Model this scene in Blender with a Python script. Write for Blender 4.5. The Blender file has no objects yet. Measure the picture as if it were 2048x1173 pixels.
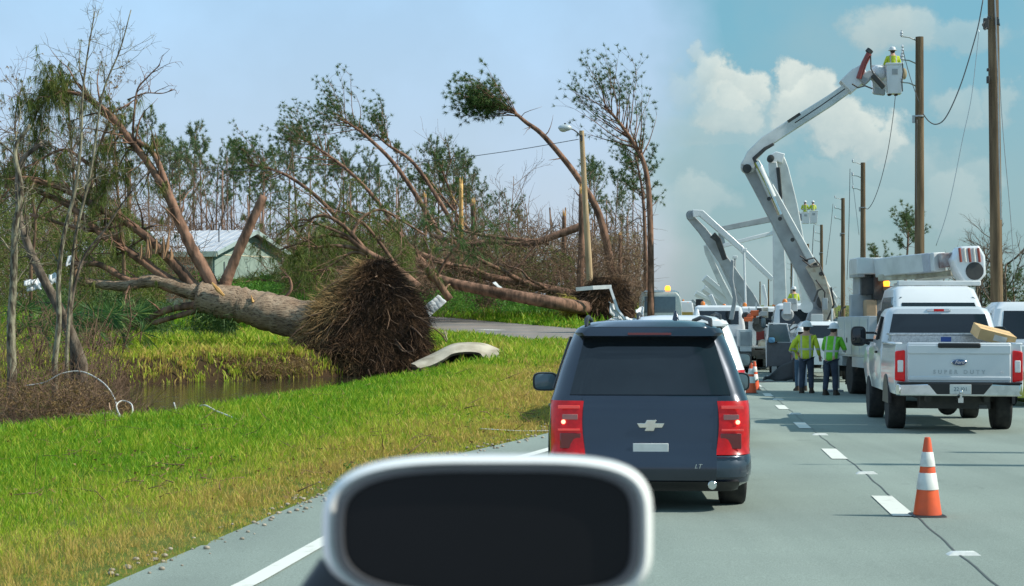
import bpy, bmesh, math, random
import numpy as np
from mathutils import Vector, Matrix, noise
R = math.radians
S = bpy.context.scene
C = S.collection
# ---------------------------------------------------------------- camera
F = 3600.0            # focal length in pixels of a 2048 px wide picture
EYE = 1.68
cd = bpy.data.cameras.new('camera'); cam = bpy.data.objects.new('camera', cd); C.objects.link(cam)
cam.location = (0, 0, EYE); cam.rotation_euler = (R(90), 0, 0)
cd.sensor_width = 36; cd.lens = 36 * F / 2048
cd.shift_y = (600 - 586.5) / 2048
cd.clip_start = 0.1; cd.clip_end = 8000
cd.dof.use_dof = True; cd.dof.focus_distance = 36; cd.dof.aperture_fstop = 10
S.camera = cam
S.view_settings.view_transform = 'Standard'; S.view_settings.look = 'None'
S.view_settings.gamma = 1; S.view_settings.exposure = 0.42
# ---------------------------------------------------------------- sun and sky
SUN_AZ = R(97); SUN_EL = R(41)      # azimuth clockwise from +Y (the viewing direction)
sd = bpy.data.lights.new('sun', 'SUN'); sd.energy = 4.2; sd.angle = R(0.6); sd.color = (1.0, 0.95, 0.86)
so = bpy.data.objects.new('sun', sd); C.objects.link(so)
sv = Vector((math.sin(SUN_AZ) * math.cos(SUN_EL), math.cos(SUN_AZ) * math.cos(SUN_EL), math.sin(SUN_EL)))
so.rotation_euler = (-sv).to_track_quat('-Z', 'Y').to_euler()
W = bpy.data.worlds.new('World'); S.world = W; W.use_nodes = True
nt = W.node_tree; nt.nodes.clear()
def N(nt, typ, **kw):
    n = nt.nodes.new(typ)
    for k, v in kw.items():
        if k.startswith('i_'): n.inputs[int(k[2:])].default_value = v
        else: setattr(n, k, v)
    return n
def L(nt, a, b): nt.links.new(a, b)
def mth(nt, op, a, b=None, c=None, clamp=False):
    n = nt.nodes.new('ShaderNodeMath'); n.operation = op; n.use_clamp = clamp
    for i, v in enumerate((a, b, c)):
        if v is None: continue
        if isinstance(v, (int, float)): n.inputs[i].default_value = v
        else: nt.links.new(v, n.inputs[i])
    return n.outputs[0]
def mixc(nt, f, a, b, typ='MIX'):
    n = nt.nodes.new('ShaderNodeMix'); n.data_type = 'RGBA'; n.blend_type = typ
    for s, v in ((n.inputs[0], f), (n.inputs[6], a), (n.inputs[7], b)):
        if isinstance(v, (int, float)): s.default_value = v
        elif isinstance(v, tuple): s.default_value = (*v, 1)
        else: nt.links.new(v, s)
    return n.outputs[2]
out = N(nt, 'ShaderNodeOutputWorld'); bg = N(nt, 'ShaderNodeBackground')
sky = N(nt, 'ShaderNodeTexSky', sky_type='NISHITA', sun_disc=False, sun_elevation=SUN_EL, sun_rotation=SUN_AZ,
        air_density=1.0, dust_density=1.2, ozone_density=1.0)
tc = N(nt, 'ShaderNodeTexCoord'); sx = N(nt, 'ShaderNodeSeparateXYZ'); L(nt, tc.outputs['Generated'], sx.inputs[0])
ay = mth(nt, 'MAXIMUM', mth(nt, 'ABSOLUTE', sx.outputs[1]), 0.05)
u = mth(nt, 'DIVIDE', sx.outputs[0], ay); v = mth(nt, 'DIVIDE', sx.outputs[2], ay)     # sky direction as tangents
cb = N(nt, 'ShaderNodeCombineXYZ'); L(nt, u, cb.inputs[0]); L(nt, v, cb.inputs[1])
n1 = N(nt, 'ShaderNodeTexNoise'); n1.inputs['Scale'].default_value = 30; n1.inputs['Detail'].default_value = 9; n1.inputs['Roughness'].default_value = 0.62
L(nt, cb.outputs[0], n1.inputs['Vector'])
n2 = N(nt, 'ShaderNodeTexNoise'); n2.inputs['Scale'].default_value = 11; n2.inputs['Detail'].default_value = 5
L(nt, cb.outputs[0], n2.inputs['Vector'])
s1 = N(nt, 'ShaderNodeSeparateXYZ'); L(nt, n1.outputs['Color'], s1.inputs[0])
du = mth(nt, 'ADD', u, mth(nt, 'MULTIPLY', mth(nt, 'SUBTRACT', s1.outputs[0], 0.5), 0.058))
dv = mth(nt, 'ADD', v, mth(nt, 'MULTIPLY', mth(nt, 'SUBTRACT', s1.outputs[1], 0.5), 0.046))
# cumulus heaps and thinner layers: centre, radii, weight
HEAPS = [(1405,112,24,30,1.0),(1425,160,60,55,1.1),(1480,185,60,45,1.0),(1350,165,50,45,.75),(1455,225,80,55,.9),(1585,165,40,45,1.0),(1605,215,70,60,1.1),(1690,250,80,55,1.0),
         (1760,275,75,45,.9),(1800,60,110,55,.6),(1930,60,100,40,.5),(1520,240,180,60,.5),(1420,260,130,50,.45),(1640,330,60,22,.3),(1390,400,90,40,.45),(1900,215,70,35,.5),(2010,215,60,40,.5),
         (1790,330,130,60,.4),(1900,400,90,60,.5),(1960,360,60,40,.4),(1760,400,90,40,.4),(1400,330,110,50,.25),(1500,540,160,50,.2),(1700,500,160,60,.25)]
dens = None; lit = None
for (px, py, rx, ry, w) in HEAPS:
    a = mth(nt, 'DIVIDE', mth(nt, 'SUBTRACT', du, (px - 1024) / F), rx / F)
    b = mth(nt, 'DIVIDE', mth(nt, 'SUBTRACT', dv, (600 - py) / F), ry / F)
    d2 = mth(nt, 'ADD', mth(nt, 'MULTIPLY', a, a), mth(nt, 'MULTIPLY', b, b))
    g = mth(nt, 'MULTIPLY', mth(nt, 'MULTIPLY', mth(nt, 'SUBTRACT', 1.35, d2, clamp=True), 1.2, clamp=True), w)
    # upper right of each heap faces the sun
    l = mth(nt, 'MULTIPLY', g, mth(nt, 'ADD', 0.62, mth(nt, 'MULTIPLY', mth(nt, 'ADD', b, mth(nt, 'MULTIPLY', a, 0.3)), 0.42), clamp=True))
    dens = g if dens is None else mth(nt, 'MAXIMUM', dens, g)
    lit = l if lit is None else mth(nt, 'MAXIMUM', lit, l)
thin = mth(nt, 'MULTIPLY', mth(nt, 'SUBTRACT', n2.outputs['Fac'], 0.42, clamp=True), 1.6)
rgt = mth(nt, 'MULTIPLY', mth(nt, 'SUBTRACT', mth(nt, 'ADD', mth(nt, 'MULTIPLY', mth(nt, 'SUBTRACT', n2.outputs['Fac'], .5), .10), u), 0.066), 26.0, clamp=True)     # the heaps stand in the right-hand part of the sky
cov = mth(nt, 'MULTIPLY', mth(nt, 'ADD', mth(nt, 'MULTIPLY', dens, 0.95), mth(nt, 'MULTIPLY', thin, 0.95)), rgt, clamp=True)
veil = mth(nt, 'MULTIPLY', mth(nt, 'SUBTRACT', 1.0, rgt), mth(nt, 'ADD', 0.72, mth(nt, 'MULTIPLY', thin, 0.6)), clamp=True)
ccol = mixc(nt, mth(nt, 'MULTIPLY', lit, mth(nt, 'ADD', .35, mth(nt, 'MULTIPLY', s1.outputs[2], 1.25)), clamp=True), (3.4, 4.6, 4.9), (6.4, 7.1, 6.7))
vg = mth(nt, 'MULTIPLY', v, 5.5, clamp=True)
lcol = mixc(nt, vg, (5.3, 6.0, 7.1), (4.1, 6.5, 9.0))
tint = mixc(nt, rgt, (1.0, 1.0, 1.0), (0.80, 1.06, 0.98))
sk = mixc(nt, 1.0, sky.outputs[0], tint, 'MULTIPLY')
air = mixc(nt, mth(nt, 'MULTIPLY', v, 6.6, clamp=True), (2.9, 4.1, 4.4), (1.75, 4.2, 5.5))
sk = mixc(nt, mth(nt, 'MULTIPLY', rgt, .8), sk, air)
m1 = mixc(nt, veil, sk, lcol)
m2 = mixc(nt, cov, m1, ccol)
L(nt, m2, bg.inputs[0]); bg.inputs[1].default_value = 0.085; L(nt, bg.outputs[0], out.inputs[0])

# ---------------------------------------------------------------- places
rnd = random.Random(7)
nr = np.random.default_rng(5)
def P(px, py, z): return Vector(((px - 1024) / F * z, z, EYE - (py - 600) / F * z))
def PX(px, z): return (px - 1024) / F * z
def sst(a, b, t):
    t = np.clip((t - a) / (b - a), 0, 1); return t * t * (3 - 2 * t)
ZLx = [0, 18, 24, 34, 40, 120, 200, 400, 5000]; ZLy = [0, -.275, -.13, .165, .33, 1.0, 1.6, 2.0, 2.0]
ZRx = [0, 300, 600, 5000]; ZRy = [0, -4.6, -7.2, -14]
E1x = [-400, 0, 280, 420, 560, 700, 850, 1000]; E1 = [24, 24.6, 26.0, 27.6, 29.8, 32.4, 35.6, 40.5]
E2x = [-400, 0, 280, 560, 700, 850, 1000]; E2 = [38, 39, 41, 43.5, 45.5, 45.5, 45]
EDx = [0, 11.8, 18.9, 21.7, 24.4, 30, 40, 60, 5000]; EDy = [-3.6, -2.6, -1.8, -.63, .57, 1.0, 1.8, 3.2, 3.2 + .1017 * 4940]
def edgeL(z): return np.interp(z, EDx, EDy)
def edgeR(z): return 11.9 + .1017 * (z - 45)
SR = [(6, 52.5), (3.5, 54.5), (-.5, 66), (-6, 88), (-13.5, 116), (-24, 150), (-38, 190)]    # side road centre line
SW = [3.9, 3.9, 3.9, 3.6, 3.4, 3.4, 3.4]
def side_d(x, y):
    best = np.full(np.shape(x), 1e9)
    for (a, b), (c, d) in zip(SR[:-1], SR[1:]):
        t = np.clip(((x - a) * (c - a) + (y - b) * (d - b)) / ((c - a) ** 2 + (d - b) ** 2), 0, 1)
        best = np.minimum(best, np.hypot(x - a - t * (c - a), y - b - t * (d - b)))
    return best
def ditch_t(x, y):
    px = 1024 + x / y * F
    e1 = np.interp(px, E1x, E1); e2 = np.interp(px, E2x, E2)
    t = (y - e1) / (e2 - e1)
    return np.where(px < 1000, t, -9)
def gz(x, y, bumps=True):
    x = np.asarray(x, float); y = np.asarray(y, float); y = np.maximum(y, 1e-3)
    px = 1024 + x / y * F
    lo = np.interp(y, [20, 45], [1110, 1300])
    t = sst(0, 1, (px - lo) / (1440 - lo))
    zl = np.interp(y, ZLx, ZLy); zr = np.interp(y, ZRx, ZRy)
    z = zl * (1 - t) + zr * t
    dt = ditch_t(x, y)
    dep = np.clip(np.minimum(dt / .12, (1 - dt) / .12), 0, 1)
    dep = dep * dep * (3 - 2 * dep)
    z = z - dep * (z + .62)
    return z
def g1(x, y): return float(gz(x, y))
def G(px, z): x = PX(px, z); return Vector((x, z, g1(x, z)))

# ---------------------------------------------------------------- mesh helpers
class MB:
    def __init__(s): s.v = []; s.f = []; s.m = []; s.mi = 0
    def _add(s, vs, fs):
        b = len(s.v); s.v += [tuple(p) for p in vs]; s.f += [tuple(b + i for i in f) for f in fs]; s.m += [s.mi] * len(fs)
    def box(s, c, d, rot=None, taper=1.0):
        vs = []
        for i in (-1, 1):
            for j in (-1, 1):
                for k in (-1, 1):
                    q = Vector((i * d[0] / 2 * (taper if k > 0 else 1), j * d[1] / 2 * (taper if k > 0 else 1), k * d[2] / 2))
                    if rot is not None: q = rot @ q
                    vs.append(q + Vector(c))
        s._add(vs, [(0, 1, 3, 2), (4, 6, 7, 5), (0, 4, 5, 1), (2, 3, 7, 6), (0, 2, 6, 4), (1, 5, 7, 3)]); return s
    def b2(s, x0, x1, y0, y1, z0, z1): return s.box(((x0 + x1) / 2, (y0 + y1) / 2, (z0 + z1) / 2), (x1 - x0, y1 - y0, z1 - z0))
    def tube(s, pts, rad, n=6, cap=True, phase=0, sq=1.0):
        pts = [Vector(p) for p in pts]; k = len(pts)
        if not hasattr(rad, '__len__'): rad = [rad] * k
        vs = []; fs = []
        t0 = (pts[1] - pts[0]).normalized()
        up = Vector((0, 0, 1)) if abs(t0.z) < .9 else Vector((0, 1, 0))
        a = t0.cross(up).normalized()
        for i, p in enumerate(pts):
            t = (pts[min(i + 1, k - 1)] - pts[max(i - 1, 0)])
            t = t.normalized() if t.length > 1e-9 else t0
            a = (a - t * a.dot(t)); a = a.normalized() if a.length > 1e-6 else t.orthogonal().normalized()
            b = t.cross(a)
            for j in range(n):
                th = phase + 2 * math.pi * j / n
                vs.append(p + a * (math.cos(th) * rad[i]) + b * (math.sin(th) * rad[i] * sq))
        for i in range(k - 1):
            for j in range(n):
                fs.append((i * n + j, i * n + (j + 1) % n, (i + 1) * n + (j + 1) % n, (i + 1) * n + j))
        if cap: fs += [tuple(range(n - 1, -1, -1)), tuple((k - 1) * n + j for j in range(n))]
        s._add(vs, fs); return s
    def beam(s, p0, p1, w0, h0, w1=None, h1=None, up=(0, 0, 1)):       # rectangular section bar
        p0 = Vector(p0); p1 = Vector(p1); t = (p1 - p0).normalized(); a = t.cross(Vector(up)).normalized(); b = a.cross(t)
        w1 = w0 if w1 is None else w1; h1 = h0 if h1 is None else h1
        vs = [p + a * (i * w / 2) + b * (j * h / 2) for p, w, h in ((p0, w0, h0), (p1, w1, h1)) for i, j in ((-1, -1), (1, -1), (1, 1), (-1, 1))]
        s._add(vs, [(3, 2, 1, 0), (4, 5, 6, 7), (0, 1, 5, 4), (1, 2, 6, 5), (2, 3, 7, 6), (3, 0, 4, 7)]); return s
    def loft(s, rings, cap=True):
        n = len(rings[0]); vs = [p for r in rings for p in r]; fs = []
        for i in range(len(rings) - 1):
            for j in range(n): fs.append((i * n + j, i * n + (j + 1) % n, (i + 1) * n + (j + 1) % n, (i + 1) * n + j))
        if cap: fs += [tuple(range(n - 1, -1, -1)), tuple((len(rings) - 1) * n + j for j in range(n))]
        s._add(vs, fs); return s
    def grid(s, fn, us, vs_):
        nu = len(us); nv = len(vs_); vs = [fn(a, b) for b in vs_ for a in us]
        fs = [(j * nu + i, j * nu + i + 1, (j + 1) * nu + i + 1, (j + 1) * nu + i) for j in range(nv - 1) for i in range(nu - 1)]
        s._add(vs, fs); return s
    def lathe(s, prof, c, ax='x', n=24):
        rings = []
        for (r, h) in prof:
            ring = []
            for j in range(n):
                a = 2 * math.pi * j / n; p, q = r * math.cos(a), r * math.sin(a)
                v_ = {'x': (h, p, q), 'y': (p, h, q), 'z': (p, q, h)}[ax]
                ring.append((c[0] + v_[0], c[1] + v_[1], c[2] + v_[2]))
            rings.append(ring)
        return s.loft(rings)
    def ell(s, c, r, n=14, m=9, rot=None):
        rings = []
        for i in range(m + 1):
            a = math.pi * (i / m) ; rr = max(math.sin(a), .002)
            ring = []
            for j in range(n):
                q = Vector((r[0] * rr * math.cos(2 * math.pi * j / n), r[1] * rr * math.sin(2 * math.pi * j / n), -r[2] * math.cos(a)))
                if rot is not None: q = rot @ q
                ring.append(q + Vector(c))
            rings.append(ring)
        return s.loft(rings)
    def prism(s, poly, y0, y1, ax='y'):          # polygon in (x,z) drawn between y0 and y1 (or in (y,z) between x0 and x1)
        k = len(poly)
        mk = (lambda a, b, d: (a, d, b)) if ax == 'y' else ((lambda a, b, d: (d, a, b)) if ax == 'x' else (lambda a, b, d: (a, b, d)))
        vs = [mk(a, b, y0) for a, b in poly] + [mk(a, b, y1) for a, b in poly]
        fs = [tuple(range(k)), tuple(range(2 * k - 1, k - 1, -1))] + [(i, i + k, (i + 1) % k + k, (i + 1) % k) for i in range(k)]
        s._add(vs, fs); return s
    def build(s, name, mat, parent=None, ang=35, bevel=0, subs=0, fix=True, seg=2):
        me = bpy.data.meshes.new(name); me.from_pydata(s.v, [], s.f)
        mats = mat if isinstance(mat, (list, tuple)) else [mat]
        for m_ in mats: me.materials.append(m_)
        if len(mats) > 1: me.polygons.foreach_set('material_index', s.m)
        if fix and len(s.f) < 60000:
            bm = bmesh.new(); bm.from_mesh(me); bmesh.ops.recalc_face_normals(bm, faces=bm.faces); bm.to_mesh(me); bm.free()
        me.shade_smooth() if ang else None
        if ang and ang < 180: me.set_sharp_from_angle(angle=R(ang))
        o = bpy.data.objects.new(name, me); C.objects.link(o)
        if parent is not None: o.parent = parent
        if bevel:
            b = o.modifiers.new('bevel', 'BEVEL'); b.width = bevel; b.segments = seg; b.limit_method = 'ANGLE'; b.angle_limit = R(40); b.harden_normals = False
        if subs: q = o.modifiers.new('sub', 'SUBSURF'); q.levels = subs; q.render_levels = subs
        return o
def tag(o, label=None, cat=None, group=None, kind=None):
    for k, v_ in (('label', label), ('category', cat), ('group', group), ('kind', kind)):
        if v_: o[k] = v_
    return o
def thing(name, loc=(0, 0, 0), rz=0, label=None, cat=None, group=None):
    o = bpy.data.objects.new(name, None); C.objects.link(o); o.location = loc; o.rotation_euler = (0, 0, rz); o.empty_display_size = .2
    return tag(o, label, cat, group)
def dup(o, loc=None, rz=None, label=None, sc=None, parent=None):
    def cp(a, par):
        c = a.copy(); C.objects.link(c)
        if par is not None: c.parent = par
        for ch in list(a.children): cp(ch, c)
        return c
    c = cp(o, parent)
    if loc is not None: c.location = loc
    if rz is not None: c.rotation_euler[2] = rz
    if label: c['label'] = label
    if sc: c.scale = (sc,) * 3 if not hasattr(sc, '__len__') else sc
    return c

# ---------------------------------------------------------------- materials
MATS = {}
def mat(name, col, rough=.6, metal=0, col2=None, sc=8, det=4, bump=0, bsc=None, contrast=(.35, .65), coord='Object', stretch=None, spec=.5, coat=0, trans=0, emit=None, alpha=1, extra=None):
    if name in MATS: return MATS[name]
    m = bpy.data.materials.new(name); m.use_nodes = True; t = m.node_tree; b = t.nodes['Principled BSDF']
    b.inputs['Roughness'].default_value = rough; b.inputs['Metallic'].default_value = metal
    b.inputs['Specular IOR Level'].default_value = spec; b.inputs['Coat Weight'].default_value = coat; b.inputs['Coat Roughness'].default_value = .06
    b.inputs['Base Color'].default_value = (*col, 1)
    if trans: b.inputs['Transmission Weight'].default_value = trans
    if alpha < 1: b.inputs['Alpha'].default_value = alpha
    if emit: b.inputs['Emission Color'].default_value = (*emit[:3], 1); b.inputs['Emission Strength'].default_value = emit[3]
    tcn = t.nodes.new('ShaderNodeTexCoord'); vec = tcn.outputs[coord]
    if stretch:
        mp = t.nodes.new('ShaderNodeMapping'); mp.inputs['Scale'].default_value = stretch; L(t, vec, mp.inputs[0]); vec = mp.outputs[0]
    if col2 is None: col2 = tuple(c * .86 for c in col)
    nz = t.nodes.new('ShaderNodeTexNoise'); nz.inputs['Scale'].default_value = sc; nz.inputs['Detail'].default_value = det; L(t, vec, nz.inputs['Vector'])
    mr = t.nodes.new('ShaderNodeMapRange'); mr.inputs[1].default_value = contrast[0]; mr.inputs[2].default_value = contrast[1]; L(t, nz.outputs['Fac'], mr.inputs[0])
    c = mixc(t, mr.outputs[0], col, col2)
    if extra: c = extra(t, c, vec, b)
    L(t, c, b.inputs['Base Color'])
    if bump:
        nb = t.nodes.new('ShaderNodeTexNoise'); nb.inputs['Scale'].default_value = bsc or sc * 4; nb.inputs['Detail'].default_value = 5; L(t, vec, nb.inputs['Vector'])
        bp = t.nodes.new('ShaderNodeBump'); bp.inputs['Strength'].default_value = 1; bp.inputs['Distance'].default_value = bump
        L(t, nb.outputs['Fac'], bp.inputs['Height']); L(t, bp.outputs[0], b.inputs['Normal'])
    MATS[name] = m; return m
def leafmat(name, a, b_, c_, rough=.55, tr=.25):
    """foliage: per-blade attribute 'tint' picks between three leaf colours"""
    m = bpy.data.materials.new(name); m.use_nodes = True; t = m.node_tree; b = t.nodes['Principled BSDF']
    at = t.nodes.new('ShaderNodeAttribute'); at.attribute_name = 'tint'
    rp = t.nodes.new('ShaderNodeValToRGB'); e = rp.color_ramp.elements
    e[0].color = (*a, 1); e[1].color = (*c_, 1); q = e.new(.5); q.color = (*b_, 1)
    L(t, at.outputs['Fac'], rp.inputs[0]); L(t, rp.outputs[0], b.inputs['Base Color'])
    b.inputs['Roughness'].default_value = rough; b.inputs['Specular IOR Level'].default_value = .25
    tl = t.nodes.new('ShaderNodeBsdfTranslucent'); L(t, rp.outputs[0], tl.inputs[0])
    mx = t.nodes.new('ShaderNodeMixShader'); mx.inputs[0].default_value = tr
    L(t, b.outputs[0], mx.inputs[1]); L(t, tl.outputs[0], mx.inputs[2]); L(t, mx.outputs[0], t.nodes['Material Output'].inputs[0])
    MATS[name] = m; return m
def blades(name, base, dirs, wid, tint, m, parent=None, mid=None):
    """numpy mesh of thin blades: base (n,3), dirs (n,3) = tip offset, wid (n), tint (n); mid bends the blade"""
    n = len(base)
    side = np.cross(dirs, nr.normal(size=(n, 3))); side /= (np.linalg.norm(side, axis=1, keepdims=True) + 1e-9)
    if mid is None:
        v_ = np.empty((n, 3, 3)); v_[:, 0] = base - side * wid[:, None] / 2; v_[:, 1] = base + side * wid[:, None] / 2; v_[:, 2] = base + dirs
        k = 3
        v_ = v_.reshape(-1, 3)
    else:
        v_ = np.empty((n, 4, 3)); c = base + dirs * .5 + mid
        v_[:, 0] = base; v_[:, 1] = c - side * wid[:, None] / 2; v_[:, 2] = base + dirs; v_[:, 3] = c + side * wid[:, None] / 2
        k = 4; v_ = v_.reshape(-1, 3)
    me = bpy.data.meshes.new(name); me.vertices.add(n * k); me.vertices.foreach_set('co', v_.astype(np.float32).ravel())
    me.loops.add(n * k); me.loops.foreach_set('vertex_index', np.arange(n * k, dtype=np.int32))
    me.polygons.add(n); me.polygons.foreach_set('loop_start', np.arange(0, n * k, k, dtype=np.int32)); me.polygons.foreach_set('loop_total', np.full(n, k, np.int32))
    at = me.attributes.new('tint', 'FLOAT', 'FACE'); at.data.foreach_set('value', tint.astype(np.float32))
    me.update(); me.materials.append(m)
    o = bpy.data.objects.new(name, me); C.objects.link(o)
    if parent is not None: o.parent = parent
    return o
# ================================================================ ground, roads, water
def ground_extra(t, c, vec, b):
    at = t.nodes.new('ShaderNodeAttribute'); at.attribute_name = 'mud'
    n_ = t.nodes.new('ShaderNodeTexNoise'); n_.inputs['Scale'].default_value = 1.2; n_.inputs['Detail'].default_value = 6; L(t, vec, n_.inputs['Vector'])
    f = mth(t, 'ADD', at.outputs['Fac'], mth(t, 'MULTIPLY', mth(t, 'SUBTRACT', n_.outputs['Fac'], .5), .8), clamp=True)
    return mixc(t, f, c, (.045, .028, .015))
GM = mat('soil_grass', (.085, .13, .02), .95, col2=(.13, .15, .03), sc=1.6, det=8, bump=.03, bsc=30, extra=ground_extra, spec=.1)
pxs = np.concatenate([np.arange(-700, 0, 40), np.arange(0, 1460, 9), np.arange(1460, 2900, 40)])
zs = np.concatenate([np.arange(4, 24, .35), np.arange(24, 50, .22), np.arange(50, 90, .8), np.geomspace(90, 5000, 60)])
PXg, Zg = np.meshgrid(pxs, zs); Xg = (PXg - 1024) / F * Zg; Zh = gz(Xg, Zg)
hn = np.array([[noise.noise(Vector((x * .9, y * .9, 0))) for x, y in zip(r1, r2)] for r1, r2 in zip(Xg, Zg)])
onroad = (Xg > edgeL(Zg) + .05) & (Xg < edgeR(Zg) - .05)
sd_ = side_d(Xg, Zg); onside = sd_ < 3.2
Zh = Zh + np.where(onroad | onside, -.09, hn * .035)
gv = np.stack([Xg, Zg, Zh], -1).reshape(-1, 3); nu = len(pxs); nv = len(zs)
gf = [(j * nu + i, j * nu + i + 1, (j + 1) * nu + i + 1, (j + 1) * nu + i) for j in range(nv - 1) for i in range(nu - 1)]
me = bpy.data.meshes.new('ground'); me.from_pydata(gv.tolist(), [], gf); me.shade_smooth()
dt = ditch_t(Xg, Zg)
mud = np.where((dt > -.02) & (dt < 1.15), 1.0, 0.0)
mud = np.maximum(mud, np.exp(-((Xg - PX(745, 46)) ** 2 + (Zg - 47) ** 2) / 9))        # torn earth round the root plate
mud = np.maximum(mud, np.exp(-((Xg - PX(1040, 50)) ** 2 / 3 + (Zg - 50.5) ** 2 / 4)) * .9)
mud = np.maximum(mud, np.where((Zg > 84) & (PXg < 1300), .75, 0))
mud = np.maximum(mud, .8 * np.exp(-((Xg - PX(120, 33)) ** 2 / 2.2 + (Zg - 37) ** 2 / 30)))
a = me.attributes.new('mud', 'FLOAT', 'POINT'); a.data.foreach_set('value', mud.ravel().astype(np.float32))
me.materials.append(GM); o = bpy.data.objects.new('ground', me); C.objects.link(o); tag(o, kind='structure')

def asph_extra(t, c, vec, b):
    v1 = t.nodes.new('ShaderNodeTexNoise'); v1.inputs['Scale'].default_value = 90; v1.inputs['Detail'].default_value = 3; L(t, vec, v1.inputs['Vector'])
    m_ = mixc(t, mth(t, 'MULTIPLY', mth(t, 'SUBTRACT', v1.outputs['Fac'], .3, clamp=True), 1.5, clamp=True), (.62, .62, .62), (1.35, 1.35, 1.35))
    c = mixc(t, 1.0, c, m_, 'MULTIPLY')
    # sparse meandering cracks
    mp = t.nodes.new('ShaderNodeMapping'); mp.inputs['Scale'].default_value = (.22, .05, .1); L(t, vec, mp.inputs[0])
    nn = t.nodes.new('ShaderNodeTexNoise'); nn.inputs['Scale'].default_value = 3.2; nn.inputs['Detail'].default_value = 8; L(t, mp.outputs[0], nn.inputs['Vector'])
    k = mth(t, 'LESS_THAN', mth(t, 'ABSOLUTE', mth(t, 'SUBTRACT', nn.outputs['Fac'], .40)), .0009)
    c = mixc(t, mth(t, 'MULTIPLY', k, .12), c, (.03, .03, .03))
    # wear along the direction of travel, and darker stains and patches
    mp2 = t.nodes.new('ShaderNodeMapping'); mp2.inputs['Rotation'].default_value = (0, 0, .1014); mp2.inputs['Scale'].default_value = (1.1, .03, 1); L(t, vec, mp2.inputs[0])
    w_ = t.nodes.new('ShaderNodeTexNoise'); w_.inputs['Scale'].default_value = 1.0; w_.inputs['Detail'].default_value = 5; L(t, mp2.outputs[0], w_.inputs['Vector'])
    c = mixc(t, mth(t, 'MULTIPLY', mth(t, 'SUBTRACT', w_.outputs['Fac'], .42, clamp=True), 2.2, clamp=True), c, mixc(t, 1.0, c, (.72, .74, .74), 'MULTIPLY'))
    mp3 = t.nodes.new('ShaderNodeMapping'); mp3.inputs['Scale'].default_value = (1, .45, 1); L(t, vec, mp3.inputs[0])
    s3 = t.nodes.new('ShaderNodeTexNoise'); s3.inputs['Scale'].default_value = 1.4; s3.inputs['Detail'].default_value = 9; s3.inputs['Roughness'].default_value = .7; L(t, mp3.outputs[0], s3.inputs['Vector'])
    return mixc(t, mth(t, 'MULTIPLY', mth(t, 'SUBTRACT', s3.outputs['Fac'], .60, clamp=True), 8, clamp=True), c, mixc(t, 1.0, c, (.68, .68, .70), 'MULTIPLY'))
ASP = mat('asphalt', (.285, .345, .300), .85, col2=(.245, .295, .258), sc=.35, det=6, bump=.004, bsc=140, extra=asph_extra, spec=.3)
ASP2 = mat('worn_asphalt', (.30, .25, .21), .9, col2=(.22, .21, .20), sc=.5, det=6, bump=.004, bsc=120, extra=asph_extra, spec=.3)
ASP3 = mat('road_paint', (.62, .64, .58), .7, col2=(.42, .42, .38), sc=9, det=6, contrast=(.55, .8), spec=.3)
def sheet(name, fn_l, fn_r, zz, n, off, m):
    mb = MB()
    def f(a, z_):
        x = fn_l(z_) * (1 - a) + fn_r(z_) * a; return (x, z_, g1(x, z_) + off)
    mb.grid(f, [i / n for i in range(n + 1)], zz)
    return mb.build(name, m, ang=60, fix=False)
o = sheet('road', lambda z_: float(edgeL(z_)), lambda z_: float(edgeR(z_)), list(np.arange(3, 60, .5)) + list(np.geomspace(60, 4000, 60)), 40, .012, ASP); tag(o, kind='structure')
# side road strip
mb = MB(); rows = []
for i in range(len(SR) - 1):
    for k in range(10):
        t_ = k / 10; x = SR[i][0] * (1 - t_) + SR[i + 1][0] * t_; y = SR[i][1] * (1 - t_) + SR[i + 1][1] * t_; w = SW[i] * (1 - t_) + SW[i + 1] * t_
        dx = SR[min(i + (1 if k > 4 else 0), len(SR) - 2) + 1][0] - SR[max(i - (1 if k < 5 else 0), 0)][0]; dy = SR[min(i + (1 if k > 4 else 0), len(SR) - 2) + 1][1] - SR[max(i - (1 if k < 5 else 0), 0)][1]
        l = math.hypot(dx, dy); nx, ny = dy / l, -dx / l; rows.append((x, y, nx, ny, w))
def sr_pt(a, i):
    x, y, nx, ny, w = rows[int(i)]; X_, Y_ = x + nx * w * (a * 2 - 1) * .92, y + ny * w * (a * 2 - 1) * .92
    return (X_, Y_, g1(X_, Y_) + .02)
mb.grid(sr_pt, [i / 12 for i in range(13)], list(range(len(rows))))
o = mb.build('side_road', ASP2, ang=60, fix=False); tag(o, kind='structure')
# stop bar on the side road and gravel edge
def strip(name, pts, w, off, m, kind='structure'):
    mb = MB(); q = []
    for i, (x, y) in enumerate(pts):
        a, b = pts[max(i - 1, 0)], pts[min(i + 1, len(pts) - 1)]; dx, dy = b[0] - a[0], b[1] - a[1]; l = math.hypot(dx, dy)
        q.append(((x - dy / l * w / 2, y + dx / l * w / 2), (x + dy / l * w / 2, y - dx / l * w / 2)))
    mb.grid(lambda a, i: ((q[int(i)][0][0] * (1 - a) + q[int(i)][1][0] * a), (q[int(i)][0][1] * (1 - a) + q[int(i)][1][1] * a),
            g1(q[int(i)][0][0] * (1 - a) + q[int(i)][1][0] * a, q[int(i)][0][1] * (1 - a) + q[int(i)][1][1] * a) + off), [0, .5, 1], list(range(len(q))))
    return tag(mb.build(name, m, ang=60, fix=False), kind=kind)
def poly_pts(pp, n=40):
    out_ = []
    for (a, b), (c, d) in zip(pp[:-1], pp[1:]):
        for k in range(n): out_.append((a + (c - a) * k / n, b + (d - b) * k / n))
    out_.append(pp[-1]); return out_
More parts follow.
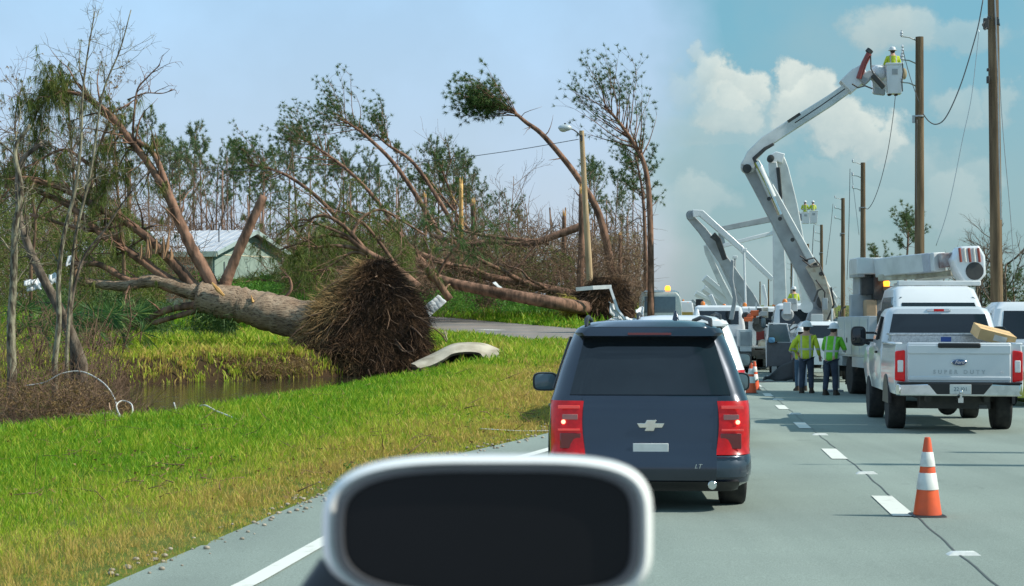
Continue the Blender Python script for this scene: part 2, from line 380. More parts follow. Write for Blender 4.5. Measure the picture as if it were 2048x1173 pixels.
strip('edge_line', poly_pts([(-2.1, 9.0), (-1.7, 11.8), (-.95, 18.9), (.28, 21.7), (1.35, 24.4), (1.7, 30), (2.5, 40), (3.9, 60)]), .14, .02, ASP3)
strip('stop_line', poly_pts([(PX(963, 66.4), 66.4), (PX(1003, 65.6), 65.6)], 6), .55, .028, ASP3)
# lane dashes and raised reflectors on the main road
for i, z0 in enumerate([9.9, 16.8, 23.7, 30.6, 37.5, 44.4, 51.3, 58.2, 65, 72, 79, 86]):
    x0 = 4.24 + .1 * (z0 - 23.7)
    strip('lane_dash', [(x0 + .1 * d, z0 + d) for d in (-.95, -.5, 0, .5, .95)], .2, .02, ASP3)
RF = mat('reflector_white', (.7, .72, .68), .4, sc=20)
for i, z0 in enumerate([13.2, 20.5, 27.9, 34.6, 41.5]):
    x0 = 4.24 + .1 * (z0 - 23.7) + .12
    mb = MB(); mb.box((0, 0, .012), (.24, .1, .024), taper=.7)
    o = mb.build('road_reflector', RF); o.location = (x0, z0, g1(x0, z0) + .012)
    tag(o, ['raised white road reflector nearest the camera beside the broken lane line', 'raised white reflector just left of the orange cone on the lane line', 'raised white reflector between the two nearest lane dashes', 'small raised reflector third along the broken lane line', 'smallest raised reflector farthest along the lane line'][i], 'road reflector', 'raised reflectors along the lane line')
# centre-of-lane tar seam
TAR = mat('tar', (.08, .09, .085), .6)
strip('tar_seam', [(4.24 + .1 * (z_ - 23.7) + .1 + .006 * math.sin(z_ * 1.3) + .008 * math.sin(z_ * 4.1), z_) for z_ in np.arange(8, 60, .3)], .016, .016, TAR)
# stones along the shoulder
# ditch water
def wat_extra(t, c, vec, b):
    n_ = t.nodes.new('ShaderNodeTexNoise'); n_.inputs['Scale'].default_value = 5; n_.inputs['Detail'].default_value = 8; n_.inputs['Roughness'].default_value = .7; L(t, vec, n_.inputs['Vector'])
    L(t, mth(t, 'ADD', .03, mth(t, 'MULTIPLY', mth(t, 'SUBTRACT', n_.outputs['Fac'], .56, clamp=True), 3.0, clamp=True)), b.inputs['Roughness'])
    return mixc(t, mth(t, 'MULTIPLY', mth(t, 'SUBTRACT', n_.outputs['Fac'], .55, clamp=True), 9, clamp=True), c, (.05, .05, .03))
WM = mat('ditch_water', (.012, .014, .01), .05, col2=(.02, .022, .014), sc=2, bump=.005, bsc=10, extra=wat_extra, spec=.6)
mb = MB(); pa = list(range(-500, 1010, 50))
def wf(p, a):
    e1 = np.interp(p, E1x, E1); e2 = np.interp(p, E2x, E2); z_ = float(e1 + (e2 - e1) * a); return (PX(p, z_), z_, -.2)
mb.grid(wf, pa, [0, .25, .5, .75, 1])
tag(mb.build('ditch_water', WM, fix=False), kind='structure')

# ---------------------------------------------------------------- grass
GRM = leafmat('grass_blades', (.13, .30, .012), (.38, .48, .035), (.50, .36, .10), tr=.35)
def scatter(n, px0, px1, z0, z1, p=1.0):
    z_ = (nr.random(n) * (z1 ** 2 - z0 ** 2) + z0 ** 2) ** .5
    px = px0 + nr.random(n) * (px1 - px0); return (px - 1024) / F * z_, z_
def clump(x, y, f=.8):
    return .55 * np.sin(x * .9 + 2 * np.sin(y * .37)) * np.sin(y * .8 + 1.7 * np.sin(x * .6)) + np.sin(x * 2.1 * f + 1.3 * np.sin(y * 1.7 * f)) * np.sin(y * 1.9 * f + 1.1 * np.sin(x * 1.3 * f)) * .5 + .25 * np.sin(x * 5.3 + y * 3.1) * np.sin(y * 6.1 - x * 2)
def lawn(name, n, px0, px1, z0, z1, hmin, hmax, wmul=1.0, keep=None, dry=None, lean=.5):
    x, y = scatter(n // 9, px0, px1, z0, z1); tr_ = np.repeat(np.arange(len(x)), 9); cx_, cy_ = x[tr_], y[tr_]
    off = nr.normal(size=(len(cx_), 2)) * .035 * (cy_ / 25)[:, None]; x, y = cx_ + off[:, 0], cy_ + off[:, 1]; n = len(x)
    tj = (nr.normal(size=n // 9 + 1) * .16)[tr_]; hj = (.6 + .8 * nr.random(n // 9 + 1) ** 1.3)[tr_]
    k = (x < edgeL(y) - .02 + nr.normal(size=n) * .05) & (side_d(x, y) > 3.45 + nr.normal(size=n) * .15)
    d_ = ditch_t(x, y); k &= ~((d_ > .07) & (d_ < .93))
    if keep is not None: k &= keep(x, y)
    x, y, tj, hj, off = x[k], y[k], tj[k], hj[k], off[k]; n = len(x); z_ = gz(x, y) - .01
    cl = clump(x, y)
    de = edgeL(y) - x                               # distance to the road edge
    dr = np.clip(1.25 - de / 2.6, 0, 1) * .95 + .06 + cl * .26 if dry is None else dry(x, y, cl)
    h = hj * (hmin + (hmax - hmin) * nr.random(n) ** 1.5) * (1 + .35 * cl) * np.clip(.45 + de / 2.2, .45, 1)
    a = np.arctan2(off[:, 1], off[:, 0]) + nr.normal(size=n) * .6; ln = (nr.random(n) * lean + .1)
    dirs = np.stack([np.cos(a) * ln * h, np.sin(a) * ln * h, h], -1)
    tint = np.clip(dr + tj + nr.normal(size=n) * .20 + (nr.random(n) < .05) * .7, 0, 1)
    wid = (.006 + nr.random(n) * .007) * wmul * (y / 24)
    mid = np.stack([np.cos(a) * h * -.12, np.sin(a) * h * -.12, h * .12], -1)
    o = blades(name, np.stack([x, y, z_], -1), dirs, wid, tint, GRM, mid=mid)
    return tag(o, kind='stuff')
tag(lawn('grass', 520000, -330, 1350, 10.5, 39, .05, .15), 'bright green roadside grass turning brown towards the asphalt edge', 'grass')
# the bank crest: longer blades against the dark ditch
tag(lawn('tall_grass', 60000, -330, 1010, 23, 45, .06, .16, 1.1, keep=lambda x, y: np.abs(ditch_t(x, y) - .02) < .07, dry=lambda x, y, c: np.full(len(x), .08)), 'longer grass blades along the crest of the ditch bank', 'grass')
tag(lawn('meadow_grass', 390000, -330, 1320, 37, 84, .10, .24, 1.5, dry=lambda x, y, c: .30 + c * .3 + .35 * np.exp(-(ditch_t(x, y) - 1.0) ** 2 / .02) - .25 * np.exp(-((y - 76) / 6) ** 2)), 'yellow-green meadow grass beyond the ditch around the fallen trunks', 'grass')
tag(lawn('verge_grass', 105000, -330, 1330, 62, 130, .2, .5, 2.0, keep=lambda x, y: (side_d(x, y) > 3.4), dry=lambda x, y, c: .05 + c * .15), 'lush green verge grass beyond the side road', 'grass')
# ================================================================ trees
def bark(name, a, b_, sc=6, stretch=(1, 1, .35), bump=.02):
    return mat(name, a, .9, col2=b_, sc=sc, det=8, bump=bump, bsc=sc * 3, contrast=(.38, .62), stretch=stretch, spec=.15)
B_PINE = bark('pine_bark', (.29, .165, .11), (.095, .058, .040), 5)
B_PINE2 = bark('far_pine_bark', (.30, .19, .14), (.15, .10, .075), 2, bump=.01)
B_GREY = bark('grey_bark', (.20, .16, .12), (.07, .055, .04), 9)
B_LICH = bark('lichen_bark', (.30, .28, .19), (.07, .055, .04), 16, bump=.012)
B_TWIG = mat('twig_bark', (.22, .14, .09), .9, col2=(.10, .065, .045), sc=3, spec=.1)
B_DEAD = mat('bleached_wood', (.42, .36, .28), .9, col2=(.24, .19, .14), sc=3, spec=.1)
WOOD = mat('split_wood', (.66, .42, .16), .8, col2=(.45, .24, .08), sc=9, stretch=(1, 1, .2), bump=.02, spec=.2)
LF_PINE = leafmat('pine_needles', (.035, .085, .022), (.065, .13, .03), (.13, .18, .05), tr=.2)
LF_OLIVE = leafmat('drooping_needles', (.055, .085, .015), (.11, .15, .025), (.20, .20, .05), tr=.25)
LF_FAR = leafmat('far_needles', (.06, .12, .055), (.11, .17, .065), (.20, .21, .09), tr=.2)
LF_BROWN = leafmat('dead_leaves', (.14, .09, .03), (.22, .14, .05), (.34, .22, .09), tr=.2)
LF_SHRUB = leafmat('shrub_leaves', (.04, .13, .015), (.08, .22, .02), (.17, .30, .04), tr=.3)
LF_MIX = leafmat('brush_leaves', (.07, .10, .02), (.16, .15, .04), (.28, .18, .08), tr=.2)
def rv(r, s=1): return Vector((r.gauss(0, s), r.gauss(0, s), r.gauss(0, s)))
def curve_pts(pts, n):
    """Catmull-Rom through pts, n samples per span"""
    pts = [Vector(p) for p in pts]; q = [pts[0] * 2 - pts[1]] + pts + [pts[-1] * 2 - pts[-2]]; o_ = []
    for i in range(1, len(q) - 2):
        for k in range(n):
            t = k / n; a, b, c, d = q[i - 1:i + 3]
            o_.append(.5 * ((2 * b) + (c - a) * t + (2 * a - 5 * b + 4 * c - d) * t * t + (3 * b - 3 * c + d - a) * t ** 3))
    o_.append(pts[-1]); return o_
def rads(r0, r1, n, p=1.0): return [r0 + (r1 - r0) * (i / (n - 1)) ** p for i in range(n)]
def wander(r, p0, d, L_, n=5, curl=.25, grav=0.0, upt=None):
    pts = [Vector(p0)]; d = d.normalized()
    for i in range(n):
        d = (d + rv(r, curl / n ** .5 * .6) + Vector((0, 0, -grav / n)) + (upt * (1 / n) if upt is not None else Vector())).normalized()
        pts.append(pts[-1] + d * (L_ / n))
    return pts
class Foliage:
    def __init__(s): s.b = []; s.d = []; s.w = []; s.t = []
    def tuft(s, r, p, d, n, ln, w, spread=.9, droop=0.0, tint=.5):
        p = np.array(p); d = np.array(d, float); d /= np.linalg.norm(d) + 1e-9
        v_ = d + nr.normal(size=(n, 3)) * spread; v_ /= np.linalg.norm(v_, axis=1, keepdims=True); v_[:, 2] -= droop
        l_ = ln * (.6 + .5 * nr.random(n))
        s.b.append(p + nr.normal(size=(n, 3)) * ln * .09); s.d.append(v_ * l_[:, None]); s.w.append(np.full(n, w) * (.7 + .6 * nr.random(n)))
        s.t.append(np.clip(tint + nr.normal(size=n) * .18, 0, 1))
    def build(s, name, m, parent=None):
        if not s.b: return None
        return blades(name, np.concatenate(s.b), np.concatenate(s.d), np.concatenate(s.w), np.concatenate(s.t), m, parent)
def pine(label, tr, r0, r1, crown=(.55, 1), nb=26, bl=2.2, wind=(0, 0, 0), den=1.0, seed=1, bm_=None, lf=None, z=100, group=None, dead=4, up=.35, name='pine_tree', snap=None, nt_=8, splinter=False, origin=None, side=None, ndl=.28):
    r = random.Random(seed); pts = curve_pts(tr, 6); n = len(pts)
    root = thing(name, pts[0] if origin is None else origin, 0, label, 'tree', group); o0 = Vector(root.location)
    px_ = z / F                      # metres per pixel at that distance
    mb = MB(); rr = rads(r0, r1, n, .8); mb.tube([p - o0 for p in pts], rr, nt_)
    fo = Foliage(); wv = Vector(wind)
    def at(t):
        f = t * (n - 1); i = min(int(f), n - 2); return pts[i].lerp(pts[i + 1], f - i), (pts[i + 1] - pts[i]).normalized(), rr[i]
    for k in range(nb):
        t = crown[0] + (crown[1] - crown[0]) * ((k + r.random()) / nb); p, d, rad = at(min(t, .995))
        az = r.random() * 2 * math.pi; o_ = d.orthogonal().normalized(); o_ = Matrix.Rotation(az, 3, d) @ o_
        if side is not None: o_ = (o_ + Vector(side) * .9).normalized()
        q = (t - crown[0]) / (crown[1] - crown[0] + 1e-6)
        ln = bl * (.45 + .75 * math.sin(math.pi * (.18 + .72 * q))) * (.55 + .6 * r.random())
        bp = wander(r, p, (o_ + d * (.35 + .5 * q) + Vector((0, 0, up))).normalized(), ln, 5, .45, upt=wv + Vector((0, 0, up * .6)))
        mb.tube([a - o0 for a in bp], rads(max(rad * .38, px_ * .35), px_ * .25, 6), 4)
        for a in range(1, 6):
            if a < 2 and r.random() < .6: continue
            for _ in range(1 if a < 3 else 2):
                dd = (bp[min(a + 1, 5)] - bp[a - 1]).normalized(); sp = wander(r, bp[a], (dd + rv(r, .55) + wv * .4).normalized(), ln * .28, 2, .4, upt=wv)
                mb.tube([c - o0 for c in sp], [px_ * .28, px_ * .22, px_ * .18], 3, cap=False)
                if r.random() < den: fo.tuft(r, sp[-1] - o0, (sp[-1] - sp[0]) + wv * .2, int(22 * min(den, 1.6)), ndl * .8, max(.015, px_ * .75), 1.0, tint=.25 + .5 * r.random())
                if r.random() < den * .7: fo.tuft(r, sp[1] - o0, (sp[-1] - sp[0]) + wv * .2, int(13 * min(den, 1.6)), ndl * .7, max(.015, px_ * .75), 1.0, tint=.2 + .5 * r.random())
    for k in range(dead):
        t = .25 + (crown[0] - .2) * r.random(); p, d, rad = at(min(max(t, .1), .95)); o_ = Matrix.Rotation(r.random() * 6.28, 3, d) @ d.orthogonal().normalized()
        bp = wander(r, p, o_ + Vector((0, 0, .3)), bl * (.2 + .35 * r.random()), 4, .5)
        mb.tube([a - o0 for a in bp], rads(max(rad * .25, px_ * .3), px_ * .2, 5), 4)
    mb.build('trunk', bm_ or B_PINE, root, ang=180)
    fo.build('crown', lf or LF_PINE, root)
    if splinter:
        sb = MB(); p, d, rad = at(1)
        for k in range(7):
            a = Matrix.Rotation(k * .9, 3, d) @ d.orthogonal().normalized(); b_ = p - o0 + a * r1 * .55
            sb.tube([b_ - d * r1 * .8, b_ + d * r1 * (1 + 3 * r.random()) + a * r1 * .2], [r1 * .42, r1 * .05], 4)
        sb.build('splintered_top', WOOD, root)
    return root
def bare(label, base, h, r0, seed=1, spread=.6, depth=4, bm_=None, group=None, lean=(0, 0, 0), name='bare_tree', kids=3, twig=.004, first=.35, z=60, cat='tree', leaf=None, leafn=0):
    r = random.Random(seed); root = thing(name, base, 0, label, cat, group); mb = MB(); fo = Foliage(); px_ = z / F; ln_ = Vector(lean)
    def grow(p, d, L_, rad, lev):
        n = 5 if lev == 0 else 4
        pts = wander(r, p, d, L_, n, .38, upt=Vector((0, 0, .18)) + ln_ * (.4 if lev == 0 else .15))
        mb.tube(pts, rads(max(rad, px_ * .22), max(rad * .45, px_ * .16), n + 1), 6 if lev == 0 else (4 if lev < 3 else 3), cap=lev < 2)
        if leafn and lev >= depth - 1: fo.tuft(r, pts[-1], pts[-1] - pts[-2], leafn, .12 * px_ / .01, px_ * 1.2, 1.0, droop=.3, tint=r.random())
        if lev >= depth: return
        for k in range(kids + (2 if lev == 0 else 0)):
            t = (first if lev == 0 else .25) + (1 - (first if lev == 0 else .25)) * ((k + r.random()) / (kids + (2 if lev == 0 else 0))); f = t * n; i = min(int(f), n - 1)
            q = pts[i].lerp(pts[i + 1], f - i); dd = (pts[i + 1] - pts[i]).normalized(); o_ = Matrix.Rotation(r.random() * 6.28, 3, dd) @ dd.orthogonal().normalized()
            grow(q, (dd + o_ * (spread + .3 * r.random())).normalized(), L_ * (.42 + .25 * r.random()), rad * .5, lev + 1)
    grow(Vector((0, 0, 0)), Vector((0, 0, 1)) + ln_, h, r0, 0)
    mb.build('trunk', bm_ or B_GREY, root, ang=180)
    if leafn: fo.build('crown', leaf or LF_BROWN, root)
    return root
# ---------------------------------------------------------------- leaning pines blown over by the storm
def PP(lst, z): return [P(x, y, z + dz) for x, y, dz in [(a + (0,))[:3] for a in lst]]
pine('tall leaning pine bowing left from behind the lamp pole to a dense windswept crown', PP([(1240, 645), (1205, 452), (1160, 362), (1090, 275), (1052, 245), (1026, 224), (1000, 212)], 88), .22, .05, (.74, 1), 56, 2.3, (-.42, 0, -.12), 1.6, 11, z=88, dead=5, side=(-1, 0, -.1), ndl=.32)
t_ = pine('pine leaning out of the right edge of the wood with an open spreading crown', PP([(1302, 645), (1300, 430), (1290, 335), (1264, 282), (1234, 240), (1208, 212)], 84), .17, .05, (.42, 1), 40, 2.7, (-.25, 0, .35), 1.1, 22, z=84, dead=2, ndl=.26, up=.5)
pine('dark bushy pine crown low beside the right edge of the wood', PP([(1292, 645), (1290, 470), (1284, 380), (1272, 315)], 95), .14, .04, (.45, 1), 24, 1.5, (-.1, 0, .2), 1.3, 23, z=95)
LEAN = [
 ('high leaning pine with a feathery crown, left one of the pair above the broken trunks', [(960, 640), (905, 520), (850, 420), (790, 330), (735, 275), (702, 250), (678, 238)], .20, (.70, 1), 30, 2.3, 31, 100),
 ('high leaning pine with a drooping crown, right one of the pair above the broken trunks', [(1010, 640), (940, 520), (895, 430), (830, 330), (778, 292), (752, 270)], .20, (.78, 1), 22, 1.8, 32, 104),
 ('leaning pine with a broad ragged crown left of the feathery pair', [(890, 620), (820, 500), (760, 410), (700, 345), (640, 300), (600, 275)], .19, (.62, 1), 28, 2.3, 33, 108),
 ('low leaning pine whose bushy crown hangs above the snapped brown limb', [(800, 620), (700, 470), (640, 400), (580, 355), (530, 335), (500, 330)], .17, (.62, 1), 30, 1.9, 34, 106),
 ('slim pine leaning left among the broken trunks', [(985, 620), (930, 500), (905, 400), (880, 330)], .13, (.6, 1), 16, 1.4, 35, 112),
 ('thin pine leaning left with little foliage left in it', [(1040, 620), (960, 490), (890, 400), (850, 350)], .12, (.6, 1), 12, 1.4, 36, 108),
]
for lb, pp, r0, cr, nb, bl, sd_i, z_ in LEAN:
    pine(lb, PP(pp, z_), r0, .05, cr, nb, bl, (-.35, 0, .08), 1.1, sd_i, z=z_, dead=7, ndl=.30)
# two big root-snapped pines also bend in the same wind
# the fallen pines on the right: long reddish trunk on the verge
def fallen(label, pp, r0, r1, z_, limbs, seed, lf=LF_OLIVE, root=None, name='fallen_pine', bk=None, tuftn=9, cat='fallen tree', tl=.32):
    r = random.Random(seed); pts = curve_pts([P(x, y, z_ + dz) for x, y, dz in pp], 7); n = len(pts)
    th = thing(name, pts[0], 0, label, cat); o0 = Vector(th.location); px_ = z_ / F
    mb = MB(); mb.tube([p - o0 for p in pts], rads(r0, r1, n), 12); mb.build('trunk', bk or B_PINE, th, ang=180)
    fo = Foliage()
    for (lp, a, b_, f) in limbs:
        q = curve_pts([P(x, y, z_ + dz) for x, y, dz in lp], 5); lm = MB(); lm.tube([p - o0 for p in q], rads(a, b_, len(q)), 8)
        for k in range(int(5 * f) + 2):
            i = r.randrange(len(q) // 3, len(q) - 1); d = (q[i + 1] - q[i]).normalized()
            s_ = wander(r, q[i], d * .6 + rv(r, .5) + Vector((0, 0, .1)), .5 + 1.5 * r.random() * min(1.5, .6 + f), 5, .6, grav=.5 * r.random())
            lm.tube([p - o0 for p in s_], rads(max(b_ * .8, px_ * .5), px_ * .25, 6), 4)
            for j in (2, 3, 4, 5):
                for _ in range(2):
                    if r.random() > f: continue
                    e = s_[j] + rv(r, .16); lm.tube([s_[j] - o0, e - o0], px_ * .25, 3, cap=False); fo.tuft(r, e - o0, e - s_[j], tuftn, tl, max(.018, px_ * .8), .6, droop=.75, tint=.15 + .6 * r.random())
        lm.build('limb', bk or B_PINE, th, ang=180)
    fo.build('foliage', lf, th)
    return th
fp = fallen('reddish fallen pine trunk lying along the far verge, its torn roots beside the lamp pole', [(1180, 618, 2.2), (1135, 611, .4), (1060, 598, .3), (980, 583, .6), (900, 566, .9), (862, 553, 1.1)], .30, .19, 73.5,
  [([(885, 563, 1), (862, 548, .9), (850, 530, .7), (825, 500, .5), (800, 470, .5), (770, 440, .3)], .17, .07, .5),
   ([(865, 553, 1), (830, 545, 1.5), (790, 540, 2), (740, 520, 2), (700, 498, 2)], .15, .05, .5),
   ([(860, 550, 1), (820, 560, .2), (785, 552, -.2), (760, 548, 0)], .08, .04, .3),
   ([(905, 566, 1), (893, 575, .3), (890, 590, -.2)], .05, .03, 0)], 41)
fallen('fallen pine lying behind the reddish trunk with long bare limbs', [(1190, 600, 3), (1080, 575, 3), (960, 550, 3), (870, 520, 3), (800, 490, 3)], .24, .1, 78,
  [([(1060, 572, 3), (1010, 545, 2.5), (960, 520, 2), (930, 505, 2), (880, 500, 2)], .12, .04, .6), ([(980, 553, 3), (940, 535, 2.5), (900, 530, 2), (860, 523, 2)], .09, .04, .4),
   ([(1000, 555, 3), (1040, 530, 3), (1063, 500, 3), (1075, 480, 3), (1020, 490, 3)], .07, .03, .3), ([(1100, 580, 3), (1060, 560, 2), (1040, 540, 2), (1000, 530, 2)], .07, .03, .3)], 42)
fallen('snapped pine lying level across the thicket left of the lamp pole', [(1165, 452, 4), (1120, 468, 4), (1060, 487, 4), (980, 484, 4), (930, 489, 4), (860, 470, 4)], .2, .1, 82,
  [([(1098, 486, 4), (1020, 478, 4), (960, 470, 4), (900, 455, 4)], .12, .05, .6), ([(980, 484, 4), (950, 500, 4), (900, 470, 4), (850, 440, 4)], .1, .04, .8)], 43)
fallen('fallen crown with arching bare boughs behind the big root plate', [(835, 575, 0), (800, 545, 0), (770, 525, 0), (735, 505, 0), (700, 478, 0)], .17, .09, 62,
  [([(770, 525, 0), (720, 500, 0), (665, 492, 0), (620, 500, 0), (585, 515, 0)], .09, .03, .9), ([(745, 510, 0), (700, 480, .5), (660, 470, .5), (620, 480, 0), (560, 500, 0)], .08, .03, .9),
   ([(735, 505, 0), (690, 455, 0), (650, 432, 0), (620, 440, 0), (600, 465, 0)], .08, .03, 1.0), ([(760, 520, 0), (710, 505, 0), (680, 520, 0), (640, 545, 0), (625, 560, 0)], .07, .02, .9),
   ([(720, 490, 0), (690, 470, 0), (640, 450, 0), (600, 440, 0), (560, 470, 0)], .07, .02, 1.0), ([(700, 480, 0), (720, 440, .5), (760, 420, .8), (800, 440, .8), (850, 470, .8)], .07, .03, 1.0),
   ([(800, 545, 0), (770, 500, .5), (730, 450, .5), (690, 425, .5)], .08, .03, 1.1), ([(800, 545, 0), (760, 560, 0), (720, 550, 0), (650, 540, 0), (600, 550, 0)], .06, .02, .9)], 44, tuftn=14, tl=.36)
fallen('dark green fallen pine top behind the arching boughs', [(900, 600, 2), (860, 545, 2), (810, 500, 2), (760, 460, 2)], .15, .07, 70,
  [([(860, 545, 2), (800, 480, 2), (760, 440, 2), (700, 420, 2)], .07, .03, 1.3), ([(840, 530, 2), (830, 480, 2), (850, 445, 2), (880, 450, 2)], .07, .03, 1.2),
   ([(870, 560, 2), (900, 510, 2), (940, 470, 2), (980, 460, 2)], .07, .03, 1.2), ([(850, 540, 2), (790, 520, 2), (720, 480, 2), (660, 450, 2)], .07, .03, 1.3), ([(820, 510, 2), (760, 500, 2), (690, 510, 2), (610, 520, 2)], .07, .03, 1.2)], 45, lf=LF_PINE, tuftn=16, tl=.40)
fallen('fallen pine top with green boughs lying in front of the house', [(700, 590, 0), (650, 560, 0), (600, 540, 0)], .12, .06, 80,
  [([(650, 560, 0), (610, 540, 0), (590, 520, 0), (572, 520, 0)], .06, .02, 1.1), ([(640, 555, 0), (590, 562, 0), (540, 562, 0), (500, 560, 0)], .06, .02, 1.1), ([(660, 565, 0), (630, 525, 0), (612, 500, 0), (600, 485, 0)], .06, .02, 1.1),
   ([(640, 560, 0), (600, 575, 0), (550, 580, 0), (490, 575, 0)], .06, .02, 1.3), ([(600, 548, 0), (560, 568, 0), (500, 570, 0), (455, 576, 0)], .06, .02, .9)], 46, lf=LF_OLIVE, tuftn=14, tl=.45)
# ---------------------------------------------------------------- the wood behind
gB = 'thin damaged pines standing in the wood'
protos = []
for i in range(6):
    h = 7.5 + 1.1 * i; lnv = rnd.uniform(-.05, .05)
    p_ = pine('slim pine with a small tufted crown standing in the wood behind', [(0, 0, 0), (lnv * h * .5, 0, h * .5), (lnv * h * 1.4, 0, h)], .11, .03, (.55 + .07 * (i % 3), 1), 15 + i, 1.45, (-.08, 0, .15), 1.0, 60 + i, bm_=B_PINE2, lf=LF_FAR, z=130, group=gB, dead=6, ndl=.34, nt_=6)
    protos.append(p_)
spots = []
PEAK = [(15, 330), (60, 300), (110, 330), (200, 290), (250, 235), (300, 245), (335, 300), (362, 300), (385, 272), (405, 300), (455, 305), (470, 300), (495, 318), (520, 320), (575, 280), (600, 265), (620, 270), (650, 300), (690, 320), (720, 350), (760, 350),
        (800, 300), (830, 360), (865, 295), (875, 318), (900, 320), (935, 335), (950, 350), (965, 375), (1000, 395), (1030, 420), (1170, 345), (1190, 335), (1225, 350), (1245, 370), (1265, 320), (345, 330), (430, 330), (540, 360), (670, 330), (740, 320), (780, 380), (850, 390), (910, 390)]
for i, (px, py) in enumerate(PEAK):
    z_ = 118 + (i * 37 % 60); b = G(px, z_); h = P(px, py, z_).z - b.z; k = i % 6; sc_ = h / (7.5 + 1.1 * k)
    o = protos[k] if i < 6 else dup(protos[k])
    o.location = b; o.rotation_euler = (0, 0, rnd.uniform(0, 6.28)) ; o.scale = (sc_ * .9, sc_ * .9, sc_)
# bare and snapped trunks
gS = 'bare leafless trunks standing in the wood'
bp_ = [bare('bare leafless trunk standing in the wood behind', (0, 0, 0), 3.3 + .45 * i, .08, 80 + i, .55, 4, B_TWIG if i % 2 else B_PINE2, gS, kids=3, z=120, lean=(rnd.uniform(-.1, .1), 0, 0)) for i in range(6)]
for i in range(74):
    px = rnd.uniform(-20, 1275); z_ = rnd.uniform(100, 165); b = G(px, z_)
    o = bp_[i] if i < 6 else dup(bp_[i % 6])
    o.location = b; o.rotation_euler = (rnd.uniform(-.06, .06), rnd.uniform(-.16, .05), rnd.uniform(0, 6.28)); s_ = rnd.uniform(.75, 1.2); o.scale = (s_, s_, s_)
# thin straight trunks in ranks between the house and the snapped snags
gT = 'thin straight dead trunks in ranks in the wood'
tp = []
for i in range(3):
    r_ = thing('dead_tree', (0, 0, 0), 0, 'thin straight dead trunk standing in the ranks of the wood behind the house', 'tree', gT); m_ = MB()
    m_.tube([(0, 0, 0), (.1 * i - .1, 0, 2.5), (.2 * i - .15, 0, 5 + i)], [.1, .08, .04], 6)
    for k in range(5): zz = 2.5 + k * .6; a_ = rnd.uniform(0, 6.28); m_.tube([(0, 0, zz), (.5 * math.cos(a_), .5 * math.sin(a_), zz + .3)], [.03, .012], 3)
    m_.build('trunk', B_PINE2, r_, ang=180); tp.append(r_)
for i in range(110):
    px = rnd.choice([rnd.uniform(320, 720), rnd.uniform(0, 1280), rnd.uniform(700, 1280)]); z_ = rnd.uniform(112, 185)
    o = tp[i] if i < 3 else dup(tp[i % 3]); o.location = G(px, z_); s_ = rnd.uniform(.8, 1.25); o.scale = (s_ * 1.1, s_ * 1.1, s_ * rnd.uniform(.8, 1.2)); o.rotation_euler = (0, rnd.uniform(-.12, .06), rnd.uniform(0, 6.28))
# snapped snags with yellow splintered tops
for i, (px, py, yb, z_, r_, lb) in enumerate([(922, 368, 560, 96, .15, 'tall snapped trunk with a pale orange break, left of the bare twisted tree'), (947, 408, 560, 94, .17, 'snapped trunk with a wide splintered yellow top'), (850, 395, 560, 98, .12, 'snapped trunk with yellow splintered top under the leaning pines'),
        (1128, 432, 560, 92, .13, 'short snapped grey trunk in the thicket left of the lamp pole'), (1163, 388, 590, 80, .17, 'thick snapped trunk standing directly behind the lamp pole'), (183, 330, 560, 90, .22, 'pale barkless snag standing in the tangle on the left'), (258, 330, 500, 92, .14, 'brown snapped trunk on the left behind the leaning limbs'), (1240, 470, 600, 86, .1, 'thin snapped trunk near the right edge of the wood')]):
    pine(lb, [P(px + (4 if i % 2 else -3), yb, z_), P(px, (py + yb) / 2, z_), P(px, py, z_)], r_, r_ * .72, (.5, 1), 2, .8, (0, 0, 0), 0, 90 + i, bm_=B_DEAD if i == 5 else (WOOD if i in (0,) else B_PINE), z=z_, dead=3, splinter=i != 5, name='snapped_tree', lf=LF_FAR)
bare('small twisted leafless tree standing against the sky above the thicket', G(1045, 100), 4.2, .09, 97, .6, 3, B_TWIG, z=100, first=.5)
# ---------------------------------------------------------------- thicket of fallen twigs and undergrowth (nobody could count it)
def thicket(name, label, n, px0, px1, ytop, ybot, z0, z1, m, L0=.6, L1=1.8, dirx=-.6, seed=3, rr=.4, cat='undergrowth'):
    r = random.Random(seed); mb = MB()
    for i in range(n):
        z_ = r.uniform(z0, z1); px = r.uniform(px0, px1); yt = np.interp(px, [a for a, b in ytop], [b for a, b in ytop]); py = yt + (ybot - yt) * r.random() ** .75
        p = P(px, py, z_); gnd = g1(p.x, p.y)
        if p.z < gnd: p.z = gnd + .1
        w = wander(r, p, Vector((dirx * r.uniform(-.7, 1.5), r.gauss(0, .5), r.gauss(.1, .6))), r.uniform(L0, L1), 4, .7)
        a = z_ / F * r.uniform(.25, .75) * (rr / .4); mb.tube(w, [a, a, a * .8, a * .6, a * .3], 3, cap=False)
    return tag(mb.build(name, m, ang=180, fix=False), label, cat, kind='stuff')
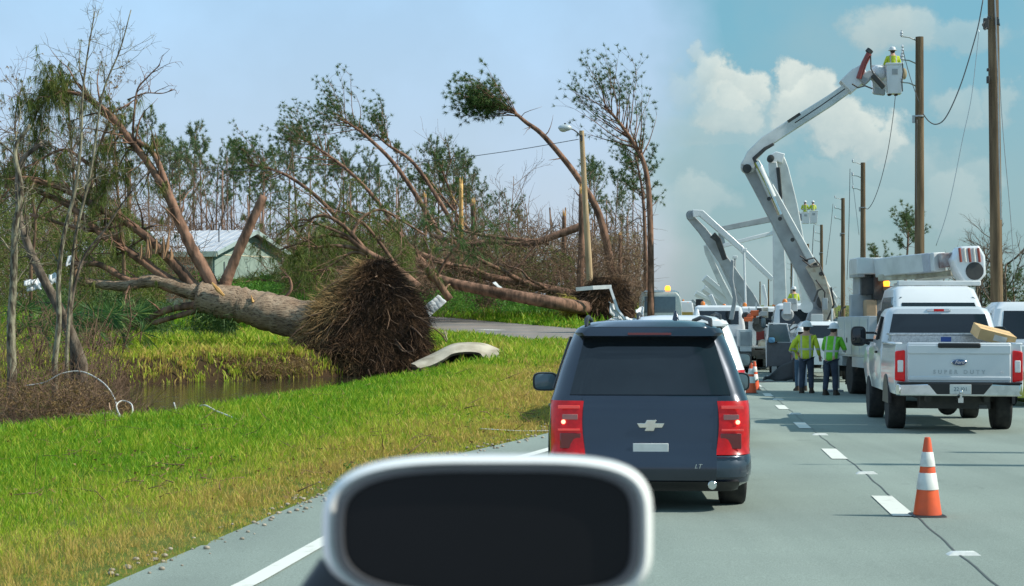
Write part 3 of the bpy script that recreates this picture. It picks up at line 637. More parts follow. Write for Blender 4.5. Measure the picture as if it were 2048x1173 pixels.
def leafmass(name, label, n, px0, px1, ytop, ybot, z0, z1, m, ln, wpx, cl=.5, droop=.3, tint=.5, cat='undergrowth', seed=0, pw=.9):
    """leaf clumps filling the air between the ground and an uneven top line"""
    z_ = z0 + (z1 - z0) * nr.random(n); px = px0 + (px1 - px0) * nr.random(n)
    yt = np.interp(px, [a for a, b in ytop], [b for a, b in ytop]); u_ = nr.random(n) ** pw; py = yt + (ybot - yt) * u_
    # keep where a lumpy 3-D field is high, so that gaps show
    x = (px - 1024) / F * z_; zz = EYE - (py - 600) / F * z_
    fld = np.sin(x * 2.3 + seed) * np.sin(zz * 2.9 + 1 + x * .7) + .7 * np.sin(x * 5.1 + zz * 3.3 + z_ * 2) * np.sin(zz * 6.3 - x * 2.1) + nr.normal(size=n) * .35
    k = fld > (cl - 1) ; x, zz, z_ = x[k], zz[k], z_[k]; n = len(x)
    g_ = gz(x, z_); zz = np.maximum(zz, g_ + .03)
    v_ = nr.normal(size=(n, 3)); v_ /= np.linalg.norm(v_, axis=1, keepdims=True); v_[:, 2] -= droop
    return tag(blades(name, np.stack([x, z_, zz], -1), v_ * (ln * (.5 + nr.random(n)))[:, None], wpx * z_ / F * (.6 + .8 * nr.random(n)), np.clip(tint + .25 * fld[k] + nr.normal(size=n) * .2, 0, 1), m), label, cat, kind='stuff')
TOPR = [(-40, 400), (60, 380), (200, 420), (330, 430), (430, 445), (520, 450), (600, 440), (700, 440), (800, 440), (900, 450), (1000, 430), (1100, 445), (1200, 440), (1285, 430)]
thicket('fallen_branches', 'tangle of fallen bare branches filling the wood', 12000, -250, 1292, TOPR, 610, 92, 120, B_TWIG, .6, 2.2, seed=5)
thicket('pale_branches', 'pale dead branches caught in the thicket', 900, 560, 1290, [(a, b + 20) for a, b in TOPR], 600, 88, 100, B_DEAD, .6, 2.0, seed=6)
thicket('brushwood', 'brown brushwood behind the long fallen trunk', 3800, 780, 1290, [(780, 520), (900, 490), (1100, 480), (1290, 500)], 612, 79, 88, B_TWIG, .5, 1.8, seed=7)
leafmass('brown_undergrowth', 'brown and olive undergrowth on the floor of the damaged wood', 100000, -250, 1290, [(a, b + 30) for a, b in TOPR], 620, 100, 125, LF_MIX, .22, 1.8, .95, tint=.6, seed=1)
leafmass('green_undergrowth', 'dark green undergrowth behind the long fallen trunk', 26000, 820, 1150, [(820, 470), (900, 480), (960, 470), (1100, 490), (1150, 520)], 606, 84, 92, LF_OLIVE, .2, 1.6, 1.1, tint=.35, seed=2)
leafmass('bramble', 'green brambles under the long fallen trunk on the verge', 16000, 560, 1150, [(560, 575), (850, 575), (950, 585), (1150, 612)], 622, 76, 82, LF_SHRUB, .16, 1.5, .8, tint=.3, seed=4)
leafmass('hedge_foliage', 'lush green shrubs and fallen foliage in front of the house', 22000, 440, 640, [(440, 562), (500, 556), (560, 545), (600, 520), (640, 520)], 598, 88, 92, LF_SHRUB, .22, 1.5, .85, tint=.35, seed=5)
leafmass('fallen_foliage', 'dark green and brown fallen foliage tangled behind the big root plate', 20000, 570, 830, [(570, 520), (620, 470), (690, 440), (780, 455), (830, 500)], 585, 64, 72, LF_OLIVE, .22, 1.2, .80, tint=.35, seed=41)
thicket('tangled_twigs', 'brown twigs tangled behind the big root plate', 1300, 580, 850, [(580, 510), (690, 440), (850, 480)], 585, 64, 74, B_TWIG, .4, 1.5, seed=42)
# ================================================================ left: big fallen tree, root plates, house, lamp, debris
CONC = mat('concrete', (.50, .45, .35), .85, col2=(.30, .26, .19), sc=2.5, det=9, bump=.008, bsc=30, spec=.2)
WHT_METAL = mat('white_sheet_metal', (.62, .64, .64), .4, col2=(.48, .50, .50), sc=3, det=6)
SOIL = mat('torn_soil', (.060, .036, .020), 1.0, col2=(.018, .012, .008), sc=3, det=9, bump=.05, bsc=9, spec=.05)
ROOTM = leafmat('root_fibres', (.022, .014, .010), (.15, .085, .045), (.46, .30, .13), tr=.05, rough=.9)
def root_plate(parent, o0, rings, z_, depth, nf, seed, lit_left, nroots=60):
    """rings: (py, px_left, px_right) from bottom to top"""
    r = random.Random(seed); px_ = z_ / F; mb = MB(); RR = []; n = 28
    def srf(f, a, k=1.0):
        f = min(max(f, 0), len(rings) - 1.001); i = int(f); q = f - i; A, B = rings[i], rings[i + 1]
        py = A[0] + (B[0] - A[0]) * q; xl = A[1] + (B[1] - A[1]) * q; xr = A[2] + (B[2] - A[2]) * q
        c = P((xl + xr) / 2, py, z_); w = (xr - xl) / 2 * px_
        nn = 1 + .24 * noise.noise(Vector((math.cos(a) * 2.2, math.sin(a) * 2.2, f * 1.3 + seed))) + .10 * noise.noise(Vector((math.cos(a) * 6, math.sin(a) * 6, f * 4 + seed)))
        return c + Vector((math.cos(a) * w * nn * k, math.sin(a) * w * depth * nn * k, 0)) - o0
    for i in range(len(rings) * 4 - 3): mb.tube if False else RR.append([srf(i / 4, 2 * math.pi * j / n) for j in range(n)])
    mb.loft(RR); mb.build('soil_core', SOIL, parent, ang=180)
    bs, ds, ws, ts = [], [], [], []
    for i in range(nf):
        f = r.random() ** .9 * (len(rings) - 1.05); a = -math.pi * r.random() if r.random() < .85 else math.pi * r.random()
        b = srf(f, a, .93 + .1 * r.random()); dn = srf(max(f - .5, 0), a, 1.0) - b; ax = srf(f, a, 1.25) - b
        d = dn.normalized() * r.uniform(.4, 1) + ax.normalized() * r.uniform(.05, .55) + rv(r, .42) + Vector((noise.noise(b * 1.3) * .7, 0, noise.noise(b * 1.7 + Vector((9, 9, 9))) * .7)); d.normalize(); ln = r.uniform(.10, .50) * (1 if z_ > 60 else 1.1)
        c = math.cos(a); g = (.30 + .70 * (-c) if c < 0 else .22 - .1 * c) if lit_left else .2  # golden left and dark right carry a left-hand sun's shading in the tint
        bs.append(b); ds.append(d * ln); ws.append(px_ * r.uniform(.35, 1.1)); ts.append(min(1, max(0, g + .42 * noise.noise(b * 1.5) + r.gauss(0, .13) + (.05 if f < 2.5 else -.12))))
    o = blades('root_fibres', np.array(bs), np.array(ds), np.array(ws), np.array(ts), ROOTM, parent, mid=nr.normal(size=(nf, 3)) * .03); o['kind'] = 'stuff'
    rm = MB()
    for i in range(nroots):
        f = r.random() * (len(rings) - 1.2); a = -math.pi * r.random(); b = srf(f, a, .9); d = (srf(max(f - .6, 0), a, 1.1) - b).normalized() + (srf(f, a, 1.3) - b).normalized() * r.uniform(0, 1.1)
        w = wander(r, b, d, r.uniform(.3, 1.3), 7, .75, grav=.25); rm.tube(w, rads(r.uniform(.012, .04), .005, 8), 5)
    for i in range(nroots // 3):      # whips sticking out of the top and the sides
        f = r.uniform(2, len(rings) - 1.1); a = r.random() * 6.28; b = srf(f, a, .9)
        w = wander(r, b, (srf(f, a, 1.4) - b).normalized() + Vector((0, 0, .7)), r.uniform(.3, .9), 6, .7, grav=-.2); rm.tube(w, rads(.014, .004, 7), 4)
    rm.build('roots', B_TWIG, parent, ang=180)['kind'] = 'stuff'
ZT = 46.0
def zoff(l): return [(P(x, y, ZT + dz)) for x, y, dz in [(q + (0,))[:3] for q in l]]
big = thing('uprooted_tree', P(640, 750, ZT), 0, 'big uprooted tree lying across the meadow, its tall root plate facing the ditch', 'fallen tree'); O0 = Vector(big.location)
mb = MB(); tp_ = curve_pts(zoff([(700, 665), (640, 648), (600, 640), (540, 625), (490, 612), (440, 602), (395, 592)]), 8)
r_ = random.Random(3); n = len(tp_); ringsT = []
rad0 = rads(.60, .40, n)
mb.tube([p - O0 for p in tp_], [a * (1 + .04 * r_.gauss(0, 1)) for a in rad0], 26)
def bigbark(t, c, vec, b):
    mp = t.nodes.new('ShaderNodeMapping'); mp.inputs['Scale'].default_value = (1.1, 5, 5); mp.inputs['Rotation'].default_value = (0, .22, 0); L(t, vec, mp.inputs[0])
    w = t.nodes.new('ShaderNodeTexNoise'); w.inputs['Scale'].default_value = 5.5; w.inputs['Detail'].default_value = 7; w.inputs['Roughness'].default_value = .7; L(t, mp.outputs[0], w.inputs['Vector'])
    k = mth(t, 'MULTIPLY', mth(t, 'SUBTRACT', .5, w.outputs['Fac'], clamp=True), 7, clamp=True)
    bp = t.nodes.new('ShaderNodeBump'); bp.inputs['Distance'].default_value = .09; bp.inputs['Strength'].default_value = 1; L(t, w.outputs['Fac'], bp.inputs['Height']); L(t, bp.outputs[0], b.inputs['Normal'])
    return mixc(t, k, c, (.055, .038, .028))
BB = mat('furrowed_bark', (.50, .38, .27), .9, col2=(.33, .23, .155), sc=3, det=6, extra=bigbark, spec=.1)
mb.build('trunk', BB, big, ang=180)
fo = Foliage(); fo2 = Foliage()
def limb(pts, a, b_, f=0, name='limb', m=None, nt2=0, tl=.40, droop=1.1, fol=None, tw=1.0, sub=None):
    r = random.Random(int(pts[0][0] * 7 + pts[-1][1])); q = curve_pts(zoff(pts), 6); lm = MB(); rr = rads(a, b_, len(q), .8)
    lm.tube([p - O0 for p in q], [x * (1 + .06 * r.gauss(0, 1)) for x in rr], 12); px_ = ZT / F; F_ = fol or fo
    for k in range(int(nt2)):
        i = r.randrange(len(q) // 3, len(q) - 1); d = (q[i + 1] - q[i]).normalized()
        s_ = wander(r, q[i], d * .5 + rv(r, .6) + Vector((0, 0, .2)), (.5 + 1.3 * r.random()) * tw, 6, .7, grav=.6 * r.random()); lm.tube([p - O0 for p in s_], rads(max(min(rr[i] * .5, .035), .012), px_ * .25, 7), 5)
        for j in (2, 3, 4, 5, 6):
            if r.random() < .7:
                e = wander(r, s_[j], rv(r, 1), .35 * tw, 2, .5); lm.tube([p - O0 for p in e], [px_ * .45, px_ * .35, px_ * .2], 3, cap=False)
                if r.random() < f: F_.tuft(r, e[-1] - O0, Vector((0, 0, -1)), 16, tl * .7, px_ * 1.0, .6, droop=droop * .6, tint=.1 + .7 * r.random())
            if r.random() < f: F_.tuft(r, s_[j] - O0, Vector((0, 0, -1)), 14, tl * .7, px_ * 1.0, .7, droop=droop * .5, tint=.1 + .7 * r.random())
    return lm.build(name, m or B_PINE, big, ang=180)
limb([(450, 608), (428, 575), (403, 530), (385, 500), (362, 450), (340, 398), (318, 360), (290, 318), (262, 282), (225, 235), (190, 205), (165, 185)], .20, .05, .35, nt2=20)
limb([(345, 408), (322, 340), (300, 300), (255, 270), (215, 230)], .09, .04, .5, nt2=12)
limb([(447, 598), (450, 570), (458, 548), (478, 500), (503, 445), (528, 392)], .19, .105, 0, nt2=0)
limb([(435, 602), (390, 575), (350, 530), (300, 480), (255, 447), (200, 418), (110, 372), (10, 352)], .17, .06, .3, nt2=16)
limb([(420, 600), (350, 580), (300, 562), (255, 560), (200, 530), (140, 528)], .14, .07, .1, nt2=5)
limb([(430, 612), (380, 612), (330, 622), (295, 640), (268, 652)], .12, .06, 0, nt2=2)
limb([(440, 606), (390, 622), (340, 637), (300, 648), (275, 648)], .09, .05, 0, nt2=3)
limb([(420, 592), (370, 578), (310, 562), (240, 572), (150, 562)], .26, .10, .1, m=BB, nt2=4)
limb([(380, 585), (320, 548), (260, 505), (205, 470), (150, 420), (80, 385), (10, 372)], .13, .06, .4, nt2=16)
limb([(330, 560), (290, 520), (255, 505), (225, 470), (150, 455), (60, 430)], .08, .04, .4, nt2=10)
limb([(265, 285), (268, 230), (275, 180), (295, 155), (320, 130)], .035, .014, .0, nt2=7, tw=.6)
limb([(255, 200), (290, 187), (325, 187), (345, 180)], .022, .01, 0, nt2=5, tw=.5)
limb([(545, 618), (565, 600), (582, 580), (580, 560), (572, 550)], .05, .025, .1, nt2=3, tw=.5)
limb([(215, 235), (170, 195), (120, 185), (80, 215), (62, 260)], .06, .02, .8, nt2=26, tw=.8)
limb([(190, 205), (150, 165), (115, 175), (105, 200)], .04, .015, 1.0, nt2=16, tw=.7)
limb([(220, 240), (200, 290), (190, 340), (195, 380)], .04, .02, .55, nt2=18, tw=.8)
limb([(180, 330), (130, 300), (80, 320), (30, 350)], .05, .02, .8, nt2=16, tw=.8)
limb([(270, 450), (220, 420), (200, 480), (150, 540)], .05, .02, .4, nt2=8)
limb([(300, 330), (262, 300), (240, 330), (230, 370)], .03, .015, .6, nt2=8, tw=.6)
fo.build('foliage', LF_OLIVE, big)
# broken stub with upright splinters, and the torn yellow wood in the fork
sm = MB()
for k in range(9):
    b = P(284 + k * 7 + rnd.uniform(-4, 4), 512 + rnd.uniform(-6, 8), ZT - .25) - O0; e = P(280 + k * 8 + rnd.uniform(-8, 10), 470 + rnd.uniform(-14, 26), ZT - .3) - O0; sm.tube([b, b.lerp(e, .35) + Vector((.02, 0, 0)), e], [.06, rnd.uniform(.03, .07), .006], 4)
sm.build('splintered_wood', mat('weathered_splinter', (.42, .24, .13), .9, col2=(.28, .16, .09), sc=6, stretch=(1, 1, .2)), big)
sm = MB(); sm.tube([P(424, 566, ZT - .42) - O0, P(436, 580, ZT - .46) - O0, P(448, 592, ZT - .5) - O0], [.02, .06, .03], 6)
sm.build('torn_wood', WOOD, big); sm = MB()
for a in range(1): sm.tube([P(506 + a * 3, 605, ZT - .45) - O0, P(502 + a * 3, 590 + a * 4, ZT - .4) - O0], [.04, .005], 4)
sm.build('torn_wood', WOOD, big)
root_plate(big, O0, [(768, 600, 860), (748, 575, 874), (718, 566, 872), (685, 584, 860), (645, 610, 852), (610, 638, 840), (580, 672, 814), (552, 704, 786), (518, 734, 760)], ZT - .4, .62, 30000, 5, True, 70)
small = thing('root_plate', P(1195, 645, 76), 0, 'dark upturned root plate of the long fallen trunk, behind the lamp pole', 'fallen tree roots'); so_ = Vector(small.location)
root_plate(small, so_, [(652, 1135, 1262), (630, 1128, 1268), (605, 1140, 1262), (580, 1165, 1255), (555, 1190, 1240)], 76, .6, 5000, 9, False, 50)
fo3 = Foliage(); r_ = random.Random(4)
for k in range(60): fo3.tuft(r_, P(1125 + 28 * r_.random(), 592 + 45 * r_.random(), 75) - so_, Vector((-.4, -.3, -.6)), 14, .45, .02, .5, tint=.9)
fo3.build('clinging_grass', GRM, small)
# fallen lower boughs and palmetto in the shade of the tree
leafmass('shaded_undergrowth', 'dark green undergrowth in the shade of the fallen tree on the left', 46000, -30, 330, [(-30, 360), (60, 330), (150, 350), (260, 420), (330, 500)], 610, 56, 74, LF_OLIVE, .24, 1.7, .85, tint=.35, seed=8)
leafmass('dark_boughs', 'dark fallen boughs below the trunk of the uprooted tree', 20000, 80, 470, [(80, 570), (200, 580), (300, 600), (470, 625)], 660, 45.5, 50, LF_PINE, .22, 1.4, .85, tint=.3, seed=9)
leafmass('low_shrubs', 'bright shrubs and ground cover under the pine boughs before the house', 15000, 420, 650, [(420, 570), (520, 560), (650, 575)], 605, 70, 84, LF_SHRUB, .2, 1.5, .8, tint=.5, seed=10)
thicket('shaded_twigs', 'bare twigs tangled behind the fallen tree on the left', 2200, -30, 400, [(-30, 250), (60, 230), (200, 300), (300, 400), (400, 470)], 600, 56, 80, B_TWIG, .5, 1.9, seed=12)
PALM = leafmat('palmetto_leaves', (.03, .10, .03), (.06, .15, .04), (.16, .22, .05), tr=.3)
for i, (px, py, z_, lb) in enumerate([(75, 640, 40, 'palmetto fan clump at the left edge behind the slender trunks'), (185, 640, 42, 'palmetto clump with long dark fans right of the slender trunks'), (225, 615, 43.5, 'drooping palmetto clump under the lowest limb of the uprooted tree')]):
    b = P(px, py, z_); b.z = g1(b.x, b.y); th = thing('palmetto', b, 0, lb, 'shrub'); r = random.Random(i); bb, dd, ww, tt = [], [], [], []; st = MB()
    for k in range(11):
        a = r.uniform(0, 6.28); e = Vector((math.cos(a) * r.uniform(.2, .8), math.sin(a) * .5, r.uniform(.5, 1.15))); st.tube([(0, 0, 0), e * .5 + Vector((0, 0, .1)), e], [.012, .01, .008], 4); ax = (e + Vector((0, 0, -.3))).normalized(); sd_ = ax.cross(Vector((0, -1, .3))).normalized()
        for j in range(22):
            th_ = (j / 21 - .5) * 3.6; d = ax * math.cos(th_) + sd_ * math.sin(th_); d.z -= .35; bb.append(e); dd.append(d * r.uniform(.4, .62)); ww.append(.035); tt.append(r.random())
    st.build('stem', B_TWIG, th, ang=180); blades('fronds', np.array(bb), np.array(dd), np.array(ww), np.array(tt), PALM, th, mid=np.zeros((len(bb), 3)))
# ---------------------------------------------------------------- slender trees in the left foreground
def slender(label, pts, r0, r1, z_, nt2, seed, m, tw=1.0, cat='tree', up=.3, lf=0, start=.3, deep=3, name='slender_tree'):
    r = random.Random(seed); q = curve_pts([P(x, y, z_) for x, y in pts], 6); q[0].z = g1(q[0].x, q[0].y) - .05; px_ = z_ / F
    th = thing(name, q[0], 0, label, cat); o0 = Vector(th.location); mb = MB(); rr = rads(r0, r1, len(q), .9); mb.tube([p - o0 for p in q], rr, 9); fo_ = Foliage()
    for k in range(nt2):
        i = r.randrange(int(len(q) * start), len(q) - 1); d = (q[i + 1] - q[i]).normalized()
        def sub(p, d, ln, rad, lev):
            s_ = wander(r, p, d, ln, 6, .55, upt=Vector((0, 0, up))); mb.tube([a - o0 for a in s_], rads(max(rad, px_ * .28), px_ * .18, 7), 4, cap=False)
            if lf and lev > 1 and r.random() < lf: fo_.tuft(r, s_[-1] - o0, Vector((0, 0, -1)), 8, .1, px_ * 1.2, .9, tint=r.random())
            if lev < deep:
                for j in range(3): sub(s_[r.randrange(1, 6)], (d * .6 + rv(r, .6)).normalized(), ln * .5, rad * .5, lev + 1)
        sub(q[i], (d * .8 + rv(r, .6)).normalized(), (.35 + .75 * r.random()) * tw, min(rr[i] * .45, .02), 1)
    mb.build('trunk', m, th, ang=180)
    if lf: fo_.build('crown', LF_BROWN, th)
slender('slender lichened tree at the very left edge of the meadow', [(24, 745), (22, 650), (27, 560), (30, 460), (42, 380), (30, 300), (60, 250)], .085, .03, 31, 10, 1, B_LICH)
slender('crooked bare tree leaning left over the ditch', [(165, 735), (150, 690), (120, 620), (80, 545), (48, 470), (38, 420), (40, 330), (85, 285)], .12, .04, 34, 12, 2, B_GREY)
slender('tall slender lichened tree whose bare top reaches the top edge of the sky', [(108, 735), (118, 640), (117, 560), (128, 470), (150, 380), (162, 280), (165, 190), (175, 110), (190, 22)], .056, .010, 32.5, 22, 3, B_LICH, tw=.8)
slender('forked bare sapling with two fine tops against the sky', [(132, 730), (140, 600), (150, 480), (182, 340), (205, 190), (240, 100), (262, 20)], .040, .009, 33, 22, 4, B_LICH, tw=.8)
slender('thin grey sapling between the lichened tree and the palmetto', [(145, 728), (142, 620), (165, 520), (210, 460), (250, 400), (300, 340)], .04, .01, 34, 12, 5, B_GREY, tw=.8)
slender('small dead shrub standing alone at the far edge of the ditch', [(238, 752), (245, 710), (252, 680), (262, 640), (258, 590)], .028, .008, 41.5, 14, 6, B_TWIG, tw=.55, cat='shrub', name='dead_shrub')
slender('reddish bare tree with fine twigs above the left edge of the tangle', [(60, 560), (70, 430), (40, 330), (30, 240), (45, 170)], .05, .012, 50, 26, 7, B_TWIG, tw=1.3, lf=.5)
slender('misty fine-twigged tree top behind the drooping boughs', [(150, 560), (150, 400), (140, 260), (135, 170)], .07, .015, 56, 34, 8, B_TWIG, tw=1.7, lf=.1)
slender('brown-leaved tree top above the leaning limb of the uprooted tree', [(250, 520), (235, 380), (228, 260), (215, 190)], .06, .012, 54, 26, 9, B_TWIG, tw=1.3, lf=.9)
# brush pile at the bottom left
thicket('brush_pile', 'brown brush pile on the near bank at the left', 1500, -20, 285, [(-20, 760), (100, 745), (180, 760), (260, 800), (285, 830)], 850, 27.2, 31, B_TWIG, .25, .9, seed=14, dirx=.5, cat='brush')
leafmass('brush_leaves', 'olive brown leaves on the brush pile', 9000, -20, 275, [(-20, 770), (100, 750), (180, 765), (250, 800), (275, 835)], 850, 27.4, 30.5, LF_BROWN, .07, 2.2, .9, tint=.25, seed=11)
leafmass('bank_weeds', 'brown weeds along the far edge of the water', 16000, 60, 620, [(60, 700), (250, 725), (400, 728), (560, 725), (620, 715)], 752, 42, 44, LF_BROWN, .16, 1.3, .8, tint=.2, seed=12)
thicket('bank_twigs', 'thin dead stems at the foot of the slender trees', 900, -10, 240, [(-10, 640), (100, 600), (200, 640), (240, 720)], 770, 33, 40, B_TWIG, .3, 1.0, seed=15, dirx=.2, cat='undergrowth')
lg = thing('broken_branch', P(205, 832, 27), 0, 'broken branch with pale stripped ends lying on the brush pile', 'branch'); q0 = Vector(lg.location); m_ = MB()
m_.tube([p - q0 for p in curve_pts([P(268, 846, 26.6), P(240, 836, 27), P(215, 828, 27.2), (P(180, 832, 27.4)), P(152, 828, 27.5)], 5)], rads(.035, .012, 21), 8)
m_.tube([p - q0 for p in curve_pts([P(240, 836, 27), P(222, 822, 27.2), P(218, 806, 27.3)], 5)], rads(.02, .008, 11), 6); m_.build('limb', mat('stripped_branch', (.52, .33, .2), .8, col2=(.25, .15, .09), sc=12), lg, ang=180)
m_ = MB(); m_.tube([P(262, 842, 26.5) - q0, P(248, 836, 26.7) - q0, P(236, 831, 26.9) - q0], [.02, .03, .012], 6); m_.build('stripped_wood', mat('pale_wood', (.75, .62, .45), .8, sc=9), lg, ang=180)
CAB = mat('white_cable', (.62, .60, .54), .5)
def cable(label, pp, r_, m=None, nm='fallen_cable', grp=None):
    mb = MB(); mb.tube(curve_pts(pp, 8), r_, 6); return tag(mb.build(nm, m or CAB, ang=180), label, 'cable', grp)
cable('thin pale cable looping over the brush pile', [P(50, 772, 29), P(90, 765, 29), P(125, 747, 29), P(165, 744, 29), P(205, 765, 28.6), P(228, 795, 28), P(236, 828, 27.4)], .011)
cable('small curl of pale cable beside the broken branch', [P(240, 832, 27), P(233, 812, 27.2), P(244, 802, 27.4), P(262, 808, 27.2), P(265, 825, 26.9), P(256, 842, 26.6)], .011)
def gp(px, z_, h=.1): v_ = G(px, z_); v_.z += h; return v_
cable('pale cable lying on the near grass bank in front of the water', [P(348, 806, 29.3), gp(368, 28.4, .15), gp(400, 27.3), gp(435, 26.4), gp(478, 25.7, .04)], .012)
cable('thin cable lying across the edge of the asphalt', [gp(960, 24.4, .05), gp(1040, 24.3, .03), gp(1120, 24.3, .03), gp(1200, 24.2, .04)], .009)
# crumpled white sheets caught in the branches on the left, and the sheet by the root plate
def sheet_metal(name, label, quad, z_, seed, bend=.12, n=10, m=None, cat='debris', ribs=True):
    r = random.Random(seed); c = [P(x, y, z_ + dz) for x, y, dz in quad]; o0 = sum(c, Vector()) / 4; mb = MB()
    def f(a, b): p = (c[0] * (1 - a) + c[1] * a) * (1 - b) + (c[3] * (1 - a) + c[2] * a) * b; k = noise.noise(Vector((a * 2.2, b * 2.2, seed * 3.1))); return p - o0 + Vector((k * .3, k, k * .6)) * bend + Vector((0, (.015 if ribs and int(a * n * 2) % 4 == 0 else 0), 0))
    mb.grid(f, [i / (2 * n) for i in range(2 * n + 1)], [i / n for i in range(n + 1)]); o = mb.build(name, m or WHT_METAL, ang=30, fix=False); o.location = o0
    sl = o.modifiers.new('thick', 'SOLIDIFY'); sl.thickness = .012; return tag(o, label, cat)
sheet_metal('metal_sheet', 'white ribbed metal sheet leaning beside the big root plate', [(848, 614, 0), (876, 590, .2), (893, 604, 0), (858, 636, -.2)], 75.4, 1, .1)
sheet_metal('siding_piece', 'curled white siding piece low in the branches at the left edge', [(50, 562, 0), (78, 556, .1), (84, 578, 0), (54, 586, 0)], 44, 2, .10)
sheet_metal('siding_piece', 'small crumpled white piece of siding behind the leaning tree', [(98, 550, 0), (112, 546, .1), (116, 566, 0), (102, 570, 0)], 44, 3, .08)
sheet_metal('siding_piece', 'bent white piece of siding caught highest by the slender lichened trunk', [(134, 514, 0), (147, 512, .1), (143, 530, 0), (134, 532, 0)], 44, 4, .08)
sheet_metal('metal_strip', 'narrow white metal strip lying on the long fallen trunk', [(984, 566, 0), (990, 565, .1), (1007, 579, 0), (1002, 580, 0)], 74, 5, .1)
# wrecked white awning behind the lamp pole
aw = thing('wrecked_awning', P(1225, 640, 74), 0, 'bent white awning frame with crumpled panels beside the lamp pole', 'debris'); q0 = Vector(aw.location); m_ = MB()
m_.beam(P(1152, 579, 74) - q0, P(1186, 576, 74) - q0, .10, .16); m_.beam(P(1184, 576, 74.02) - q0, P(1222, 574, 74.4) - q0, .10, .16); m_.build('roof_rail', WHT_METAL, aw)
m_ = MB(); m_.beam(P(1220, 575, 74.2) - q0, P(1236, 622, 73.8) - q0, .10, .10, up=(1, 0, 0)); m_.beam(P(1235, 620, 73.8) - q0, P(1250, 640, 73.4) - q0, .09, .09, up=(1, 0, 0)); m_.build('bent_post', WHT_METAL, aw)
for k, qd in enumerate([[(1217, 604, 0), (1233, 612, .2), (1246, 640, 0), (1222, 632, .2)], [(1213, 642, 0), (1238, 628, .3), (1252, 642, 0), (1230, 650, -.2)], [(1250, 636, 0), (1283, 640, .2), (1283, 650, 0), (1256, 650, -.2)], [(1272, 618, .2), (1288, 615, .3), (1286, 638, 0), (1276, 632, 0)]]):
    o = sheet_metal('crumpled_panel', None, qd, 74, 20 + k, .22); o.parent = aw; o.location = Vector(o.location) - q0; del o['category']
# ---------------------------------------------------------------- street lamp on a wooden pole
POLEW = mat('pole_wood', (.50, .37, .22), .85, col2=(.33, .23, .13), sc=3, det=7, stretch=(3, 3, .3), bump=.01, bsc=20, spec=.15)
sl = thing('street_lamp', G(1183, 78), 0, 'wooden pole with a street lamp standing on the grass verge', 'street lamp'); q0 = Vector(sl.location)
m_ = MB(); zt = P(1163, 262, 78) - q0; m_.tube([(0, 0, -.1), zt * .33 + Vector((.02, 0, 0)), zt * .66, zt], [.155, .14, .12, .105], 14); m_.build('pole', POLEW, sl, ang=60)
GALV = mat('galvanised', (.42, .45, .46), .4, metal=.7)
m_ = MB(); m_.tube([p - q0 for p in curve_pts([P(1164, 276, 77.9), P(1155, 266, 77.7), P(1147, 260, 77.6), P(1140, 258, 77.5)], 5)], .03, 8); m_.box(P(1163, 277, 77.9) - q0, (.08, .25, .25)); m_.build('lamp_arm', mat('dark_metal', (.05, .055, .06), .5), sl)
m_ = MB(); m_.ell(P(1130, 256, 77.5) - q0, (.30, .17, .15)); m_.build('lamp_head', mat('lamp_housing', (.55, .60, .60), .35, metal=.3), sl, ang=60)
m_ = MB(); m_.ell(P(1127, 259, 77.5) - q0, (.19, .14, .12)); m_.build('lamp_lens', mat('lamp_glass', (.55, .55, .42), .2), sl, ang=60)
m_ = MB(); m_.lathe([(.001, .08), (.045, .07), (.045, -.02), (.001, -.02)], P(1130, 250, 77.5) - q0, 'z', 10); m_.build('photocell', mat('dark_metal', (.05, .055, .06), .5), sl)
WIRE = mat('wire', (.08, .085, .09), .6)
cable('single service wire sagging left from the lamp pole across the sky', [P(1157, 279, 77.9), P(1060, 296, 80), P(980, 308, 82), P(900, 318, 84), P(700, 336, 88), P(500, 342, 92), P(300, 335, 96)], .016, WIRE, 'power_line')
# ---------------------------------------------------------------- house
hs = thing('house', (0, 0, 0), 0, 'single-storey house with a white metal roof and green gable end', 'house')
A_ = Vector((PX(425, 90), 90)); B_ = Vector((PX(560, 97), 97)); wd = (B_ - A_).length; ex = (B_ - A_).normalized(); ey = Vector((-ex.y, ex.x)); LEN = 8.0
gh = 1.2; hs.location = (A_.x, A_.y, gh); hs.rotation_euler = (0, 0, math.atan2(ex.y, ex.x)); HZ = P(0, 500, 90).z - gh; AP = P(0, 463, 93.5).z - gh
# local frame: x across the gable end (towards B), y along the ridge to the left; the gable end is at y = 0
def siding(t, c, vec, b):
    s_ = t.nodes.new('ShaderNodeSeparateXYZ'); L(t, vec, s_.inputs[0]); f = mth(t, 'FRACT', mth(t, 'MULTIPLY', s_.outputs[2], 4.2)); k = mth(t, 'GREATER_THAN', f, .93); return mixc(t, mth(t, 'MULTIPLY', k, .35), c, (.06, .08, .07))
GRN = mat('green_stucco', (.27, .35, .30), .9, col2=(.23, .30, .26), sc=2, bump=.004, bsc=40, spec=.1)
CRM = mat('stone_front', (.58, .52, .36), .9, col2=(.30, .25, .16), sc=5, det=7, contrast=(.42, .6), bump=.02, spec=.1)
TRIM = mat('cream_trim', (.72, .68, .50), .6); TRG = mat('green_trim', (.33, .42, .40), .6)
ROOFM = mat('white_metal_roof', (.52, .54, .57), .5, col2=(.44, .46, .49), sc=.8, spec=.4, metal=.15)
def pw(name, m, fn): mb = MB(); fn(mb); return mb.build(name, m, hs)
pw('gable_wall', GRN, lambda m: m.prism([(0, -.5), (wd, -.5), (wd, HZ - .1), (wd / 2, AP - .12), (0, HZ - .1)], -.12, 0))
pw('front_wall', CRM, lambda m: m.b2(0, .15, .003, LEN, -.5, HZ - .15))
pw('back_wall', GRN, lambda m: (m.b2(wd - .15, wd, .003, LEN, -.5, HZ - .15), m.prism([(.16, -.5), (wd - .16, -.5), (wd - .16, HZ - .2), (wd / 2, AP - .3), (.16, HZ - .2)], LEN - .12, LEN - .003)))
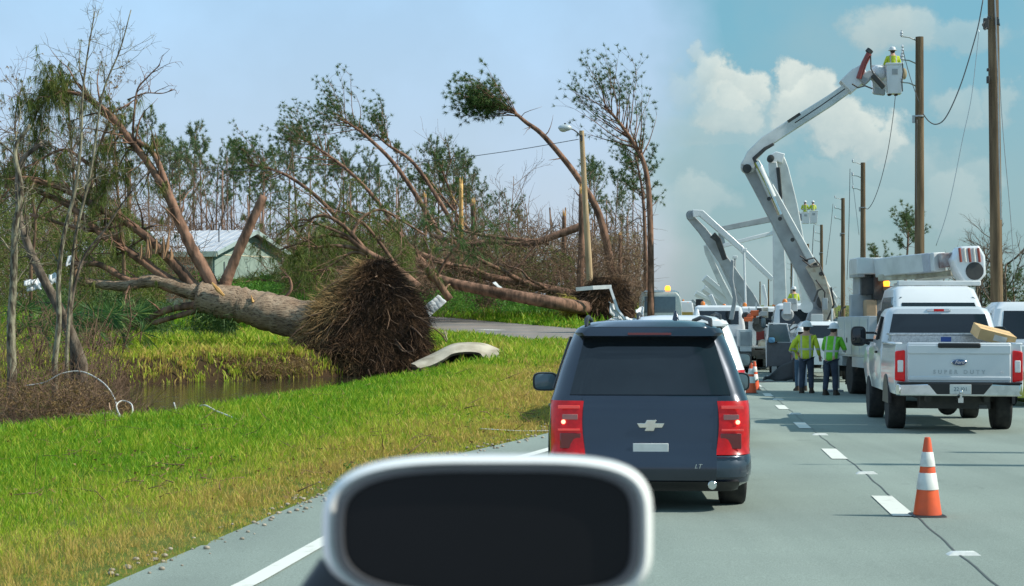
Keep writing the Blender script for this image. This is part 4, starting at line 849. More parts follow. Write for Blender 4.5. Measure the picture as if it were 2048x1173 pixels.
ov = .55; sl_ = (AP - HZ) / (wd / 2)
def roof_f(m):
    for sgn in (0, 1):
        x0 = -ov if sgn == 0 else wd + ov; z0 = HZ - ov * sl_
        q = [(x0, z0), (wd / 2, AP), (wd / 2, AP + .07), (x0, z0 + .07)]
        m.prism(q, -ov, LEN + ov)
rf = pw('roof', ROOFM, roof_f)
mb = MB()
for k in range(int((LEN + 1) / .45)):
    y = -ov + .2 + k * .45; mb.beam((-ov, y, HZ - ov * sl_ + .085), (wd / 2, y, AP + .085), .03, .03); mb.beam((wd + ov, y, HZ - ov * sl_ + .085), (wd / 2, y, AP + .085), .03, .03)
mb.build('seam', ROOFM, rf)
mb = MB(); mb.b2(-ov - .03, -ov, -ov, LEN + ov, HZ - ov * sl_ - .2, HZ - ov * sl_ + .06); mb.build('fascia', TRIM, rf)
mb = MB(); mb.beam((-ov, -ov - .02, HZ - ov * sl_ - .04), (wd / 2, -ov - .02, AP - .04), .04, .2); mb.beam((wd / 2, -ov - .023, AP - .04), (wd + ov, -ov - .023, HZ - ov * sl_ - .04), .04, .2); mb.build('barge_board', TRG, rf)
mb = MB(); mb.b2(-.02, 0.0, -.03, .02, -.5, HZ - .2); mb.b2(.02, wd, -.14, -.122, HZ - .25, HZ - .21); mb.build('corner_trim', TRIM, hs)
GLS = mat('window_glass', (.10, .13, .15), .08, spec=.8)
for k, (y0, y1) in enumerate([(1.0, 2.0), (3.6, 4.4), (5.6, 6.4)]):
    f = MB()
    for (a, b, c, d) in [(y0 - .12, y1 + .12, 2.1, 2.22), (y0 - .12, y1 + .12, .78, .9), (y0 - .12, y0, .9, 2.1), (y1, y1 + .12, .9, 2.1)]: f.b2(-.05, 0, a, b, c, d)
    w = f.build('window', TRIM, hs); g = MB(); g.b2(-.02, -.003, y0 + .002, y1 - .002, .902, 2.098); g.build('pane', GLS, w); g = MB(); g.b2(-.035, -.021, (y0 + y1) / 2 - .02, (y0 + y1) / 2 + .02, .91, 2.09); g.build('mullion', TRIM, w)
mb = MB(); mb.tube([(1.3, .35, AP - 1.1), (1.3, .35, AP + .35)], .03, 6); mb.tube([(1.05, .35, AP + .25), (1.35, .35, AP + .3)], .02, 5); mb.build('service_mast', mat('dark_metal', (.05, .055, .06), .5), hs)
mb = MB(); mb.b2(.35, .6, -.22, -.122, 1.2, 1.6); mb.b2(1.5, 1.7, -.2, -.122, 1.2, 1.5); mb.tube([(.95, -.16, .4), (.95, -.16, 2.4)], .03, 6); mb.build('meter_box', GALV, hs)
leafmass('clipped_hedge', 'low clipped green hedge along the front wall of the house', 9000, 330, 425, [(330, 538), (425, 538)], 585, 86, 88, LF_SHRUB, .12, 1.6, .2, tint=.15, seed=21, pw=.6)
# ---------------------------------------------------------------- concrete culvert end
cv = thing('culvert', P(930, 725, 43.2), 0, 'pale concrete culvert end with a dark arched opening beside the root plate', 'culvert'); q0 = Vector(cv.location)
outer = [(822, 728, -.5), (842, 718, -.2), (868, 706, 0), (903, 689, .3), (935, 685, .4), (968, 687, .4), (995, 697, .2), (1022, 709, -.2)]
inner = [(838, 737, -1.0), (862, 731, -.9), (885, 720, -.7), (905, 708, -.5), (932, 704, -.4), (958, 706, -.4), (970, 716, -.6), (1004, 722, -.8)]
m_ = MB(); oc = curve_pts([P(x, y, 43.4 + d) for x, y, d in outer], 5); ic = curve_pts([P(x, y, 43.4 + d) for x, y, d in inner], 5); rg = []
for a, b in zip(oc, ic): rg.append([a + Vector((0, .9, -.35)) - q0, a + Vector((0, .06, 0)) - q0, a - q0, (a * .5 + b * .5) + Vector((0, -.03, .03)) - q0, b - q0, b + Vector((0, .12, -.06)) - q0, b + Vector((0, .9, .0)) - q0])
m_.loft(rg); m_.build('collar', CONC, cv, ang=50)
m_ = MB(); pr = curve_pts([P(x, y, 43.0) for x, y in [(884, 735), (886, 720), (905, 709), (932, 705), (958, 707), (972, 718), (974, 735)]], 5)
m_.loft([[p - q0 + Vector((0, d * 1.2, 0)) for p in pr] for d in (0, 1)], cap=False); m_.loft([[p - q0 + Vector((0, 1.2, 0)) for p in pr], [p - q0 + Vector((0, 1.25, 0)) for p in pr]]); m_.build('pipe', mat('dark_concrete', (.10, .09, .07), .9, sc=3), cv, ang=60)  # pipe lining in a darker concrete colour than the collar
# small stump litter beside the culvert
bare('small pale broken stump with twigs in the grass behind the culvert', G(895, 52), .35, .03, 133, .8, 2, B_DEAD, z=50, cat='debris', name='broken_stump')
cable('dark root hooping out of the grass beside the big root plate', [P(845, 655, 46), P(868, 658, 46.3), P(885, 672, 46.3), P(893, 684, 46)], .018, B_TWIG, 'loose_root')['category'] = 'root'
# ---------------------------------------------------------------- door mirror of the photographer's car, close and out of focus
dm = thing('door_mirror', (0, 1.4, 1.45), 0, 'white door mirror with black glass, close and out of focus at the bottom', 'car mirror'); q0 = Vector(dm.location)
def outl(k, dy, cx=975, cy=1062, rx=332, ry=147):
    o_ = []
    for j in range(72):
        a = 2 * math.pi * j / 72; c, s_ = math.cos(a), math.sin(a); e = (4.2 if c > 0 else 3.2)
        o_.append(P(cx + rx * k * math.copysign(abs(c) ** (2 / e), c), cy - (ry - (1 - k) * rx * .62) * math.copysign(abs(s_) ** (2 / e), s_), 1.4) + Vector((0, dy, 0)) - q0)
    return o_
CARW = mat('white_car_paint', (.78, .78, .74), .3, col2=(.76, .76, .72), coat=.6); BLK = mat('black_plastic', (.012, .012, .013), .45)
m_ = MB(); m_.loft([outl(.90, .004), outl(.955, -.004), outl(1, .004), outl(1.0, .03), outl(.9, .07), outl(.6, .10)]); m_.build('housing', CARW, dm, ang=60)
m_ = MB(); m_.loft([outl(.915, -.0062), outl(.87, -.006), outl(.86, .002)], cap=False); m_.build('bezel', mat('grey_bezel', (.08, .08, .085), .5), dm, ang=60)
m_ = MB(); m_.loft([outl(.862, -.002), outl(.84, -.0021)]); m_.build('mirror_glass', mat('dark_mirror', (.008, .008, .009), .35, spec=.2), dm, ang=60)
m_ = MB(); m_.tube([P(700, 1160, 1.43) - q0, P(560, 1350, 1.42) - q0, P(350, 1420, 1.4) - q0], [.03, .028, .03], 10); m_.build('mirror_arm', BLK, dm, ang=60)
# ================================================================ right: road vehicles
HDG = math.atan(.1017)          # heading of the road, clockwise from +Y
def paint(name, c, c2=None, rough=.28, coat=.8, metal=0): return mat(name, c, rough, metal, col2=c2 or tuple(x * .93 for x in c), sc=1.3, det=5, coat=coat)
P_WHITE = paint('white_paint', (.66, .69, .70)); P_NAVY = paint('navy_metallic', (.010, .018, .034), (.014, .024, .042), .22, 1.0, .35); P_SILV = paint('silver_white', (.60, .64, .66), None, .3, .7, .1)
P_GREYW = mat('work_white', (.60, .63, .62), .42, col2=(.42, .45, .45), sc=2.2, det=8, contrast=(.45, .8), coat=.2)
P_SHADE = mat('truck_grey', (.36, .39, .40), .5, col2=(.26, .28, .29), sc=2, det=7)
GLASS = mat('dark_glass', (.008, .012, .016), .04, spec=.5, coat=.2)
GLASS2 = mat('pale_glass', (.10, .15, .17), .08, spec=.7)
RUB = mat('rubber', (.018, .018, .019), .85, col2=(.035, .034, .032), sc=12); RIM = mat('rim_alloy', (.42, .44, .46), .3, metal=.8, col2=(.30, .32, .34)); BLKP = MATS['black_plastic']
LAMPR = mat('red_lamp', (.38, .004, .006), .3, col2=(.22, .003, .004), sc=18, spec=.3, coat=.25, emit=(1, .01, .01, .12)); LAMPD = mat('dark_red_lamp', (.16, .004, .006), .15, coat=1); LAMPC = mat('clear_lamp', (.75, .72, .70), .12, coat=1)
LAMPG = mat('lit_brake_lamp', (.9, .15, .1), .2, emit=(1, .16, .10, 5)); CHR = mat('chrome', (.72, .74, .75), .14, metal=1, col2=(.6, .62, .63)); FRAME = mat('chassis_black', (.03, .032, .034), .7, col2=(.055, .055, .05), sc=5)
AMB = mat('amber_beacon', (.9, .3, .03), .3, emit=(1, .30, .02, 2.6)); AMBO = mat('amber_lens', (.75, .22, .03), .2, coat=.5); ORG = mat('cone_orange', (.82, .11, .025), .5, col2=(.62, .09, .03), sc=6, det=7); CONW = mat('cone_collar', (.66, .67, .62), .45, col2=(.46, .46, .42), sc=7, det=7, contrast=(.5, .75))
def ring(w, y0, y1, z, r, n=6, rf=None):
    """rounded plan outline at height z"""
    rf = r if rf is None else rf; o_ = []
    for cx, cy, rr, a0 in ((w - r, y0 + r, r, -90), (w - rf, y1 - rf, rf, 0), (-w + rf, y1 - rf, rf, 90), (-w + r, y0 + r, r, 180)):
        for k in range(n + 1): a = R(a0 + 90 * k / n); o_.append((cx + rr * math.cos(a), cy + rr * math.sin(a), z))
    return o_
class Shell:
    """vehicle body as a stack of rounded plan outlines; answers where its skin is"""
    def __init__(s, rows): s.rows = rows      # z, half width, rear y, front y, corner radius
    def at(s, z):
        R_ = s.rows; zs_ = [q[0] for q in R_]; return [float(np.interp(z, zs_, [q[i] for q in R_])) for i in range(5)]
    def rear(s, x, z, o=0.0):
        _, w, y0, y1, r = s.at(z); ax = abs(x); d = max(ax - (w - r), 0); d = min(d, r); return Vector((x, y0 + r - math.sqrt(max(r * r - d * d, 0)) - o, z))
    def side(s, y, z, sg, o=0.0):
        _, w, y0, y1, r = s.at(z); d = min(max(y0 + r - y, 0, y - (y1 - r)), r); return Vector((sg * (w - r + math.sqrt(max(r * r - d * d, 0)) + o), y, z))
    def body(s, name, m, par, **k):
        mb = MB(); mb.loft([ring(q[1], q[2], q[3], q[0], q[4]) for q in s.rows]); return mb.build(name, m, par, **k)
    def rpatch(s, name, m, par, fl, fr, z0, z1, o=.008, nx=10, nz=8, t=.03, ang=50):
        mb = MB(); f = []
        for j in range(nz + 1):
            z = z0 + (z1 - z0) * j / nz; a, b = fl(z), fr(z); f.append([s.rear(a + (b - a) * i / nx, z, o) for i in range(nx + 1)])
        return s._pp(mb, f, Vector((0, t, 0)), name, m, par, ang)
    def spatch(s, name, m, par, fl, fr, z0, z1, sg, o=.006, nx=8, nz=6, t=.03, ang=50):
        mb = MB(); f = []
        for j in range(nz + 1):
            z = z0 + (z1 - z0) * j / nz; a, b = fl(z), fr(z); f.append([s.side(a + (b - a) * i / nx, z, sg, o) for i in range(nx + 1)])
        return s._pp(mb, f, Vector((-sg * t, 0, 0)), name, m, par, ang)
    def _pp(s, mb, f, off, name, m, par, ang):
        nz, nx = len(f) - 1, len(f[0]) - 1; flat = [p for r_ in f for p in r_]; n_ = len(flat); vs = flat + [p + off for p in flat]; fs = []; W_ = nx + 1
        for j in range(nz):
            for i in range(nx): a = j * W_ + i; fs += [(a, a + 1, a + W_ + 1, a + W_)]
        bd = [i for i in range(W_)] + [j * W_ + nx for j in range(1, nz + 1)] + [nz * W_ + i for i in range(nx - 1, -1, -1)] + [j * W_ for j in range(nz - 1, 0, -1)]
        for k in range(len(bd)): a, b = bd[k], bd[(k + 1) % len(bd)]; fs.append((a, b, b + n_, a + n_))
        mb._add(vs, fs); return mb.build(name, m, par, ang=ang)
def wheel(par, x, y, r, w, rimr=.62, sp=5, name='wheel', dual=False, rimm=None):
    s_ = 1 if x > 0 else -1; mb = MB()
    mb.lathe([(r * rimr, -w / 2), (r * .93, -w / 2), (r * .985, -w * .42), (r, -w * .3), (r, w * .3), (r * .985, w * .42), (r * .93, w / 2), (r * rimr, w / 2)], (x, y, r), 'x', 32)
    o = mb.build(name, RUB, par, ang=40); rm = MB(); h = s_ * w * .5
    rm.lathe([(.001, h * .55), (r * .18, h * .62), (r * .2, h * .35), (r * rimr * .86, h * .2), (r * rimr * .9, h * .9), (r * rimr, h * .98), (r * rimr, -h * .5), (.001, -h * .5)], (x, y, r), 'x', 32)
    for k in range(sp):
        a = 2 * math.pi * k / sp; c, q = math.cos(a), math.sin(a); rm.beam((x + h * .55, y + c * r * .12, r + q * r * .12), (x + h * .62, y + c * r * rimr * .92, r + q * r * rimr * .92), r * .16, .03, up=(1, 0, 0))
    rm.build('rim', rimm or RIM, o, ang=40); return o
def place(o, px, z_, yaw=HDG, dz=0):
    b = G(px, z_); o.location = (b.x, b.y, b.z + dz); o.rotation_euler = (-.0153 * math.cos(yaw), 0, -yaw)
def mirror(par, x, y, z, w, h, m=None, face=None, nm='door_mirror'):
    s_ = 1 if x > 0 else -1; mb = MB()
    def rr(k, d): return [(x + w / 2 * k * math.copysign(abs(math.cos(a)) ** .55, math.cos(a)), y + d, z + h / 2 * k * math.copysign(abs(math.sin(a)) ** .55, math.sin(a))) for a in [2 * math.pi * j / 28 for j in range(28)]]
    mb.loft([rr(.96, 0), rr(1, .02), rr(1, .08), rr(.7, .16)]); mb.tube([(x - s_ * w * .4, y + .06, z - h * .3), (x - s_ * w * .75, y + .05, z - h * .38)], .03, 8); o = mb.build(nm, m or BLKP, par, ang=45)
    g = MB(); g.loft([rr(.84, -.002), rr(.80, -.005)]); g.build('mirror_glass', face or GLASS2, o, ang=60); return o
# ---------------------------------------------------------------- dark SUV
def suv(label, m_body, name='suv', lamp_lit=True, full=True):
    t = thing(name, (0, 0, 0), 0, label, 'SUV')
    sh = Shell([(.22, .80, .10, 4.5, .2), (.28, .90, .03, 4.6, .26), (.40, .925, 0, 4.66, .28), (.50, .925, .02, 4.66, .28), (.55, .915, .10, 4.62, .26), (.78, .925, .13, 4.5, .24), (.96, .92, .16, 4.35, .24), (1.02, .905, .18, 3.9, .24), (1.08, .885, .22, 3.55, .24), (1.30, .82, .34, 3.25, .24), (1.50, .75, .45, 2.95, .24), (1.62, .70, .50, 2.75, .26), (1.685, .64, .50, 2.6, .26), (1.725, .54, .58, 2.4, .26), (1.75, .36, .72, 2.2, .26)])
    sh.body('body', m_body, t, ang=40)
    # tailgate panel, bumper, glass, spoiler
    sh.rpatch('tailgate', m_body, t, lambda z: -.60 - .04 * (z - .7), lambda z: .60 + .04 * (z - .7), .30, 1.045, .014, 14, 8, .03)
    bp = sh.rpatch('bumper', P_SILV if m_body is P_WHITE else mat('satin_navy', (.045, .065, .09), .3, metal=.4, coat=.6), t, lambda z: -.915, lambda z: .915, .33, .52, .010, 26, 3, .04)
    sh.rpatch('bumper_valance', BLKP, t, lambda z: -.80, lambda z: .80, .20, .29, .02, 22, 3, .04)
    sh.rpatch('rear_window', GLASS, t, lambda z: -.62 - (1.5 - z) * .26, lambda z: .62 + (1.5 - z) * .26, 1.065, 1.585, .010, 16, 6, .03)
    sp = MB(); sp.loft([ring(.66, .36, .62, 1.60, .12), ring(.69, .37, .72, 1.63, .12), ring(.66, .40, .90, 1.675, .14)]); so2 = sp.build('spoiler', m_body, t, ang=40)
    sp = MB(); sp.b2(-.20, .20, .352, .372, 1.61, 1.63); sp.build('high_brake_lamp', LAMPD, so2)
    for s_ in (-1, 1):
        fl = (lambda z: .60 + .02 * math.sin((z - .60) * 7)) if s_ > 0 else (lambda z: -.905)
        fr = (lambda z: .905) if s_ > 0 else (lambda z: -.60 - .02 * math.sin((z - .60) * 7))
        l = sh.rpatch('tail_lamp', LAMPR, t, fl, fr, .53, 1.01, .026, 10, 10, .05)
        xa = .64
        for zz, h_ in ((.74, .02), (.94, .03)): q = MB(); q.b2(min(s_ * xa, s_ * .84), max(s_ * xa, s_ * .84), sh.rear(s_ * .74, zz).y - .045, sh.rear(s_ * .74, zz).y - .02, zz, zz + h_); q.build('lamp_bar', mat('lamp_bar', (.55, .05, .04), .1, coat=1, emit=(1, .05, .03, .22)), l, bevel=.004)
        q = MB(); q.b2(min(s_ * .66, s_ * .80), max(s_ * .66, s_ * .80), sh.rear(.74, .86).y - .04, sh.rear(.74, .86).y - .02, .84, .89); q.build('reversing_lens', mat('smoked_lens', (.34, .12, .11), .2, coat=1), l, bevel=.004)
        q = MB(); q.ell((s_ * .79, sh.rear(.79, .82).y - .035, .82), (.02, .02, .02)); q.build('bulb', LAMPG, l)
        q = MB(); q.b2(min(s_ * .63, s_ * .82), max(s_ * .63, s_ * .82), sh.rear(.74, .66).y - .034, sh.rear(.74, .66).y - .02, .58, .72); q.build('lower_lens', LAMPD, l, bevel=.006)
        sh.spatch('side_window', GLASS, t, lambda z: .75 + (z - 1.1) * .45, lambda z: 3.25 - (z - 1.1) * 1.3, 1.09, 1.56, s_, .004, 12, 5)
        pl = MB(); pl.tube([sh.side(1.35, 1.08, s_, .01), sh.side(1.45, 1.58, s_, .01)], .022, 6); pl.build('pillar', BLKP, t); pl = MB(); pl.tube([sh.side(2.35, 1.08, s_, .01), sh.side(2.3, 1.58, s_, .01)], .022, 6); pl.build('pillar', BLKP, t)
        rl = MB(); rl.tube([(s_ * .58, .62, 1.68), (s_ * .58, .72, 1.75), (s_ * .56, 1.6, 1.78), (s_ * .53, 2.45, 1.75), (s_ * .52, 2.55, 1.68)], [.018, .022, .022, .022, .018], 8); rl.build('roof_rail', BLKP, t, ang=60)
        mirror(t, s_ * 1.02, 2.95, 1.10, .27, .20)
        for yy in (.95, 3.72):
            wheel(t, s_ * .80, yy, .355, .235)
            a = MB(); rr_ = .42; pr = [(yy + rr_ * math.cos(k * math.pi / 16), .355 + rr_ * math.sin(k * math.pi / 16)) for k in range(17)]; a.loft([[(s_ * .70, p[0], p[1]) for p in pr] , [(s_ * .938, p[0], p[1]) for p in pr]], cap=False); a.prism([(p[0], p[1]) for p in pr], s_ * .905, s_ * .93, 'x'); a.build('wheel_arch', BLKP, t, ang=60)
        for yy in (1.75, 2.75): h = MB(); h.box(sh.side(yy, .90, s_, .02), (.03, .2, .035)); h.build('door_handle', m_body, t, bevel=.008)
    fin = MB(); fin.loft([[(.27 + a * .045, .98 + b * .2, 1.70) for a, b in ((-1, -.3), (1, -.3), (.6, 1), (-.6, 1))], [(.27 + a * .012, 1.02 + b * .05, 1.84) for a, b in ((-1, -1), (1, -1), (1, 1), (-1, 1))]]); fin.build('antenna_fin', m_body, t, bevel=.01)
    pl = MB(); pl.b2(-.16, .16, sh.rear(0, .55).y - .032, sh.rear(0, .55).y - .012, .47, .63); pl.build('number_plate', mat('plate', (.62, .64, .62), .4), t, bevel=.004)
    bz = MB(); y_ = sh.rear(0, .78).y - .036; bz.prism([(a, b - .175) for a, b in [(-.125, .985), (-.05, .985), (-.035, 1.015), (.055, 1.015), (.04, .985), (.125, .985), (.105, .945), (.04, .945), (.03, .915), (-.055, .915), (-.04, .945), (-.10, .945)]], y_, y_ + .015); bz.build('badge', mat('gold_badge', (.75, .72, .62), .15, metal=.8), t, bevel=.004)
    for s_ in (-1, 1): ex = MB(); ex.lathe([(.035, 0), (.04, .005), (.04, .2), (.035, .2)], (s_ * .55, .0, .26), 'y', 12); ex.build('exhaust_tip', CHR, t)
    return t, sh
def text(par, s_, loc, size, m, ext=.004, rot=(90, 0, 0), name='lettering', shear=0, spacing=1, bold=0):
    cu = bpy.data.curves.new(name, 'FONT'); cu.body = s_; cu.size = size; cu.extrude = ext; cu.align_x = 'CENTER'; cu.align_y = 'CENTER'; cu.shear = shear; cu.space_character = spacing; cu.offset = bold; cu.resolution_u = 3
    tmp = bpy.data.objects.new(name, cu); C.objects.link(tmp); bpy.context.view_layer.update()
    me = bpy.data.meshes.new_from_object(tmp); bpy.data.objects.remove(tmp); me.materials.clear(); me.materials.append(m)
    o = bpy.data.objects.new(name, me); C.objects.link(o); o.parent = par; o.location = loc; o.rotation_euler = [R(a) for a in rot]; return o
s1_, shl = suv('dark navy SUV nearest the camera with red tail lamps, left of the lane line', P_NAVY)
place(s1_, 1302, 16.2, HDG - .06)
text(s1_, 'LT', (.42, shl.rear(.42, .42).y - .026, .43), .055, CHR, shear=.3, spacing=1.1)
s2_, shl2 = suv('white SUV ahead of the dark SUV, mostly hidden behind it', P_WHITE); place(s2_, 1360, 24.8, HDG - .03); s2_.scale = (1, 1, 1.03)
# ---------------------------------------------------------------- white pickup
def pickup():
    t = thing('pickup_truck', (0, 0, 0), 0, 'white pickup truck with a cardboard box showing over its tailgate, nearest on the right', 'pickup truck'); m = P_SILV
    # bed
    mb = MB(); mb.loft([[(s_ * x, y, z) for (s_, x, y) in ((-1, .98, .12), (1, .98, .12), (1, .98, 2.35), (-1, .98, 2.35))] for z, in ((.62,),)] + [[(s_ * 1.0, y, z) for s_, y in ((-1, .1), (1, .1), (1, 2.35), (-1, 2.35))] for z in (.75, 1.05)] + [[(s_ * .97, y, 1.42) for s_, y in ((-1, .1), (1, .1), (1, 2.35), (-1, 2.35))]], cap=False)
    for s_ in (-1, 1): mb.b2(s_ * .93 - .06, s_ * .93 + .06, .1, 2.35, 1.40, 1.44)
    mb.b2(-.9, .9, .15, 2.35, .72, .76); mb.b2(-.9, .9, 2.30, 2.36, .7, 1.42); mb.build('bed', m, t, bevel=.02)
    tg = MB(); tg.b2(-.80, .80, .035, .10, .80, 1.44); tgo = tg.build('tailgate', m, t, bevel=.025)
    tg = MB(); tg.b2(-.795, .795, .018, .04, 1.26, 1.40); tg.b2(-.795, .795, .018, .04, .84, .905); tg.build('tailgate_rib', m, tgo, bevel=.012)
    tg = MB(); tg.b2(-.33, .33, -.01, .03, 1.355, 1.435); tg.build('tailgate_trim', BLKP, tgo, bevel=.02)
    h = MB(); h.ell((0, .012, 1.13), (.125, .02, .052)); h.build('badge_ring', CHR, tgo); h = MB(); h.ell((0, .002, 1.13), (.112, .02, .044)); h.build('badge', mat('badge_blue', (.02, .06, .16), .25, coat=1), tgo)
    text(tgo, 'Ford', (0, -.0195, 1.13), .075, CHR, .001, shear=.35)
    text(tgo, 'SUPER DUTY', (-.0, .0335, .975), .088, mat('embossed_letter', (.42, .46, .48), .3, metal=.1), .004, spacing=1.75, bold=.002)
    text(tgo, 'XL', (.66, .0335, .975), .05, CHR, .002)
    for s_ in (-1, 1):
        l = MB(); l.prism([(s_ * .83, .82), (s_ * .99, .84), (s_ * .985, 1.30), (s_ * .83, 1.32)], .06, .13); lo = l.build('tail_lamp', LAMPR, t, bevel=.02)
        l = MB(); l.b2(min(s_ * .86, s_ * .95), max(s_ * .86, s_ * .95), .045, .07, .97, 1.16); l.build('reversing_lens', LAMPC, lo, bevel=.012)
        f = MB()       # flared wheel housings
        for yy, a in ((1.45, 1.02),): pr = [(yy + .50 * math.cos(k * math.pi / 14), .44 + .47 * math.sin(k * math.pi / 14)) for k in range(15)]; f.prism(pr, s_ * .96, s_ * 1.012, 'x')
        f.build('wheel_arch', BLKP, t, ang=60)
    # bumper
    b = MB(); b.loft([[(x, y, z) for x, y in ((-.98, .10), (-.93, -.06), (-.42, -.10), (.42, -.10), (.93, -.06), (.98, .10), (.9, .25), (-.9, .25))] for z in (.60, .79)]); bo = b.build('rear_bumper', CHR, t, bevel=.02)
    b = MB(); b.prism([(-.50, .80), (-.36, .63), (.36, .63), (.50, .80), (.46, .80), (.33, .52), (-.33, .52), (-.46, .80)][:4] + [(.42, .52), (-.42, .52)][:0], -.118, -.08); b.build('bumper_centre', BLKP, bo, bevel=.01)
    b = MB(); b.b2(-.95, .95, -.085, .2, .79, .815); b.build('bumper_step', BLKP, bo)
    b = MB(); b.b2(-.165, .165, -.135, -.12, .635, .785); po = b.build('number_plate', mat('plate', (.62, .64, .62), .4), bo, bevel=.004); text(po, '22·J01', (0, -.1365, .71), .085, mat('plate_ink', (.06, .12, .16), .5), .001)
    b = MB(); b.b2(-.04, .04, -.16, .2, .50, .57); b.tube([(0, -.20, .58), (0, -.20, .64)], .02, 8); b.ell((0, -.20, .665), (.03, .03, .03)); b.b2(-.03, .03, -.23, -.12, .56, .585); b.build('tow_hitch', CHR, bo)
    # cab
    sh = Shell([(.60, .95, 2.42, 4.6, .06), (.9, 1.0, 2.42, 4.75, .08), (1.30, 1.0, 2.42, 4.8, .10), (1.38, .975, 2.42, 4.7, .10), (1.45, .98, 2.43, 4.3, .12), (1.70, .93, 2.50, 4.0, .14), (1.92, .88, 2.57, 3.75, .16), (2.00, .83, 2.60, 3.6, .18), (2.04, .70, 2.70, 3.4, .18)])
    sh.body('cab', m, t, ang=38); hd = Shell([(.6, .95, 4.5, 6.0, .1), (1.0, 1.0, 4.5, 6.15, .15), (1.3, .96, 4.5, 6.1, .2), (1.38, .88, 4.5, 5.9, .2)]); hd.body('bonnet', m, t, ang=38)
    sh.rpatch('rear_window', GLASS, t, lambda z: -.87 + (z - 1.48) * .22, lambda z: .87 - (z - 1.48) * .22, 1.46, 1.91, .008, 14, 5)
    rb = MB(); rb.b2(-.20, .20, sh.rear(0, 1.975).y - .02, sh.rear(0, 1.975).y + .03, 1.95, 2.00); ro = rb.build('high_brake_lamp', CHR, t, bevel=.01); rb = MB(); rb.b2(-.085, .085, sh.rear(0, 1.975).y - .026, sh.rear(0, 1.975).y, 1.955, 1.995); rb.build('brake_lens', LAMPR, ro)
    for s_ in (-1, 1):
        sh.spatch('side_window', GLASS, t, lambda z: 2.75 + (z - 1.45) * .3, lambda z: 4.1 - (z - 1.45) * .9, 1.47, 1.86, s_, .004); pp = MB(); pp.tube([sh.side(3.2, 1.46, s_, .01), sh.side(3.15, 1.87, s_, .01)], .03, 6); pp.build('pillar', BLKP, t)
        dh = MB(); dh.box(sh.side(3.1, 1.25, s_, .02), (.035, .2, .04)); dh.build('door_handle', BLKP, t)
        mo = mirror(t, s_ * 1.24, 4.05, 1.52, .27, .36, BLKP, GLASS); ar = MB(); ar.b2(min(s_ * .95, s_ * 1.12), max(s_ * .95, s_ * 1.12), 4.1, 4.14, 1.42, 1.47); ar.b2(min(s_ * .95, s_ * 1.12), max(s_ * .95, s_ * 1.12), 4.1, 4.14, 1.56, 1.60); ar.build('mirror_arm', BLKP, mo)
        wheel(t, s_ * .85, 1.45, .40, .28, .55, 8); wheel(t, s_ * .85, 5.1, .40, .28, .55, 8)
        fr = MB(); fr.b2(s_ * .45 - .04, s_ * .45 + .04, .2, 6.0, .5, .64); fr.build('chassis_rail', FRAME, t)
    ax = MB(); ax.tube([(-.75, 1.45, .4), (.75, 1.45, .4)], .06, 8); ax.ell((0, 1.45, .4), (.17, .2, .17)); ax.b2(-.55, .55, .5, .9, .38, .58); ax.b2(.30, .42, -.02, .12, .40, .46); ax.build('rear_axle', FRAME, t)
    # tool box behind the cab
    tb = MB(); tb.b2(-.88, .88, 1.75, 2.28, 1.36, 1.55); tb.b2(-.91, .91, 1.73, 2.29, 1.55, 1.585); tbo = tb.build('tool_box', mat('tread_plate', (.60, .63, .64), .28, metal=.75, col2=(.42, .45, .47), sc=35, det=2), t, bevel=.008)
    st = MB(); st.b2(-.07, .10, 1.738, 1.752, 1.44, 1.52); st.build('sticker', mat('blue_sticker', (.03, .08, .30), .5), tbo)
    return t
pk = pickup(); place(pk, 1919, 28.3, HDG + .01); pk.scale = (1, 1, 1)
bx = thing('cardboard_box', (0, 0, 0), 0, 'tan cardboard box tilted up over the tailgate of the white pickup', 'box'); mb = MB(); mb.box((0, 0, .15), (.62, .40, .18)); bo = mb.build('carton', mat('cardboard', (.62, .42, .20), .85, col2=(.52, .34, .16), sc=3), bx)
mb = MB(); mb.box((.05, -.2008, .15), (.22, .001, .10)); mb.build('paper_label', mat('paper', (.72, .68, .60), .7), bx)
mb = MB(); mb.box((0, 0, .2408), (.62, .05, .001)); mb.build('packing_tape', mat('tape', (.55, .36, .16), .3), bx)
bx.location = P(1981, 688, 29.3); bx.rotation_euler = (R(14), R(14), R(12) - HDG)
# white vehicle cut by the right edge
def van_edge():
    t = thing('work_van', (0, 0, 0), 0, 'white work truck cab at the right edge, beside the thick utility pole', 'truck'); sh = Shell([(.5, .95, 0, 3.0, .1), (1.3, 1.0, 0, 3.1, .12), (1.38, .98, 0, 2.4, .12), (2.1, .84, .15, 1.9, .16), (2.25, .72, .3, 1.6, .2)])
    sh.body('cab', P_WHITE, t); sh.rpatch('rear_window', GLASS, t, lambda z: -.72 + (z - 1.45) * .12, lambda z: .72 - (z - 1.45) * .12, 1.42, 2.05, .008)
    for s_ in (-1, 1): sh.spatch('side_window', GLASS, t, lambda z: .5, lambda z: 1.9, 1.45, 2.0, s_); wheel(t, s_ * .85, 2.4, .42, .28); wheel(t, s_ * .85, -1.6, .42, .28); mirror(t, s_ * 1.2, 1.9, 1.55, .2, .4)
    b = MB(); b.b2(-1, 1, -2.8, -.05, .75, 1.30); b.build('service_box', P_WHITE, t, bevel=.02); return t
vn = van_edge(); place(vn, 2070, 40, HDG)
